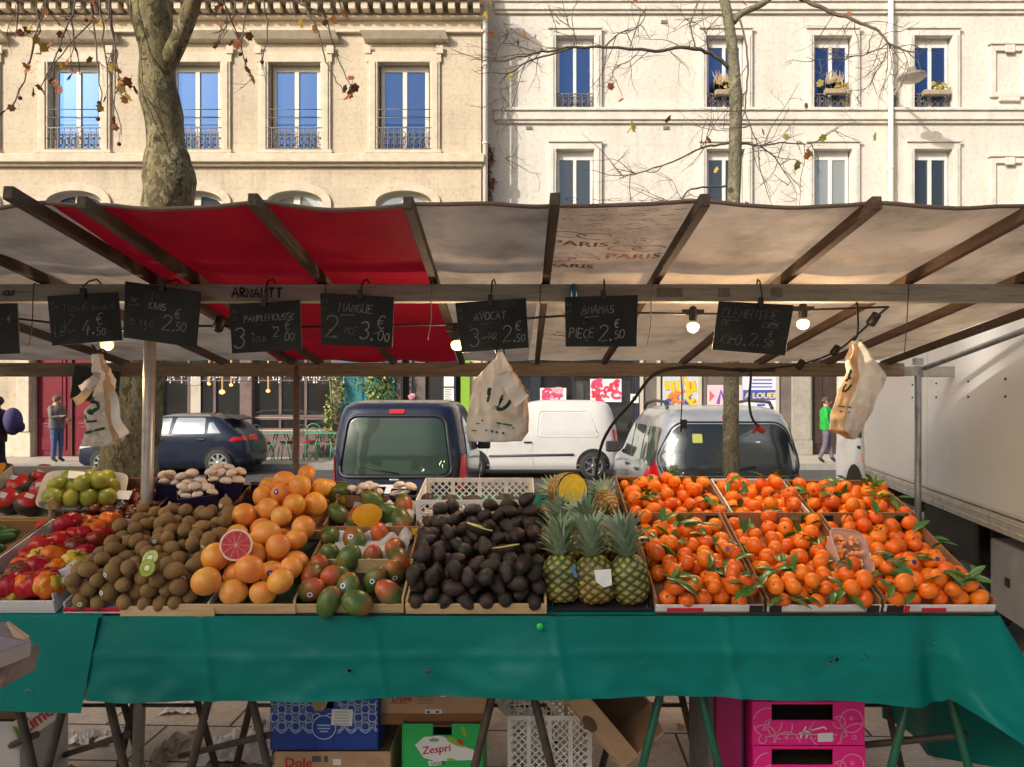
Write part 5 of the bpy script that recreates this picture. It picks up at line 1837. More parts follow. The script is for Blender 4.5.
def lattice_crate(name, label, mtx, W, D_, H, cols=4, group=None):
    t = thing(name, mtx.translation, label, 'crate', group)
    X, Y, Z = [Vector(mtx.col[i][:3]) for i in range(3)]
    O = mtx.translation
    for (o, a, w, c, nm) in ((O, X, W, cols, 'lattice_side'), (O + Y * D_, X, W, cols, 'lattice_side'), (O, Y, D_, 3, 'lattice_end'), (O + X * W, Y, D_, 3, 'lattice_end')):
        mb = MB()
        lattice_panel(mb, o, a, Z, w, H, cols=c)
        mb.build(nm, crate_w, t)
    mb = MB()
    lattice_panel(mb, O, X, Y, W, D_, cols=cols)
    mb.build('lattice_base', crate_w, t)
    return t
m1 = Matrix.Translation(at(497, 752, 3.05)) @ Euler((R(8), R(38), R(14))).to_matrix().to_4x4()
lattice_crate('plastic_crate', 'white lattice crate lying tilted behind the trestle', Matrix.Translation((at(500, 0, 3.0).x, 3.05, .34)) @ Euler((R(-12), R(48), R(8))).to_matrix().to_4x4(), .42, .3, .16)
lattice_crate('plastic_crate', 'white lattice crate standing upright on the ground below the tilted white one', Matrix.Translation((at(508, 0, 2.95).x, 2.95, .02)), .33, .3, .33)
# pink boxes
pink_m = mat('hot_pink_print', (.95, .018, .30), .42, (.88, .015, .26), scale=4)
pink_d = mat('dark_pink_print', (.34, .004, .09), .5)
pale_pink = mat('pale_pink_print', (.85, .35, .5), .5)
hollow = mat('box_shade_fill', (.03, .022, .014), .9, (.06, .045, .03), scale=6)
d = 2.72
px0, px1 = 752.5, 865
hh = .1635
for i in range(4):
    z0 = .012 + i * hh
    x0, x1 = at(px0 + (0, .8, 0, 1)[i], 0, d).x, at(px1 + (0, .8, 0, -.5)[i], 0, d).x
    lab = ['lowest hot pink box of the stack with its top slot just in view', 'second hot pink box from the ground, its slot at the photo bottom', 'hot pink fruit box with white signature and circles, label in its middle', 'topmost hot pink box of the stack half hidden by the cloth'][i]
    t = thing('fruit_box', ((x0 + x1) / 2, d + .2, z0), lab, 'box', 'hot pink fruit boxes stacked under the table')
    mb = MB()
    w = .008
    zt = z0 + hh - .003
    s0, s1 = at(772, 0, d).x, at(833, 0, d).x
    mb.bx(x0, x1, d, d + w, z0, z0 + .092)
    mb.bx(x0, s0, d, d + w, z0 + .092, zt)
    mb.bx(s1, x1, d, d + w, z0 + .092, zt)
    mb.bx(s0, s1, d, d + w, zt - .012, zt)
    mb.bx(x0, x0 + w, d + w, d + .4, z0, zt)
    mb.bx(x1 - w, x1, d + w, d + .4, z0, zt)
    mb.bx(x0 + w, x1 - w, d + .4 - w, d + .4, z0, zt)
    mb.build('carton', pink_m, t, bevel=.003)
    MB().bx(x0 + w, x1 - w, d + .02, d + .38, z0 + .001, z0 + .07).build('shade_filler', hollow, t)  # dark block painted as the shade inside the box
    if i > 0:
        def rings(k, y, z0=z0, x0=x0, x1=x1, i=i):
            def ring(cx, cz, r_, w_=.0035):
                pts = [(cx + r_ * math.cos(a * PI / 14), y, z0 + cz + r_ * math.sin(a * PI / 14)) for a in range(29)]
                for s_ in range(28):
                    a_, b_ = pts[s_], pts[s_ + 1]
                    if all(x0 + .003 < p[0] < x1 - .003 and z0 + .003 < p[2] < zt2 and not (s0 - .004 < p[0] < s1 + .004 and p[2] > z0 + .088) for p in (a_, b_)):
                        k.ribbon([a_, b_], w_, (0, -1, 0))
            zt2 = z0 + hh - .006
            W = x1 - x0
            for cx, cz, r_ in ((.055, .085, .052), (.055, .085, .008), (.04, .03, .045), (.045, .062, .006), (.036, .022, .014), (.1, .07, .045), (.125, .0, .05), (W - .05, .09, .042), (W - .05, .1, .006), (W - .03, .02, .06), (W - .075, .04, .008), (W - .04, .03, .007), (W - .14, .05, .06), (W - .095, .085, .022)):
                ring(x0 + cx, cz, r_)
            k.ribbon([(x0 + .1, y, z0 + .042), (x0 + W - .1, y, z0 + .04)], .004, (0, -1, 0))
            k.ribbon([(x0 + .175, y, z0 + .03), (x0 + .195, y, z0 + .07)], .006, (0, -1, 0), 1)
            k.ribbon([(x0 + .195, y, z0 + .028), (x0 + .218, y, z0 + .08)], .006, (0, -1, 0), 1)
            k.ribbon([(x0 + .17, y, z0 + .045), (x0 + .23, y, z0 + .06), (x0 + .26, y, z0 + .068), (x0 + .27, y, z0 + .06)], .005, (0, -1, 0), 1)
            for q in range(12):
                k.ribbon([(x0 + .105 + q * .017, y, z0 + .026), (x0 + .113 + q * .017, y, z0 + .026)], .004, (0, -1, 0))
        face_print(t, 'printed_rings', [pale_pink, white_lab], rings, d - .0018)
        if i == 2:
            face_print(t, 'paper_label', white_lab, lambda k, y: k.poly([at(817.5, 733.5, y), at(833, 732.5, y), at(833, 741.5, y), at(818, 742, y)]), d - .003)
xs0, xs1 = at(716, 0, 2.75).x, at(741, 0, 2.75).x
t = thing('fruit_box', ((xs0 + xs1) / 2, 2.9, 0), 'upended pink box standing edge on beside the hot pink stack', 'box')
mb = MB()
mb.bx(xs0, xs1, 2.74, 3.1, 0, .52)
mb.build('carton', pink_d, t, bevel=.003)
MB().bx(xs1 + .001, xs1 + .012, 2.76, 3.1, 0, .54).build('lid', mat('violet_card', (.035, .025, .07), .6, (.06, .05, .1), scale=8), t)
MB().bx(xs0 - .02, xs0 - .001, 2.78, 3.1, 0, .56).build('side_flap', mat('grey_card', (.2, .19, .18), .7, (.1, .09, .09), scale=6), t)
# left corner: limdor box, white document box
t = thing('cardboard_box', at(38, 740, 2.75), 'white fruit box with red brand lettering tilted behind the left trestle', 'box')
A, B = at(26, 741, 2.75), at(66, 712, 2.75)
ax = (B - A).normalized(); az = Vector((-ax.z, 0, ax.x))
mtx = Matrix((ax, Vector((0, 1, 0)), az)).transposed().to_4x4(); mtx.translation = A
mb = MB()
mb.bx(-.02, .26, 0, .006, 0, .085)
mb.bx(-.02, .26, .007, .3, 0, .006)
mb.bx(-.02, .26, .294, .3, .007, .085)
mb.bx(-.026, -.0205, 0, .3, 0, .085)
mb.xf(mtx)
mb.build('carton', mat('white_card', (.66, .62, .55), .6, (.55, .5, .43), scale=6), t, bevel=.002)
k = MB()
add_text(k, 'Limdor', .068, lambda a, b: mtx @ Vector((.012 + a, -.002, .02 + b)), 0, bold=.004)
k.build('lettering', red_ink, t, recalc=False)
k = MB()
k.poly([mtx @ Vector(v) for v in ((-.018, -.002, .012), (0, -.002, .006), (.006, -.002, .06), (-.008, -.002, .075))])
k.build('leaf_print', mat('olive_print', (.12, .25, .03), .6), t, recalc=False)
t = carton('white paper covered carton at the bottom left corner of the photo', at(-60, 0, 2.8).x, at(20, 0, 2.8).x, 2.8, 3.1, .0, at(0, 722, 2.8).z, mat('white_paper_card', (.60, .58, .58), .6, (.48, .46, .46), scale=5), open_top=False, hole=False)
t = carton('brown carton painted in a shadow tone resting on the white carton at far left', at(-70, 0, 2.82).x, at(22, 0, 2.82).x, 2.82, 3.1, at(0, 721.8, 2.8).z, at(0, 690, 2.8).z, card_dark, open_top=False, hole=False)
# crate corner close to the viewer at the left edge
t = thing('crate', at(0, 660, 1.75), 'scuffed cardboard lid corner poking in close to the camera at the left edge', 'box')
dq = 1.75
mb = MB()
pts = [at(-60, 622, dq + .25), at(8, 622, dq + .28), at(29, 637, dq + .1), at(30, 641, dq), at(-60, 672, dq - .05)]
mb.prism(pts, (0, 0, -.004))
mb.build('lid', mat('purple_grey_card', (.17, .145, .18), .5, (.25, .2, .2), scale=6), t)
mb = MB()
mb.prism([at(31, 641.5, dq), at(30, 656, dq), at(-60, 692, dq - .05), at(-60, 673.5, dq - .05)], (0, .006, 0))
mb.prism([at(30, 638, dq + .1), at(31, 641.5, dq + .002), at(30, 656, dq + .002), at(29, 650, dq + .1)], (-.005, 0, 0))
mb.prism([at(8, 660, dq), at(2, 688, dq), at(-60, 700, dq), at(-60, 690, dq)], (0, .12, 0))
mb.build('side', mat('brown_grey_card', (.20, .13, .11), .6, (.3, .24, .22), scale=10, fac=(.5, .6)), t)
MB().prism([at(6, 622.5, dq + .27), at(9, 622, dq + .28), at(30, 637, dq + .1), at(26, 640, dq + .06), at(14, 638, dq + .1)], (0, 0, .002)).build('torn_edge', card_pale, t)

# litter on the paving
litter = mat('white_plastic_film', (.72, .71, .7), .4, (.6, .6, .6), scale=10)
def scrap(label, px, py, sx, sy, hgt, seed, m=litter, name='plastic_scrap'):
    d = CH * F / (py - CY)
    c = at(px, py, d)
    mb = MB()
    n = 14
    def fn(u, v):
        a, b = u * 2 - 1, v * 2 - 1
        rad = 1 + .4 * noise.noise(Vector((math.atan2(b, a) * 1.5, seed, 0)))
        x, y = a * sx * rad, b * sy * rad
        z = .006 + hgt * (max(0, .5 + noise.noise(Vector((a * 2.3, b * 2.3, seed))) + .5 * noise.noise(Vector((a * 6, b * 6, seed))))) * max(.1, 1 - (a * a + b * b) * .5)
        return c + Vector((x, y, z))
    mb.grid(fn, n, n, smooth=False)
    return tag(mb.build(name, m, recalc=False), label, 'litter')
scrap('crumpled white paper lying flat on the paving left of the trestle', 187, 706, .085, .12, .05, 4, name='paper_scrap')
scrap('torn pale plastic wrapping on the paving near the white label box', 78, 742, .07, .06, .06, 14)
scrap('loose pale plastic film on the ground left of the pole', 112, 738, .05, .09, .035, 24)
scrap('transparent plastic film on the paving right of the pole', 168, 752, .05, .14, .06, 8, mat_translucent('clear_film', (.55, .5, .44), (.4, .35, .3), tr=.3, rough=.2))
scrap('big white plastic sheet with blue print beside the blue box', 243, 752, .15, .15, .10, 33)
scrap('white plastic wrapping beside the right foot of the trestle near the blue box', 262, 735, .03, .1, .08, 41)
scrap('beige sheet laid as a sunlit patch of ground near the truck', 985, 592, .42, .16, .02, 50, mat('sunlit_patch', (.55, .42, .26), .7))  # beige sheet stands in for a lit patch of ground
rr = random.Random(13)
dl = []
for i in range(46):
    mb = MB()
    y = rr.uniform(2.9, 4.6)
    x = rr.uniform(-2.3, 2.6)
    maple(mb, Vector((x, y, .012)), rr.uniform(.03, .06), rr, rr.choice((0, 2)), Euler((rr.uniform(-.2, .2), rr.uniform(-.2, .2), rr.uniform(0, 6))).to_matrix())
    tag(mb.build('fallen_leaf', leaf_mats, recalc=False), 'dry brown leaf lying on the paving under the stall', 'leaf', 'fallen leaves on the paving')
# ------------------------------------------------------------------ produce crates on the sloping table
crate_card = mat('fruit_box_card', (.33, .175, .08), .8, (.27, .14, .065), scale=7, dirt=((.16, .08, .04), 9, .6, .85))
crate_black = mat('black_box_corner', (.02, .016, .016), .5)
crate_wood = mat('pale_poplar_wood', (.62, .45, .24), .7, (.50, .34, .17), scale=4, stretch=(1, 9, 9), dirt=((.35, .22, .1), 12, .6, .8), bump=.15)
white_card = mat('white_printed_card', (.74, .73, .72), .55, (.66, .64, .62), scale=8)
red_card = mat('red_printed_card', (.62, .015, .04), .5)
green_liner = mat('dark_green_liner', (.01, .045, .025), .7, (.02, .07, .04), scale=20)
tissue = mat_translucent('white_tissue', (.78, .77, .75), (.68, .67, .66), scale=14, tr=.3, bump=.5, bscale=30)

def tray(label, u0, u1, v0, v1, m, hb=.07, hf=.07, hs=.07, wt=.006, h0=.001, m_front=None, name='crate', floor=None, rotz=0, cat='crate', flare=0, group=None):
    """open crate standing on the sloping table; local axes: x along table, y up the slope, z off the slope"""
    t = thing(name, pl((u0 + u1) / 2, v0, h0), label, cat, group, PLR)
    if rotz:
        t.rotation_euler = (Matrix.Rotation(TH, 3, 'X') @ Matrix.Rotation(rotz, 3, 'Z')).to_euler()
    W, D_ = (u1 - u0) / 2, v1 - v0
    mb = MB()
    mb.bx(-W, W, 0, D_, 0, wt)
    mb.bx(-W, W, D_ - wt, D_, wt, hb)
    for sg in (-1, 1):
        a, b = sg * W, sg * (W - wt)
        mb.prism([(a + sg * flare, wt, wt), (a + sg * flare, D_ - wt, wt), (a + sg * flare, D_ - wt, hb if hb < hs else hs), (a + sg * flare, wt, min(hs, hf * 1.3 + .01))], (b - a, 0, 0))
    mb.build('tray', m, t, local=True, bevel=.0015)
    f = MB()
    f.bx(-W, W, 0, wt, wt, hf)
    f.build('front_board', m_front or m, t, local=True, bevel=.0015)
    if floor:
        MB().bx(-W + wt, W - wt, wt, D_ - wt, wt + .001, wt + .004).build('liner', floor, t, local=True)
    return t

def pack(u0, u1, v0, v1, r, n, rr, base=lambda u, v: 0, jit=.11, cand=45, sq=.96, hmax=9):
    out = []
    for i in range(n):
        q = r * rr.uniform(1 - jit, 1 + jit)
        best = None
        for k in range(cand):
            u, v = rr.uniform(u0 + q * .8, u1 - q * .8), rr.uniform(v0 + q * .5, v1 - q * .8)
            if i < n * .14: v = v0 + q * rr.uniform(.5, 1.5)
            h = base(u, v) + q
            for (a, b, c, p) in out:
                d2 = (u - a) ** 2 + (v - b) ** 2
                s_ = (q + p) * sq
                if d2 < s_ * s_:
                    h = max(h, c + math.sqrt(s_ * s_ - d2))
            sc = h - base(u, v) * .97
            if best is None or sc < best[0]:
                best = (sc, u, v, h, q)
        if best[3] < hmax:
            out.append(best[1:])
    return out

protos = []
def on_top(pk, px, py, lift=0):
    h = .5
    while h > .0:
        u, v = uv(px, py, h)
        best = .02
        for (a, b, c, q) in pk:
            d2 = (u - a) ** 2 + (v - b) ** 2
            if d2 < q * q:
                best = max(best, c + math.sqrt(q * q - d2))
        if best >= h:
            break
        h -= .004
    h += lift
    u, v = uv(px, py, h)
    return pl(u, v, h)
_sr = random.Random(99)
def put(proto, p, rot, s, label, cat, group=None):
    c = copy_tree(proto)
    c.location = p
    c.rotation_euler = rot
    c.scale = (s * _sr.uniform(.95, 1.06), s * _sr.uniform(.95, 1.06), s * _sr.uniform(.95, 1.05))
    tag(c, label, cat, group)
    return c

def disc(mb, c, nrm, r, m=0, seg=10):
    nrm = Vector(nrm).normalized()
    x = nrm.orthogonal().normalized()
    y = nrm.cross(x)
    return mb.poly([Vector(c) + (x * math.cos(2 * PI * k / seg) + y * math.sin(2 * PI * k / seg)) * r for k in range(seg)], m)

# --- fruit prototypes
clem_m = mat('clementine_peel', (.8, .2, .01), .33, (.86, .13, .004), scale=5, dirt=((.62, .24, .015), 26, .6, .8), rnd=[(.86, .165, .006), (.90, .22, .008), (.78, .11, .004), (.92, .27, .012), (.84, .15, .005), (.72, .13, .01)], bump=.35, bscale=260, bdist=.002, sss=.15, fac=(.6, .9))
leaf_g = mat('citrus_leaf', (.025, .10, .015), .32, (.05, .16, .025), scale=18, rnd=[(.02, .085, .014), (.06, .17, .03), (.035, .12, .018), (.12, .2, .04)])
stem_g = mat('green_stem', (.1, .13, .04), .7)
sticker_w = mat('white_sticker', (.8, .8, .78), .4)
sticker_b = mat('blue_sticker', (.01, .02, .25), .4)
def leaf_blade(mb, p, d, L, w, nrm, m=0, curl=.25):
    d = d.normalized()
    x = d.cross(nrm).normalized()
    n2 = x.cross(d)
    N = 6
    vs = []
    for i in range(N + 1):
        t = i / N
        ww = w * math.sin(PI * min(1, t * .93 + .05)) ** .8 / 2
        c = p + d * L * t - n2 * (curl * L * t * t)
        vs += [c - x * ww + n2 * ww * .35, c, c + x * ww + n2 * ww * .35]
    fs = []
    for i in range(N):
        a = i * 3
        fs += [(a, a + 1, a + 4, a + 3), (a + 1, a + 2, a + 5, a + 4)]
    mb.add(vs, fs, m, True)
def mk_clem(kind):
    rr = random.Random(kind)
    o = MB().sphere((0, 0, 0), .033, 20, 13, sc=(1, 1, .88), fn=lambda q: 1 - .06 * math.exp(-((q.z - 1) / .05) ** 2) - .05 * math.exp(-((q.z + 1) / .04) ** 2)).build('clementine', clem_m, origin=(0, 0, 0), recalc=False)
    m = MB()
    m.tube([(0, 0, .026), (0, 0, .032)], .003, 6)
    if kind % 4 == 0:
        disc(m, (0, 0, .0295), (0, 0, 1), .006)
    m.build('stem', stem_g, o, local=True)
    for i in range({0: 0, 1: 1, 2: 2, 3: 0}.get(kind % 4, 0)):
        l = MB()
        a = rr.uniform(0, 6)
        leaf_blade(l, Vector((0, 0, .031)), Vector((math.cos(a), math.sin(a), rr.uniform(.2, .6))), rr.uniform(.055, .085), rr.uniform(.022, .032), Vector((0, 0, 1)), curl=rr.uniform(.1, .4))
        l.build('leaf', leaf_g, o, local=True, recalc=False)
    protos.append(o)
    return o
clems = [mk_clem(k) for k in (0, 1, 2, 3, 5, 6, 4, 9, 10)]
plain, leafy = [clems[0], clems[3], clems[6]], [clems[1], clems[2], clems[4], clems[5], clems[7], clems[8]]
cst = mk_clem(0)
k = MB(); disc(k, (0, -.0335, .004), (0, -1, .1), .008); k.build('sticker', sticker_b, cst, local=True, recalc=False)

PK = []
def clem_box(lab, lab2, u0, u1, v0, v1, n, seed, m=crate_card, mf=None, hf=.03, hb=.085, h0=.001, lf=.30, base=0, grp=None):
    t = tray(lab, u0, u1, v0, v1, m, hb=hb, hf=hf, hs=hb, m_front=mf, h0=h0)
    W = (u1 - u0) / 2
    # dark printed corners
    for sg in (-1, 1):
        MB().bx(sg * (W - .007) - sg * .05, sg * (W - .0075), v1 - v0 - .0085, v1 - v0 - .0065, .01, hb - .012).build('printed_corner', crate_black, t, local=True)
    rr = random.Random(seed)
    pk = pack(u0 + .008, u1 - .008, v0 + .005, v1 - .01, .0292, n, rr, base=lambda a, b: base + h0 + .006)
    PK.extend(pk)
    for (u, v, h, q) in pk:
        pr = rr.choice(leafy) if rr.random() < lf else rr.choice(plain)
        r_ = (rr.uniform(-1.1, .5), rr.uniform(-.8, .8), rr.uniform(0, 6.3)) if pr in leafy else (rr.uniform(-2, 2), rr.uniform(-1, 1), rr.uniform(0, 6.3))
        put(pr, pl(u, v, h), r_, q / .033, lab2, 'clementine', grp)
    return t
# front row
tA = clem_box('cardboard clementine box at front right of the pineapples', 'orange clementine heaped in the front box next to the pineapples', .445, .80, .0, .585, 72, 1, mf=white_card, grp='clementines in the front box by the pineapples')
tB = clem_box('cardboard clementine box in the front row holding the clear punnet at its corner', 'orange clementine heaped in the middle box of the front row', .812, 1.185, .0, .585, 72, 2, mf=white_card, grp='clementines in the middle front box')
tC = clem_box('cardboard clementine box at the right front corner of the table', 'orange clementine heaped in the box at the right end of the front row', 1.197, 1.56, .0, .585, 68, 3, mf=white_card, lf=.4, grp='clementines in the right front box')
# rear row, stacked a little higher
tD = clem_box('brown clementine box at the back directly right of the cut pineapple', 'orange clementine heaped in the back row box left of the young tree', .43, .845, .60, .98, 46, 4, hf=.045, hb=.06, h0=.015, grp='clementines in the left back box')
tE = clem_box('white fronted clementine box with a red square in the middle of the back row', 'orange clementine heaped in the white fronted box of the back row', .857, 1.175, .60, .96, 34, 5, m=white_card, mf=white_card, hf=.05, hb=.06, h0=.012, lf=.2, grp='clementines in the middle back box')
tF = clem_box('brown clementine box at the right end of the back row beside the steel post', 'orange clementine heaped in the back row box nearest the steel post', 1.19, 1.60, .60, .95, 42, 6, hf=.045, hb=.06, h0=.01, lf=.45, grp='clementines in the right back box')
# side flaps and printed details
def crate_print(t, W, items):
    for nm, m, x0, x1, z0, z1 in items:
        MB().bx(x0, x1, -.0015, -.0003, z0, z1).build(nm, m, t, local=True)
crate_print(tA, .18, [('red_band', red_card, -.14, -.02, .008, .02), ('printed_corner', crate_black, .13, .175, .004, .03)])
crate_print(tB, .18, [('printed_corner', crate_black, -.18, -.14, .004, .03), ('printed_corner', crate_black, .14, .18, .004, .03)])
crate_print(tC, .18, [('printed_corner', crate_black, -.175, -.12, .004, .03), ('red_band', red_card, -.06, .02, .006, .02), ('red_band', red_card, -.118, -.1, .004, .029)])
crate_print(tE, .15, [('red_square', red_card, -.095, -.045, .012, .046), ('black_arc', crate_black, .02, .07, .006, .02), ('black_arc', crate_black, -.03, .0, .006, .018)])
rr = random.Random(31)
for (px, py, h, lab) in ((728, 550, .072, 'clementine with a dark blue sticker near the top of the front box by the pineapples'), (935, 560, .08, 'clementine with a dark blue sticker in the right front box'), (170 + 740, 563, .075, 'stickered clementine beside the leafy sprig in the right front box')):
    put(cst, on_top(PK, px, py, -.008), (-.2, .2, rr.uniform(-.4, .3)), 1, lab, 'clementine')
# leafy sprigs laid across the fruit
def sprig(px, py, n, seed, label, h=.085, L=.075):
    rr = random.Random(seed)
    p0 = on_top(PK, px, py, .002)
    w_ = Matrix.Rotation(-TH, 3, 'X') @ (p0 - PO)
    u, v, h = w_.x, w_.y, w_.z
    t = thing('leaf_sprig', pl(u, v, h), label, 'leaf sprig')
    m = MB()
    m.tube([pl(u - .04, v - .01, h), pl(u, v, h + .01), pl(u + .05, v + .02, h)], .0018, 5)
    m.build('twig', stem_g, t)
    for i in range(n):
        l = MB()
        a = rr.uniform(0, 6.3)
        leaf_blade(l, pl(u + rr.uniform(-.04, .05), v + rr.uniform(-.02, .02), h + rr.uniform(-.005, .012)), Vector((math.cos(a), math.sin(a) * .9, math.sin(a) * .4 + rr.uniform(-.1, .3))), L * rr.uniform(.7, 1.2), rr.uniform(.018, .03), Vector((0, -.3, 1)), curl=rr.uniform(.05, .35))
        l.build('leaf', leaf_g, t, recalc=False)
for i, (a, b, n, lab) in enumerate(((677, 582, 5, 'dark leafy sprig low in the front clementine box by the pineapples'), (742, 546, 7, 'leafy sprig where the two left front clementine boxes meet'), (783, 568, 6, 'long leafed sprig in the middle front clementine box'), (880, 572, 5, 'leafy sprig right below the clear punnet'), (898, 590, 6, 'leafy sprig in the front of the right clementine box'),
                                    (705, 502, 5, 'leafy sprig in the left back clementine box'), (886, 498, 6, 'leafy sprig in the right back clementine box'), (972, 580, 7, 'thin leafed sprig hanging off the right end of the boxes'), (660, 540, 4, 'small leafy sprig at the left edge of the front clementines'), (752, 588, 6, 'leafy sprig near the seam of the front boxes'),
                                    (842, 592, 6, 'leafy sprig low in the middle front clementine box'), (925, 540, 4, 'single leafy sprig high in the right front clementine box'), (690, 525, 4, 'small sprig near the back wall of the front left clementine box'), (815, 543, 4, 'leafy sprig left of the clear punnet'), (650, 497, 4, 'dark sprig at the left of the back row'), (800, 498, 3, 'small leaves in the white fronted box'), (905, 560, 5, 'leafy sprig in the middle of the right front clementine box'), (720, 570, 5, 'leafy sprig in the middle of the clementines by the pineapples'), (790, 600, 5, 'leafy sprig at the bottom seam of the middle front box'))):
    sprig(a, b, n, 40 + i, lab)
# clear punnet of peeled segments
pc = mat_translucent('clear_punnet', (.74, .58, .52), (.68, .52, .46), tr=.35, rough=.12, bump=0)
t = thing('punnet', on_top(PK, 849, 553, .05), 'clear plastic punnet of peeled orange segments resting on the clementines', 'punnet', rot=(R(48), R(8), R(10)))
mb = MB()
def punn(uu, vv):
    an = uu * 2 * PI
    sx, sy = math.copysign(abs(math.cos(an)) ** .45, math.cos(an)), math.copysign(abs(math.sin(an)) ** .45, math.sin(an))
    k_ = lerp(.8, 1, vv)
    return (sx * .068 * k_, sy * .085 * k_, lerp(-.045, .02, vv))
mb.grid(punn, 40, 6)
mb.poly([punn(i / 40, 0) for i in range(40)])
mb.tube([Vector(punn(i / 40, 1)) for i in range(41)], .004, 6)
mb.build('tub', pc, t, local=True, recalc=False)
mb = MB()
seg_m = mat('peeled_segment', (.85, .33, .10), .3, (.9, .5, .25), scale=60, sss=.2)
rr = random.Random(4)
for i in range(46):
    e = (rr.uniform(0, 3), rr.uniform(0, 3), rr.uniform(0, 3))
    mb.sphere((rr.uniform(-.05, .05), rr.uniform(-.066, .066), rr.uniform(-.01, .015)), .014, 8, 6, sc=(1, .55, .5), rot=e)
mb.build('segments', seg_m, t, local=True)

# --- pineapples
def pine_col(q, t, green):
    # q 0 centre of eye .. 1 seam
    seam = Vector((.035, .06, .012)).lerp(Vector((.09, .055, .015)), 1 - green)
    mid = Vector((.42, .40, .10)).lerp(Vector((.50, .26, .05)), 1 - green)
    return seam.lerp(mid, max(0, 1 - q * 1.25) ** .6)
pine_m = mat('pineapple_skin', (1, 1, 1), .5, vcol=True, bump=.3, bscale=200, bdist=.002)
pine_leaf = mat('pineapple_leaf', (.2, .3, .2), .5, (.32, .40, .27), scale=25, rnd=[(.19, .31, .18), (.27, .38, .24), (.16, .26, .14)])
flesh = mat('pineapple_flesh', (.95, .68, .06), .35, (.88, .55, .03), scale=40, bump=.3, bscale=120)
def pineapple(seed, green=1.0, H=.165, Rb=.066, crown=True, cut=False, leafn=64, leafL=.14):
    rr = random.Random(seed)
    o = MB()
    o.c = []
    NU, NV = 72, 56
    N = 9
    vs, fs = [], []
    for j in range(NV + 1):
        t = j / NV
        rad = Rb * (1 - abs(2 * t - .93) ** 3.2 * .42) if not cut else Rb * (1 - abs(2 * t - 1.3) ** 3.2 * .12 * (t < .5))
        if j == 0: rad *= .5
        if j == NV and not cut: rad *= .6
        for i in range(NU):
            th = 2 * PI * i / NU
            jx = .12 * noise.noise(Vector((math.cos(th) * 3, math.sin(th) * 3, t * 6 + seed)))
            a, b = th * N / (2 * PI) + t * 5.2 + jx, th * N / (2 * PI) - t * 5.2 + jx
            fa, fb = abs((a % 1) - .5) * 2, abs((b % 1) - .5) * 2
            q = max(fa, fb)
            rr_ = rad * (1 + .085 * (1 - q ** 2.5) + .03 * noise.noise(Vector((math.cos(th) * 2, math.sin(th) * 2, t * 3 + seed))))
            vs.append((rr_ * math.cos(th), rr_ * math.sin(th), t * H))
            c = pine_col(q, t, green * (.55 + .45 * min(1, t * 2.2)))
            w = rr.uniform(.85, 1.15) * (1 + .6 * noise.noise(Vector((math.cos(th) * 1.6, math.sin(th) * 1.6, t * 2.5 + seed * 3))))
            o.c.append((c.x * w, c.y * w, c.z * w))
    for j in range(NV):
        for i in range(NU):
            i2 = (i + 1) % NU
            fs.append((j * NU + i, j * NU + i2, (j + 1) * NU + i2, (j + 1) * NU + i))
    fs.append(tuple(range(NU))[::-1])
    if not cut:
        fs.append(tuple(NV * NU + i for i in range(NU)))
    o.add(vs, fs, 0, True)
    b = o.build('pineapple', pine_m, origin=(0, 0, 0), recalc=False)
    if cut:
        m = MB()
        rc = Rb * .985
        m.lathe([(0, H + .001), (.012, H + .003), (.02, H + .001), (rc, H)], 28, 0)
        m.build('cut_face', flesh, b, local=True)
    if crown:
        lf = MB()
        z0 = 0 if cut else H
        sg = -1 if cut else 1
        for k in range(leafn):
            f = k / leafn
            a = k * 2.39996
            el = lerp(.62, 1.52, f ** .65) + rr.uniform(-.1, .1)
            L = leafL * lerp(.45, 1, min(1, f * 1.6)) * rr.uniform(.8, 1.1) * (1 if f < .8 else .8)
            d = Vector((math.cos(a) * math.cos(el), math.sin(a) * math.cos(el), sg * math.sin(el)))
            p0 = Vector((math.cos(a) * .022 * (1 - f), math.sin(a) * .022 * (1 - f), z0 + sg * (f * .055 - .005)))
            out = Vector((math.cos(a), math.sin(a), 0))
            N_ = 6
            x = d.cross(Vector((0, 0, 1)) if abs(d.z) < .95 else Vector((1, 0, 0))).normalized()
            n2 = x.cross(d)
            vs = []
            for i in range(N_ + 1):
                t = i / N_
                w = .0145 * (1 - t ** 1.7) + .0006
                c = p0 + d * L * t + out * (L * .30 * t ** 2.4) - Vector((0, 0, sg * L * .10 * t ** 3))
                vs += [c - x * w + n2 * w * .5, c, c + x * w + n2 * w * .5]
            fs = []
            for i in range(N_):
                q = i * 3
                fs += [(q, q + 1, q + 4, q + 3), (q + 1, q + 2, q + 5, q + 4)]
            lf.add(vs, fs, 0, True)
        lf.build('leaf_crown', pine_leaf, b, local=True, recalc=False)
    return b
def place_pine(b, px, py, h, rot, s, lab):
    u, v = uv(px, py, h)
    b.location = pl(u, v, h)
    b.rotation_euler = rot
    b.scale = (s, s, s)
    tag(b, lab, 'pineapple', 'pineapples')
place_pine(pineapple(1, 1.0), 562.5, 601, .004, (R(-6), R(-1), .3), .94, 'upright green pineapple leftmost of the three in front')
place_pine(pineapple(2, .62), 597, 602, .004, (R(-7), R(1), 1.1), .95, 'upright yellowing pineapple with the paper tag, in the middle of the front three')
place_pine(pineapple(3, 1.0), 632, 601, .004, (R(-6), R(3), 2.2), .95, 'upright green pineapple next to the front clementine box')
place_pine(pineapple(4, .3), 584, 556, .02, (R(-34), R(-6), .8), .80, 'golden pineapple standing behind between the two left front pineapples')
place_pine(pineapple(5, .4), 613, 556, .02, (R(-34), R(6), 1.8), .82, 'golden pineapple standing behind between the two right front pineapples')
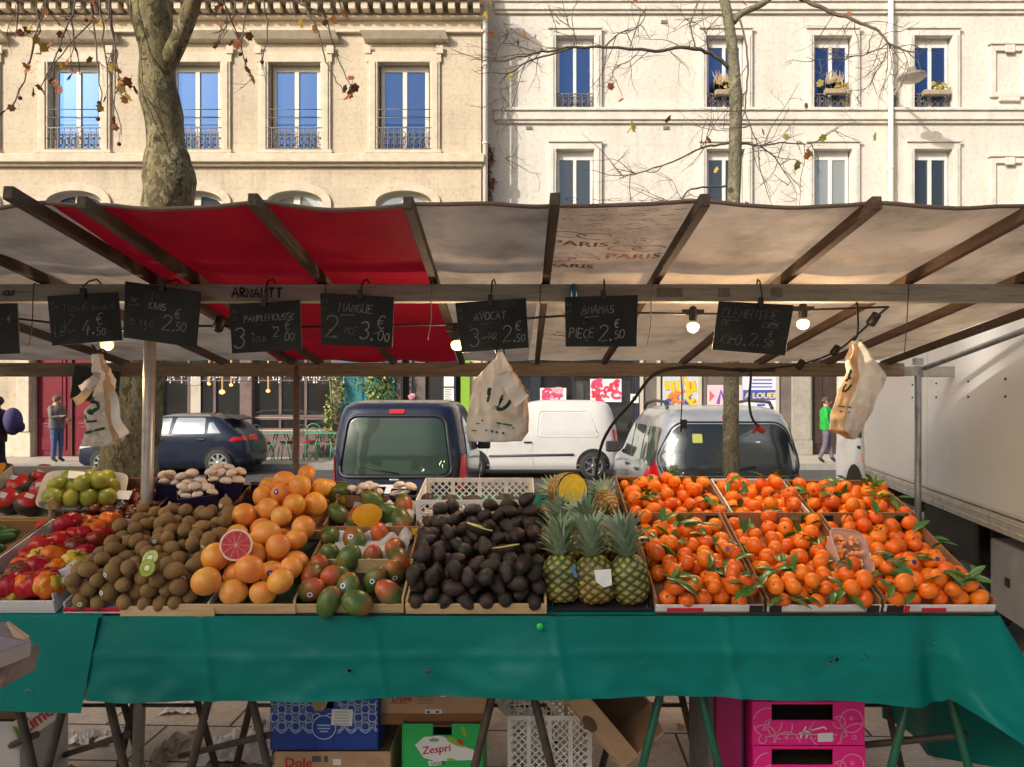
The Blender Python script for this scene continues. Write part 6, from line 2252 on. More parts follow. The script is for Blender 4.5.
place_pine(pineapple(6, .1, crown=False), 551, 512, .06, (R(100), R(0), R(8)), .9, 'brown pineapple lying with its base towards the viewer behind the avocados')
place_pine(pineapple(7, .1, leafn=30), 606, 513, .07, (R(-60), R(40), .3), .8, 'brownish pineapple lying at the back next to the cut one')
place_pine(pineapple(9, .1, crown=False), 553, 545, .03, (R(70), R(0), R(-12)), .8, 'brown pineapple wedged between the avocados and the front pineapples')
cutp = pineapple(8, .25, H=.13, cut=True, crown=True, leafn=30, leafL=.11)
cdir = Vector((.38, -.88, .10)).normalized()
cutp.location = at(573, 490, 3.0) - cdir * .13
cutp.rotation_euler = cdir.to_track_quat('Z', 'Y').to_euler()
tag(cutp, 'cut pineapple showing a round yellow face at the top of the pile', 'pineapple', 'pineapples')
mb = MB()
mb.poly([at(594, 570, 2.425), at(611, 569, 2.425), at(612, 585, 2.42), at(604, 587.5, 2.42), at(596, 582, 2.42)])
o = tag(mb.build('price_tag', white_lab, recalc=False), 'white paper tag stuck on the middle front pineapple', 'tag')
tag(MB().prism([at(570, 567, 2.47), at(574, 566, 2.47), at(578, 577, 2.46), at(575, 578, 2.46)], (0, .002, 0)).build('blue_tag', mat('blue_tag', (.03, .15, .3), .4)), 'small blue tag hanging between the two left front pineapples', 'tag')
tag(MB().prism([at(546, 491, 3.14), at(553, 489, 3.14), at(556, 496, 3.13), at(548, 497, 3.13)], (0, .003, 0)).build('blue_tag', mat('blue_tag_back', (.01, .1, .4), .4)), 'bright blue tag by the crown of the cut pineapple', 'tag')
tray('low black tray under the pineapples', .105, .437, .012, .5, crate_black, hb=.03, hf=.008, hs=.02, name='crate')

# --- avocados
avo_m = mat('avocado_skin', (.022, .012, .014), .36, (.06, .032, .02), scale=30, dirt=((.05, .05, .022), 45, .56, .75), rnd=[(.012, .008, .008), (.028, .014, .012), (.014, .015, .008), (.045, .021, .017), (.02, .01, .01)], bump=.8, bscale=150, bdist=.005, fac=(.5, .8))
avo_flesh = mat('avocado_flesh', (.80, .78, .36), .4, (.66, .70, .24), scale=20)
def avo_fn(q):
    return 1 - .0 * q.z
def avo_mesh(half=False):
    prof = []
    for i in range(15):
        t = i / 14
        z = lerp(-.045, .058, t)
        r_ = .0345 * math.sqrt(max(0, 1 - (2 * t - 1) ** 2)) * (1.18 - .52 * t ** 1.4)
        prof.append((max(r_, .0005), z))
    m = MB().lathe(prof, 18)
    return m
avo = [avo_mesh().build('avocado', avo_m, origin=(0, 0, 0))]
protos.extend(avo)
tw = tray('pale wooden avocado crate at the front of the table', -.375, .088, -.005, .55, crate_wood, hb=.06, hf=.036, hs=.05, wt=.009, floor=green_liner)
rr = random.Random(17)
AV = pack(-.372, .085, .0, .56, .0285, 150, rr, base=lambda a, b: .008 + .03 * min(1, max(0, b / .3)))
for (u, v, h, q) in AV:
    put(avo[0], pl(u, v, h), (rr.uniform(-1.2, 1.2), rr.uniform(0, 6.3), rr.uniform(0, 6.3)), q / .0385, 'dark purple black avocado piled in the wooden crate', 'avocado', 'avocados in the wooden crate')
def cut_avo(px, py, h, rot, s, lab):
    prof = avo_mesh()
    t = thing('avocado_half', (0, 0, 0), lab, 'avocado')
    m = MB()
    pts = []
    for i in range(15):
        tt_ = i / 14
        z = lerp(-.045, .058, tt_)
        r_ = .036 * math.sqrt(max(0, 1 - (2 * tt_ - 1) ** 2)) * (1.1 - .38 * tt_ ** 1.5)
        pts.append((r_, z))
    def g_(a, b):
        i = b * 14
        j = min(int(i), 13)
        r_ = lerp(pts[j][0], pts[j + 1][0], i - j)
        z = lerp(pts[j][1], pts[j + 1][1], i - j)
        an = PI * a
        return (r_ * math.cos(an), r_ * math.sin(an), z)
    m.grid(g_, 14, 28)
    m.build('skin', avo_m, t, local=True, recalc=False)
    m = MB()
    out = [g_(0, i / 28) for i in range(29)] + [g_(1, i / 28) for i in range(28, -1, -1)]
    m.poly([(p[0] * .96, -.0005, p[2] * .97) for p in out])
    m.build('cut_flesh', avo_flesh, t, local=True, recalc=False)
    t.location = on_top(AV, px, py, .012)
    t.rotation_euler = rot
    t.scale = (s, s, s)
cut_avo(481, 527, .135, (R(-72), 0, R(97)), 1.05, 'halved avocado showing pale green flesh near the top of the dark pile')
cut_avo(507, 546, .125, (R(-100), R(4), R(80)), 1.05, 'halved avocado seen edge on, a thin pale strip at the right of the dark pile')
lc = lattice_crate('plastic_crate', 'white lattice crate lying behind the avocados on the table', Matrix.Translation(pl(-.412, .56, .03)) @ Euler((R(10), 0, 0)).to_matrix().to_4x4(), .468, .315, .115, cols=4)
for i, (px, py) in enumerate(((428, 501), (450, 502), (505, 501), (474, 503), (524, 503))):
    p = at(px, py, 3.1)
    put(avo[0], p, (1.3, rr.uniform(0, 6), rr.uniform(0, 6)), .95, 'dark avocado inside the white lattice crate', 'avocado', 'avocados inside the white lattice crate')
for px, py in ((528, 506), (521, 517)):
    u, v = uv(px, py, .1)
mb = MB()
mb.prism([at(536, 527, 2.87), at(541, 526, 2.87), at(542, 556, 2.75), at(537, 557, 2.75)], (0, .002, 0))
tag(mb.build('paper_label', white_lab), 'narrow white label on the right end of the avocado crate', 'label')

# --- mangoes
def mango_mat():
    m = mat('mango_skin', (.10, .16, .03), .35, (.05, .10, .02), scale=20, rnd=[(.10, .17, .03), (.16, .2, .04), (.07, .13, .025), (.14, .15, .035)])
    nt = m.node_tree
    b = nt.nodes['Principled BSDF']
    src = b.inputs['Base Color'].links[0].from_socket
    v = _vec(nt, (1, 1, 1))
    t = nt.nodes.new('ShaderNodeTexCoord')
    sp = nt.nodes.new('ShaderNodeSeparateXYZ')
    nt.links.new(t.outputs['Object'], sp.inputs[0])
    f = _noise(nt, v, 9, 3)
    ma = nt.nodes.new('ShaderNodeMath'); ma.operation = 'MULTIPLY_ADD'
    nt.links.new(sp.outputs[2], ma.inputs[0]); ma.inputs[1].default_value = 7.0
    nt.links.new(f, ma.inputs[2])
    oi = nt.nodes.new('ShaderNodeObjectInfo')
    m2 = nt.nodes.new('ShaderNodeMath'); m2.operation = 'MULTIPLY_ADD'
    nt.links.new(oi.outputs['Random'], m2.inputs[0]); m2.inputs[1].default_value = .5; m2.inputs[2].default_value = -.3
    m3 = nt.nodes.new('ShaderNodeMath'); m3.operation = 'ADD'
    nt.links.new(ma.outputs[0], m3.inputs[0]); nt.links.new(m2.outputs[0], m3.inputs[1])
    ff = _ramp(nt, m3.outputs[0], [(.45, (0, 0, 0)), (.95, (1, 1, 1))])
    red = _ramp(nt, f, [(.3, (.50, .05, .02)), (.5, (.62, .14, .04)), (.7, (.40, .03, .02))])
    base = _mix(nt, ff, src, red)
    nt.links.new(base, b.inputs['Base Color'])
    return m
mango_m = mango_mat()
mango = MB().sphere((0, 0, 0), .05, 20, 14, sc=(.92, .8, 1.25), fn=lambda q: 1 + .06 * q.x * q.z - .05 * q.z).build('mango', mango_m, origin=(0, 0, 0), recalc=False)
mango2 = MB().sphere((0, 0, 0), .05, 20, 14, sc=(.92, .8, 1.25), fn=lambda q: 1 + .06 * q.x * q.z - .05 * q.z).build('mango', mango_m, origin=(0, 0, 0), recalc=False)
k = MB(); disc(k, (.0, -.0415, .005), (0, -1, .1), .011); o_ = k.build('sticker', sticker_w, mango2, local=True, recalc=False)
k = MB(); disc(k, (.0, -.042, .005), (0, -1, .1), .006); k.build('sticker_print', sticker_b, o_, local=True, recalc=False)
protos.extend([mango, mango2])
mg = [(-.742, -.382, 0, .245), (-.755, -.392, .255, .495), (-.775, -.405, .51, .78)]
labs = ['front mango crate with yellow printed corners', 'middle mango crate lined with white tissue', 'rear mango crate behind the cut mango']
fl = ['ripening mango in the front mango crate', 'ripening mango in the tissue lined middle crate', 'green mango in the rear mango crate']
for i, (a, b, c, e) in enumerate(mg):
    t = tray(labs[i], a, b, c, e, crate_wood if i == 0 else crate_card, hb=.065, hf=.032, hs=.06, wt=.007, h0=.001 + i * .004, group=None, floor=crate_black)
    for sg in (-1, 1):
        MB().bx(sg * ((b - a) / 2 - .03), sg * ((b - a) / 2 - .001), e - c - .009, e - c - .0075, .03, .06).build('yellow_corner', mat('yellow_corner', (.7, .48, .02), .5), t, local=True)
# mangoes placed after the photo
ms = [(575 - 270 + 0, 0)]
spots = [(311, 590, 1), (329, 601, 0), (348, 588, 1), (358, 603, 0), (375, 580, 1), (389, 593, 0), (393, 572, 1), (318, 568, 1), (335, 577, 0), (312, 575, 0),
         (329, 536, 0), (354, 540, 1), (380, 534, 0), (373, 557, 1), (395, 548, 0), (348, 560, 0), (330, 556, 0), (399, 560, 0),
         (341, 494, 1), (372, 500, 0), (404, 504, 0), (339, 514, 0), (390, 514, 0), (356, 518, 0), (402, 522, 0)]
rr = random.Random(23)
for i, (px, py, st_) in enumerate(spots):
    row = 0 if i < 10 else (1 if i < 18 else 2)
    h = .052 + .004 * row
    u, v = uv(px, py, h)
    rot = (rr.uniform(-.5, .5), rr.uniform(-.9, .9), rr.uniform(-.5, .5)) if st_ else (rr.uniform(-1, 1), rr.uniform(-3, 3), rr.uniform(0, 6))
    put(mango2 if st_ else mango, pl(u, v, h), rot, rr.uniform(.82, .95), fl[row], 'mango', fl[row].replace('mango in', 'mangoes in'))
t = thing('mango_half', (0, 0, 0), 'cut mango showing bright yellow flesh at the back of the mango crates', 'mango')
u, v = uv(367, 514, .1)
m = MB()
m.grid(lambda a, b: (.046 * math.cos(a * PI) * math.sin(b * PI), .036 * math.sin(a * PI) * math.sin(b * PI), .06 * math.cos(b * PI)), 16, 14)
m.build('skin', mango_m, t, local=True, recalc=False)
m = MB()
m.lathe([(.0, .006), (.6, .004), (.985, 0)], 24, 0, Matrix.Rotation(PI / 2, 4, 'X') @ Matrix.Diagonal((.046, .06, 1, 1)))
m.build('cut_flesh', mat('mango_flesh', (.88, .45, .01), .35, (.8, .36, .01), scale=30), t, local=True)
t.location = pl(u, v, .095); t.rotation_euler = (R(-25), R(80), R(-10))
for i, (a, b, c, e, lab) in enumerate(((-.70, -.42, .27, .48, 'crumpled white tissue between the mangoes of the middle crate'), (-.70, -.43, .54, .76, 'white tissue scrap among the rear mangoes'))):
    m = MB()
    m.grid(lambda x, y: pl(lerp(a, b, x), lerp(c, e, y), .045 + .045 * noise.noise(Vector((x * 6, y * 6, i * 7)))), 22, 18)
    tag(m.build('tissue_paper', tissue, recalc=False), lab, 'tissue')

# --- grapefruit
gf_m = mat('grapefruit_peel', (.8, .35, .04), .35, (.80, .20, .035), scale=9, dirt=((.62, .36, .10), 22, .6, .8), rnd=[(.86, .36, .05), (.86, .42, .06), (.84, .30, .06), (.82, .44, .09), (.88, .33, .04)], bump=.3, bscale=220, bdist=.002, sss=.12, fac=(.45, .75))
gf = MB().sphere((0, 0, 0), .056, 24, 16, sc=(1, 1, .9), fn=lambda q: 1 - .03 * math.exp(-((q.z - 1) / .03) ** 2)).build('grapefruit', gf_m, origin=(0, 0, 0), recalc=False)
gf2 = MB().sphere((0, 0, 0), .056, 24, 16, sc=(1, 1, .9)).build('grapefruit', gf_m, origin=(0, 0, 0), recalc=False)
k = MB(); disc(k, (0, -.0562, .012), (0, -1, .22), .013); o_ = k.build('sticker', sticker_b, gf2, local=True, recalc=False)
k = MB(); disc(k, (0, -.0568, .012), (0, -1, .22), .006); k.build('sticker_print', mat('pale_sticker_print', (.5, .55, .75), .4), o_, local=True, recalc=False)
protos.extend([gf, gf2])
tray('pale wooden grapefruit crate with a dark green liner at the front', -1.135, -.735, -.005, .5, crate_wood, hb=.05, hf=.034, hs=.045, wt=.009, floor=green_liner)
tray('brown grapefruit crate behind, propping the top of the orange pile', -1.20, -.77, .51, .93, crate_card, hb=.07, hf=.05, hs=.06, h0=.002)
rr = random.Random(29)
nstk = 0
gfx = {(228, 541)}
GP = pack(-1.075, -.74, .0, .90, .0475, 72, rr, base=lambda a, b: .008 + .015 * min(1, max(0, (b - .05) / .4)), jit=.12, hmax=.14)
for (u, v, h, q) in GP:
    stk = rr.random() < .16
    p = pl(u - .07 * v, v, h)
    rot = (rr.uniform(-.3, .3), rr.uniform(-.5, .5), rr.uniform(-.6, .6)) if stk else (rr.uniform(0, 6), rr.uniform(0, 6), 0)
    put(gf2 if stk else gf, p, rot, q / .058, 'orange yellow grapefruit with a dark blue sticker in the pile' if stk else 'plain orange grapefruit in the tall pile', 'grapefruit', 'stickered grapefruit in the pile' if stk else 'plain grapefruit in the pile')
for i, (px, py, h) in enumerate(((285, 482, .19), (300, 486, .17))):
    put(gf, on_top(GP, px, py, .0), (rr.uniform(0, 6), rr.uniform(0, 6), 0), rr.uniform(.84, .92), 'orange grapefruit crowning the top of the pile', 'grapefruit', 'grapefruit at the top of the pile')
t = thing('grapefruit_half', on_top(GP, 236, 545, .055), 'halved grapefruit with ruby red flesh facing the viewer', 'grapefruit', rot=(R(78), R(4), R(12)))
m = MB()
m.lathe([(.0, -.05), (.03, -.042), (.05, -.018), (.054, 0)], 28)
m.build('peel', gf_m, t, local=True)
m = MB()
m.lathe([(.0475, .0012), (.054, .0002)], 28)
m.build('pith', mat('pith', (.82, .66, .5), .6), t, local=True)
m = MB()
m.lathe([(0, .0012), (.0475, .0013)], 28)
fo = m.build('cut_flesh', mat('ruby_flesh', (.50, .018, .03), .25, (.62, .06, .06), scale=70), t, local=True)
m = MB()
for a in range(10):
    an = a * PI / 5
    m.ribbon([(.005 * math.cos(an), .005 * math.sin(an), .0019), (.046 * math.cos(an), .046 * math.sin(an), .0019)], .0016, (0, 0, 1))
disc(m, (0, 0, .002), (0, 0, 1), .006)
m.build('membrane', mat('membrane', (.72, .3, .28), .5), fo, local=True, recalc=False)

# --- kiwis
kiwi_m = mat('kiwi_skin', (.17, .085, .03), .75, (.24, .15, .06), scale=14, rnd=[(.29, .18, .072), (.23, .14, .054), (.34, .21, .084), (.26, .155, .062), (.21, .13, .056)], bump=.5, bscale=180, bdist=.003, spec=.25)
kiwi = MB().sphere((0, 0, 0), .029, 18, 12, sc=(1, 1, 1.22), fn=lambda q: 1 + .03 * math.exp(-((q.z - 1) / .03) ** 2)).build('kiwi', kiwi_m, origin=(0, 0, 0), recalc=False)
kiwi2 = MB().sphere((0, 0, 0), .029, 18, 12, sc=(1, 1, 1.22)).build('kiwi', kiwi_m, origin=(0, 0, 0), recalc=False)
k = MB(); disc(k, (0, -.0294, .0), (0, -1, .05), .0085); o_ = k.build('sticker', sticker_w, kiwi2, local=True, recalc=False)
k = MB(); disc(k, (0, -.03, .0), (0, -1, .05), .004); k.build('sticker_print', mat('green_sticker_print', (.05, .3, .08), .4), o_, local=True, recalc=False)
protos.extend([kiwi, kiwi2])
tray('low kiwi box with a red and white front strip', -1.50, -1.02, -.002, .58, white_card, hb=.05, hf=.02, hs=.04, m_front=red_card)
tag(MB().bx(at(122, 0, 2.45).x, at(216, 0, 2.45).x, 2.437, 2.446, at(0, 617, 2.44).z, at(0, 606, 2.44).z).build('plank', crate_wood, bevel=.002), 'short pale wooden plank edging the front of the kiwi pile', 'plank')
rr = random.Random(37)
KW = pack(-1.495, -1.07, .0, .60, .0265, 168, rr, base=lambda a, b: .006 + .02 * min(1, b / .3))
KW = [(a - .05 * b, b, c, q) for a, b, c, q in KW]
for (u, v, h, q) in KW:
    stk = rr.random() < .15
    rot = (rr.uniform(-.35, .35), rr.uniform(-1, 1), rr.uniform(-.5, .5)) if stk else (rr.uniform(0, 6), rr.uniform(0, 6), 0)
    put(kiwi2 if stk else kiwi, pl(u, v, h), rot, q / .0305, 'fuzzy brown kiwi with a white sticker in the pile' if stk else 'plain fuzzy brown kiwi in the pile', 'kiwi', 'stickered kiwis' if stk else 'plain kiwis')
for i, (px, py, lab) in enumerate(((150, 558, 'upper of two cut kiwis showing bright green flesh'), (147, 568, 'lower of two cut kiwis showing green flesh and white core'))):
    t = thing('kiwi_half', on_top(KW, px, py, .01), lab, 'kiwi', rot=(R(58 + 12 * i), R(-6), R(-8)))
    m = MB(); m.lathe([(0, -.03), (.018, -.024), (.027, -.01), (.0285, 0)], 20); m.build('skin', kiwi_m, t, local=True)
    m = MB(); m.lathe([(.009, .0008), (.0275, .0003)], 20); f_ = m.build('green_flesh', mat('kiwi_flesh', (.32, .40, .04), .3, (.22, .32, .02), scale=120), t, local=True)
    m = MB(); disc(m, (0, 0, .001), (0, 0, 1), .0092, seg=14); m.build('pale_core', mat('kiwi_core', (.68, .68, .4), .4), f_, local=True, recalc=False)
    m = MB()
    for a in range(22):
        an = a * 2 * PI / 22
        disc(m, (.0125 * math.cos(an), .0125 * math.sin(an), .0012), (0, 0, 1), .0012, seg=6)
    m.build('seeds', black_ink, f_, local=True, recalc=False)

# --- tomatoes
def tom(nm, col, rib, sq, sc, extra=None):
    mt_ = mat(nm + '_skin', col, .3, extra or [c * .75 for c in col], scale=12, spec=.35)
    o = MB().sphere((0, 0, 0), .042, 30, 14, sc=(1, 1, sq), fn=lambda q: (1 + rib * math.cos(8 * math.atan2(q.y, q.x)) * (1 - q.z * q.z)) * (1 - .16 * math.exp(-((1 - q.z) / .10) ** 2))).build('tomato', mt_, origin=(0, 0, 0), recalc=False)
    m = MB()
    for a in range(5):
        leaf_blade(m, Vector((0, 0, .042 * sq * .84)), Vector((math.cos(a * 1.26), math.sin(a * 1.26), .25)), .017, .006, Vector((0, 0, 1)), curl=.1)
    m.tube([(0, 0, .042 * sq * .84), (.001, .002, .042 * sq * .84 + .009)], .002, 5)
    m.build('calyx', stem_g, o, local=True, recalc=False)
    protos.append(o)
    return o
toms = {'red': tom('red_tomato', (.50, .012, .012), 0.033, 0.88, 1), 'crimson': tom('crimson_tomato', (.42, .008, .025), 0.055, 0.85, 1), 'orange': tom('orange_tomato', (.78, .17, .008), 0.066, 0.84, 1),
        'yellow': tom('yellow_tomato', (.66, .46, .05), 0.099, 0.82, 1), 'dark': tom('dark_tomato', (.16, .022, .012), 0.055, 0.86, 1, (.28, .03, .012))}
tt_ = tray('white tomato tray with red printed ends at the left front', -1.872, -1.527, .0, .575, white_card, hb=.06, hf=.045, hs=.075, floor=crate_black)
for sg, z in ((-1, .47), (-1, .06), (1, .08), (1, .42)):
    MB().bx(sg * .1725 - .0085, sg * .1725 + .0095, z, z + .06, .0775, .079).build('red_band', red_card, tt_, local=True)
rr = random.Random(41)
tl = [(68, 523, 'crimson', 1.12), (84, 534, 'crimson', .95), (111, 520, 'orange', 1.0), (93, 530, 'orange', 1.1), (44, 545, 'red', 1.12), (60, 541, 'red', .95), (76, 547, 'dark', 1.0), (97, 540, 'dark', .95), (95, 553, 'crimson', .9), (55, 556, 'orange', 1.05), (40, 558, 'yellow', .9), (76, 561, 'yellow', 1.0),
      (22, 565, 'orange', .8), (38, 567, 'crimson', 1.05), (55, 568, 'orange', .85), (48, 577, 'crimson', 1.0), (19, 573, 'dark', 1.0), (33, 580, 'red', .95), (8, 585, 'crimson', 1.1), (30, 591, 'red', 1.0), (57, 586, 'orange', 1.1), (47, 594, 'yellow', .95), (15, 598, 'red', 1.05), (36, 604, 'yellow', 1.05), (2, 606, 'orange', .95), (0, 595, 'red', 1.0),
      (76, 535, 'red', .9), (104, 533, 'red', .85), (62, 575, 'red', .9), (-12, 600, 'red', 1.0), (-8, 612, 'yellow', 1), (52, 549, 'red', .9), (86, 524, 'orange', .9), (30, 555, 'red', .9), (68, 553, 'red', .85), (20, 585, 'red', .95), (45, 584, 'red', .9), (60, 598, 'red', .8)]
descr = {'red': 'bright red ribbed tomato in the white tray', 'crimson': 'deep crimson ribbed tomato in the white tray', 'orange': 'orange ribbed tomato in the white tray', 'yellow': 'pale yellow ribbed tomato in the white tray', 'dark': 'dark brownish red tomato in the white tray'}
for i, (px, py, kx, s_) in enumerate(tl):
    h = .045 + (.03 if i < 28 else .0)
    u, v = uv(px, py, h)
    if u > -1.56: u = -1.565
    v = max(v, .05)
    put(toms[kx], pl(u, v, h), (rr.uniform(-.7, .4), rr.uniform(-.6, .6), rr.uniform(0, 6)), s_ * 1.05, descr[kx], 'tomato', kx + ' tomatoes')
m = MB()
u, v = uv(79, 572, .08)
m.grid(lambda x, y: pl(u - .07 + .13 * x, v - .08 + .15 * y, .085 + .03 * noise.noise(Vector((x * 5, y * 5, 3)))), 16, 16)
tag(m.build('plastic_bag', tissue, recalc=False), 'crumpled clear plastic lying beside the tomatoes', 'bag')

# --- cucumbers, melons, limes, dates, mushrooms at the left and back
green_m2 = mat('cucumber_skin', (.015, .07, .015), .35, (.03, .12, .025), scale=10, bump=.3, bscale=60)
tray('dark green vegetable crate at the far left', -2.32, -1.885, .2, .565, crate_card, hb=.06, hf=.05, hs=.06)
for i, (a, b, c, e) in enumerate(((-2.22, .25, -1.97, .52), (-2.16, .24, -1.925, .44), (-2.26, .36, -2.02, .54), (-2.12, .22, -1.90, .34), (-2.2, .22, -2.02, .24))):
    A, B = pl(a, b, .035 + .02 * (i % 2)), pl(c, e, .035 + .02 * (i % 2))
    m = MB()
    m.tube([A.lerp(B, t) + Vector((0, 0, .012 * math.sin(t * PI))) for t in [0, .03, .1, .3, .5, .7, .9, .97, 1]], [.006, .014, .022, .025, .026, .025, .022, .014, .005], 12)
    tag(m.build('cucumber', green_m2), 'long dark green cucumber in the far left crate', 'cucumber', 'cucumbers at the far left')
tm = tray('grey lined melon box with a high back wall at the left edge', -2.28, -1.9, .60, .97, mat('grey_lined_card', (.45, .42, .38), .7, (.38, .355, .32), scale=5), hb=.12, hf=.045, hs=.12, m_front=mat('mustard_card', (.50, .30, .03), .6), h0=.01)
MB().bx(.1905, .196, .003, .36, .006, .115).build('ochre_side', card_pale, tm, local=True)
dm = mat('dark_melon_rind', (.025, .022, .012), .5, (.05, .04, .02), scale=12, bump=.4, bscale=50)
rl = mat('red_sleeve', (.50, .012, .012), .3, (.40, .008, .008), scale=6)
rr = random.Random(43)
for i, (px, py, s_, orr) in enumerate(((20, 489, 1, 0), (44, 478, .95, 0), (3, 478, 1.05, 1), (44, 493, .95, 0), (10, 503, .95, 0), (29, 506, .9, 0), (-16, 494, 1, 0))):
    u, v = uv(px, py, .06)
    t = thing('melon', pl(u, v, .07), ['round dark melon with a red face and silver sticker in the middle of the box', 'dark melon with red label tilted against the box side', 'dark melon with an orange patch at the left edge', 'dark melon with a red label low on the right', 'flattened dark melon with red label at the front left', 'dark melon with red label at the front', 'dark red labelled melon cut by the left edge'][i], 'melon', 'dark melons in the grey lined box', (R(55) + rr.uniform(-.4, .3), rr.uniform(-.5, .5), rr.uniform(-.5, .5)))
    m = MB(); m.sphere((0, 0, 0), .06 * s_, 18, 12, sc=(1, 1, .85)); m.build('rind', dm, t, local=True)
    m = MB(); m.lathe([(0, .0535 * s_), (.02 * s_, .052 * s_), (.04 * s_, .0395 * s_), (.047 * s_, .033 * s_)], 18, 0); rlo = m.build('red_label', rl if not orr else mat('orange_label', (.6, .22, .01), .4), t, local=True)
    m = MB(); m.bx(-.018, .012, -.012, .012, .0535 * s_, .0545 * s_); m.build('silver_mark', mat('silver_mark', (.5, .5, .48), .3), rlo, local=True)
# limes in a white foam tray
u, v = uv(84, 497, .07)
t = thing('foam_tray', pl(u, v, .075), 'white foam tray holding green and yellow limes', 'tray', rot=(R(34), R(4), R(22)))
m = MB()
def ft(a, b):
    an = a * 2 * PI
    sx, sy = math.copysign(abs(math.cos(an)) ** .35, math.cos(an)), math.copysign(abs(math.sin(an)) ** .35, math.sin(an))
    k_ = lerp(.82, 1, b)
    return (sx * .16 * k_, sy * .125 * k_, b * .035)
m.grid(ft, 48, 4); m.poly([ft(i / 48, 0) for i in range(48)])
m.build('foam', white_card, t, local=True, recalc=False)
lime_m = mat('lime_peel', (.3, .3, .03), .35, (.2, .26, .02), scale=10, rnd=[(.30, .32, .03), (.55, .48, .07), (.24, .28, .03), (.62, .52, .09), (.42, .40, .05)], bump=.25, bscale=150, bdist=.002)
lim = MB().sphere((0, 0, 0), .036, 18, 12, sc=(1, 1, 1.08)).build('lime', lime_m, origin=(0, 0, 0), recalc=False)
protos.append(lim)
mtx = Matrix.Translation(t.location) @ Euler(t.rotation_euler).to_matrix().to_4x4()
for i, (a, b, c) in enumerate(((-.1, -.055, 0), (-.035, -.06, 0), (.03, -.055, 0), (.095, -.05, 0), (-.1, .015, 0), (-.03, .01, 0), (.035, .015, 0), (.1, .02, 0), (-.06, .065, .0), (.01, .07, 0), (.075, .075, 0), (.0, -.02, .045), (.06, .0, .045))):
    put(lim, mtx @ Vector((a, b, .04 + c)), (rr.uniform(0, 6), rr.uniform(0, 6), 0), rr.uniform(.9, 1.05), 'green yellow lime in the white foam tray', 'lime', 'limes in the foam tray')
tag(MB().box(mtx @ Vector((-.03, .03, .088)), (.06, .045, .001), rot=(R(38), R(8), R(30))).build('price_tag', white_lab), 'white paper tag lying on the limes', 'tag')
# dates
date_m = mat('date_skin', (.10, .02, .014), .3, (.2, .045, .02), scale=20, rnd=[(.06, .012, .01), (.15, .035, .015), (.09, .01, .014), (.035, .008, .008)])
dt = MB().sphere((0, 0, 0), .025, 14, 10, sc=(1, 1, 1.15)).build('plum', date_m, origin=(0, 0, 0), recalc=False)
protos.append(dt)
tray('brown carton of dark red plums behind the tomatoes', -1.83, -1.50, .60, .93, crate_card, hb=.085, hf=.035, hs=.06, h0=.005)
for (u, v, h, q) in pack(-1.82, -1.51, .61, .915, .023, 60, rr, base=lambda a, b: .008, hmax=.06):
    put(dt, pl(u, v, h), (rr.uniform(0, 6), rr.uniform(0, 6), 0), q / .025, 'small dark red plum in the brown carton', 'plum', 'dark red plums')
u, v = uv(122, 498, .06)
tag(MB().box(pl(u, v, .075), (.075, .05, .001), rot=(R(40), R(4), R(8))).build('price_tag', white_lab), 'white paper tag lying on the dark plums', 'tag')
# mushroom punnets
navy_p = mat('navy_punnet', (.016, .012, .045), .4, (.03, .02, .07), scale=6)
mush_m = mat('mushroom_cap', (.82, .70, .58), .7, (.70, .56, .44), scale=30)
ms = MB().lathe([(0, .016), (.012, .0145), (.02, .008), (.022, 0), (.017, -.004), (.006, -.004), (.006, -.016), (0, -.016)], 14).build('mushroom', mush_m, origin=(0, 0, 0))
protos.append(ms)
rr = random.Random(53)
def punnet(px, py, hgt, rot, W, D_, H, lab, n, flab):
    u, v = uv(px, py, hgt)
    t = thing('punnet', pl(u, v, hgt), lab, 'punnet', rot=rot)
    m = MB()
    pts = lambda k, z: [(-W * k, -D_ * k, z), (W * k, -D_ * k, z), (W * k, D_ * k, z), (-W * k, D_ * k, z)]
    a, b = pts(.82, 0), pts(1, H)
    m.add(a + b, [(0, 1, 2, 3), (0, 1, 5, 4), (1, 2, 6, 5), (2, 3, 7, 6), (3, 0, 4, 7)])
    m.tube([Vector(p) for p in b] + [Vector(b[0])], .003, 6)
    m.build('tub', navy_p, t, local=True, recalc=False)
    mtx = Matrix.Translation(t.location) @ Euler(rot).to_matrix().to_4x4()
    for (x, y, z, q) in pack(-W * .95, W * .95, -D_ * .95, D_ * .95, .02, n, rr, base=lambda a, b: H - .02, hmax=H + .035):
        put(ms, mtx @ Vector((x, y, z)), (rr.uniform(-.2, .5), rr.uniform(-.4, .4), rr.uniform(0, 6)), rr.uniform(1.0, 1.35), flab, 'mushroom', flab.replace('mushroom', 'mushrooms'))
punnet(174, 500, .03, (R(12), R(8), R(20)), .075, .055, .085, 'navy punnet of pale mushrooms just right of the pale pole', 18, 'pale mushroom in the navy punnet by the pole')
punnet(199, 512, .06, (R(14), R(-4), R(26)), .075, .055, .085, 'navy punnet of pale mushrooms, the frontmost of three', 18, 'pale mushroom in the frontmost navy punnet')
punnet(224, 497, .06, (R(12), R(6), R(14)), .075, .055, .085, 'navy punnet of pale mushrooms next to the grapefruit', 18, 'pale mushroom in the navy punnet by the grapefruit')
punnet(368, 497, .05, (R(30), 0, R(-3)), .075, .03, .03, 'white lined punnet of pale mushrooms behind the rear mangoes', 12, 'pale mushroom in the low punnet behind the mangoes')
punnet(404, 499, .05, (R(30), 0, R(-2)), .055, .03, .03, 'small punnet of pale mushrooms at the right behind the mangoes', 9, 'pale mushroom in the small punnet by the lattice crate')
tray('dark blue lattice vegetable box under the mushroom punnets', -1.50, -1.16, .62, .92, mat('dark_blue_box', (.012, .016, .05), .5), hb=.06, hf=.05, hs=.06)
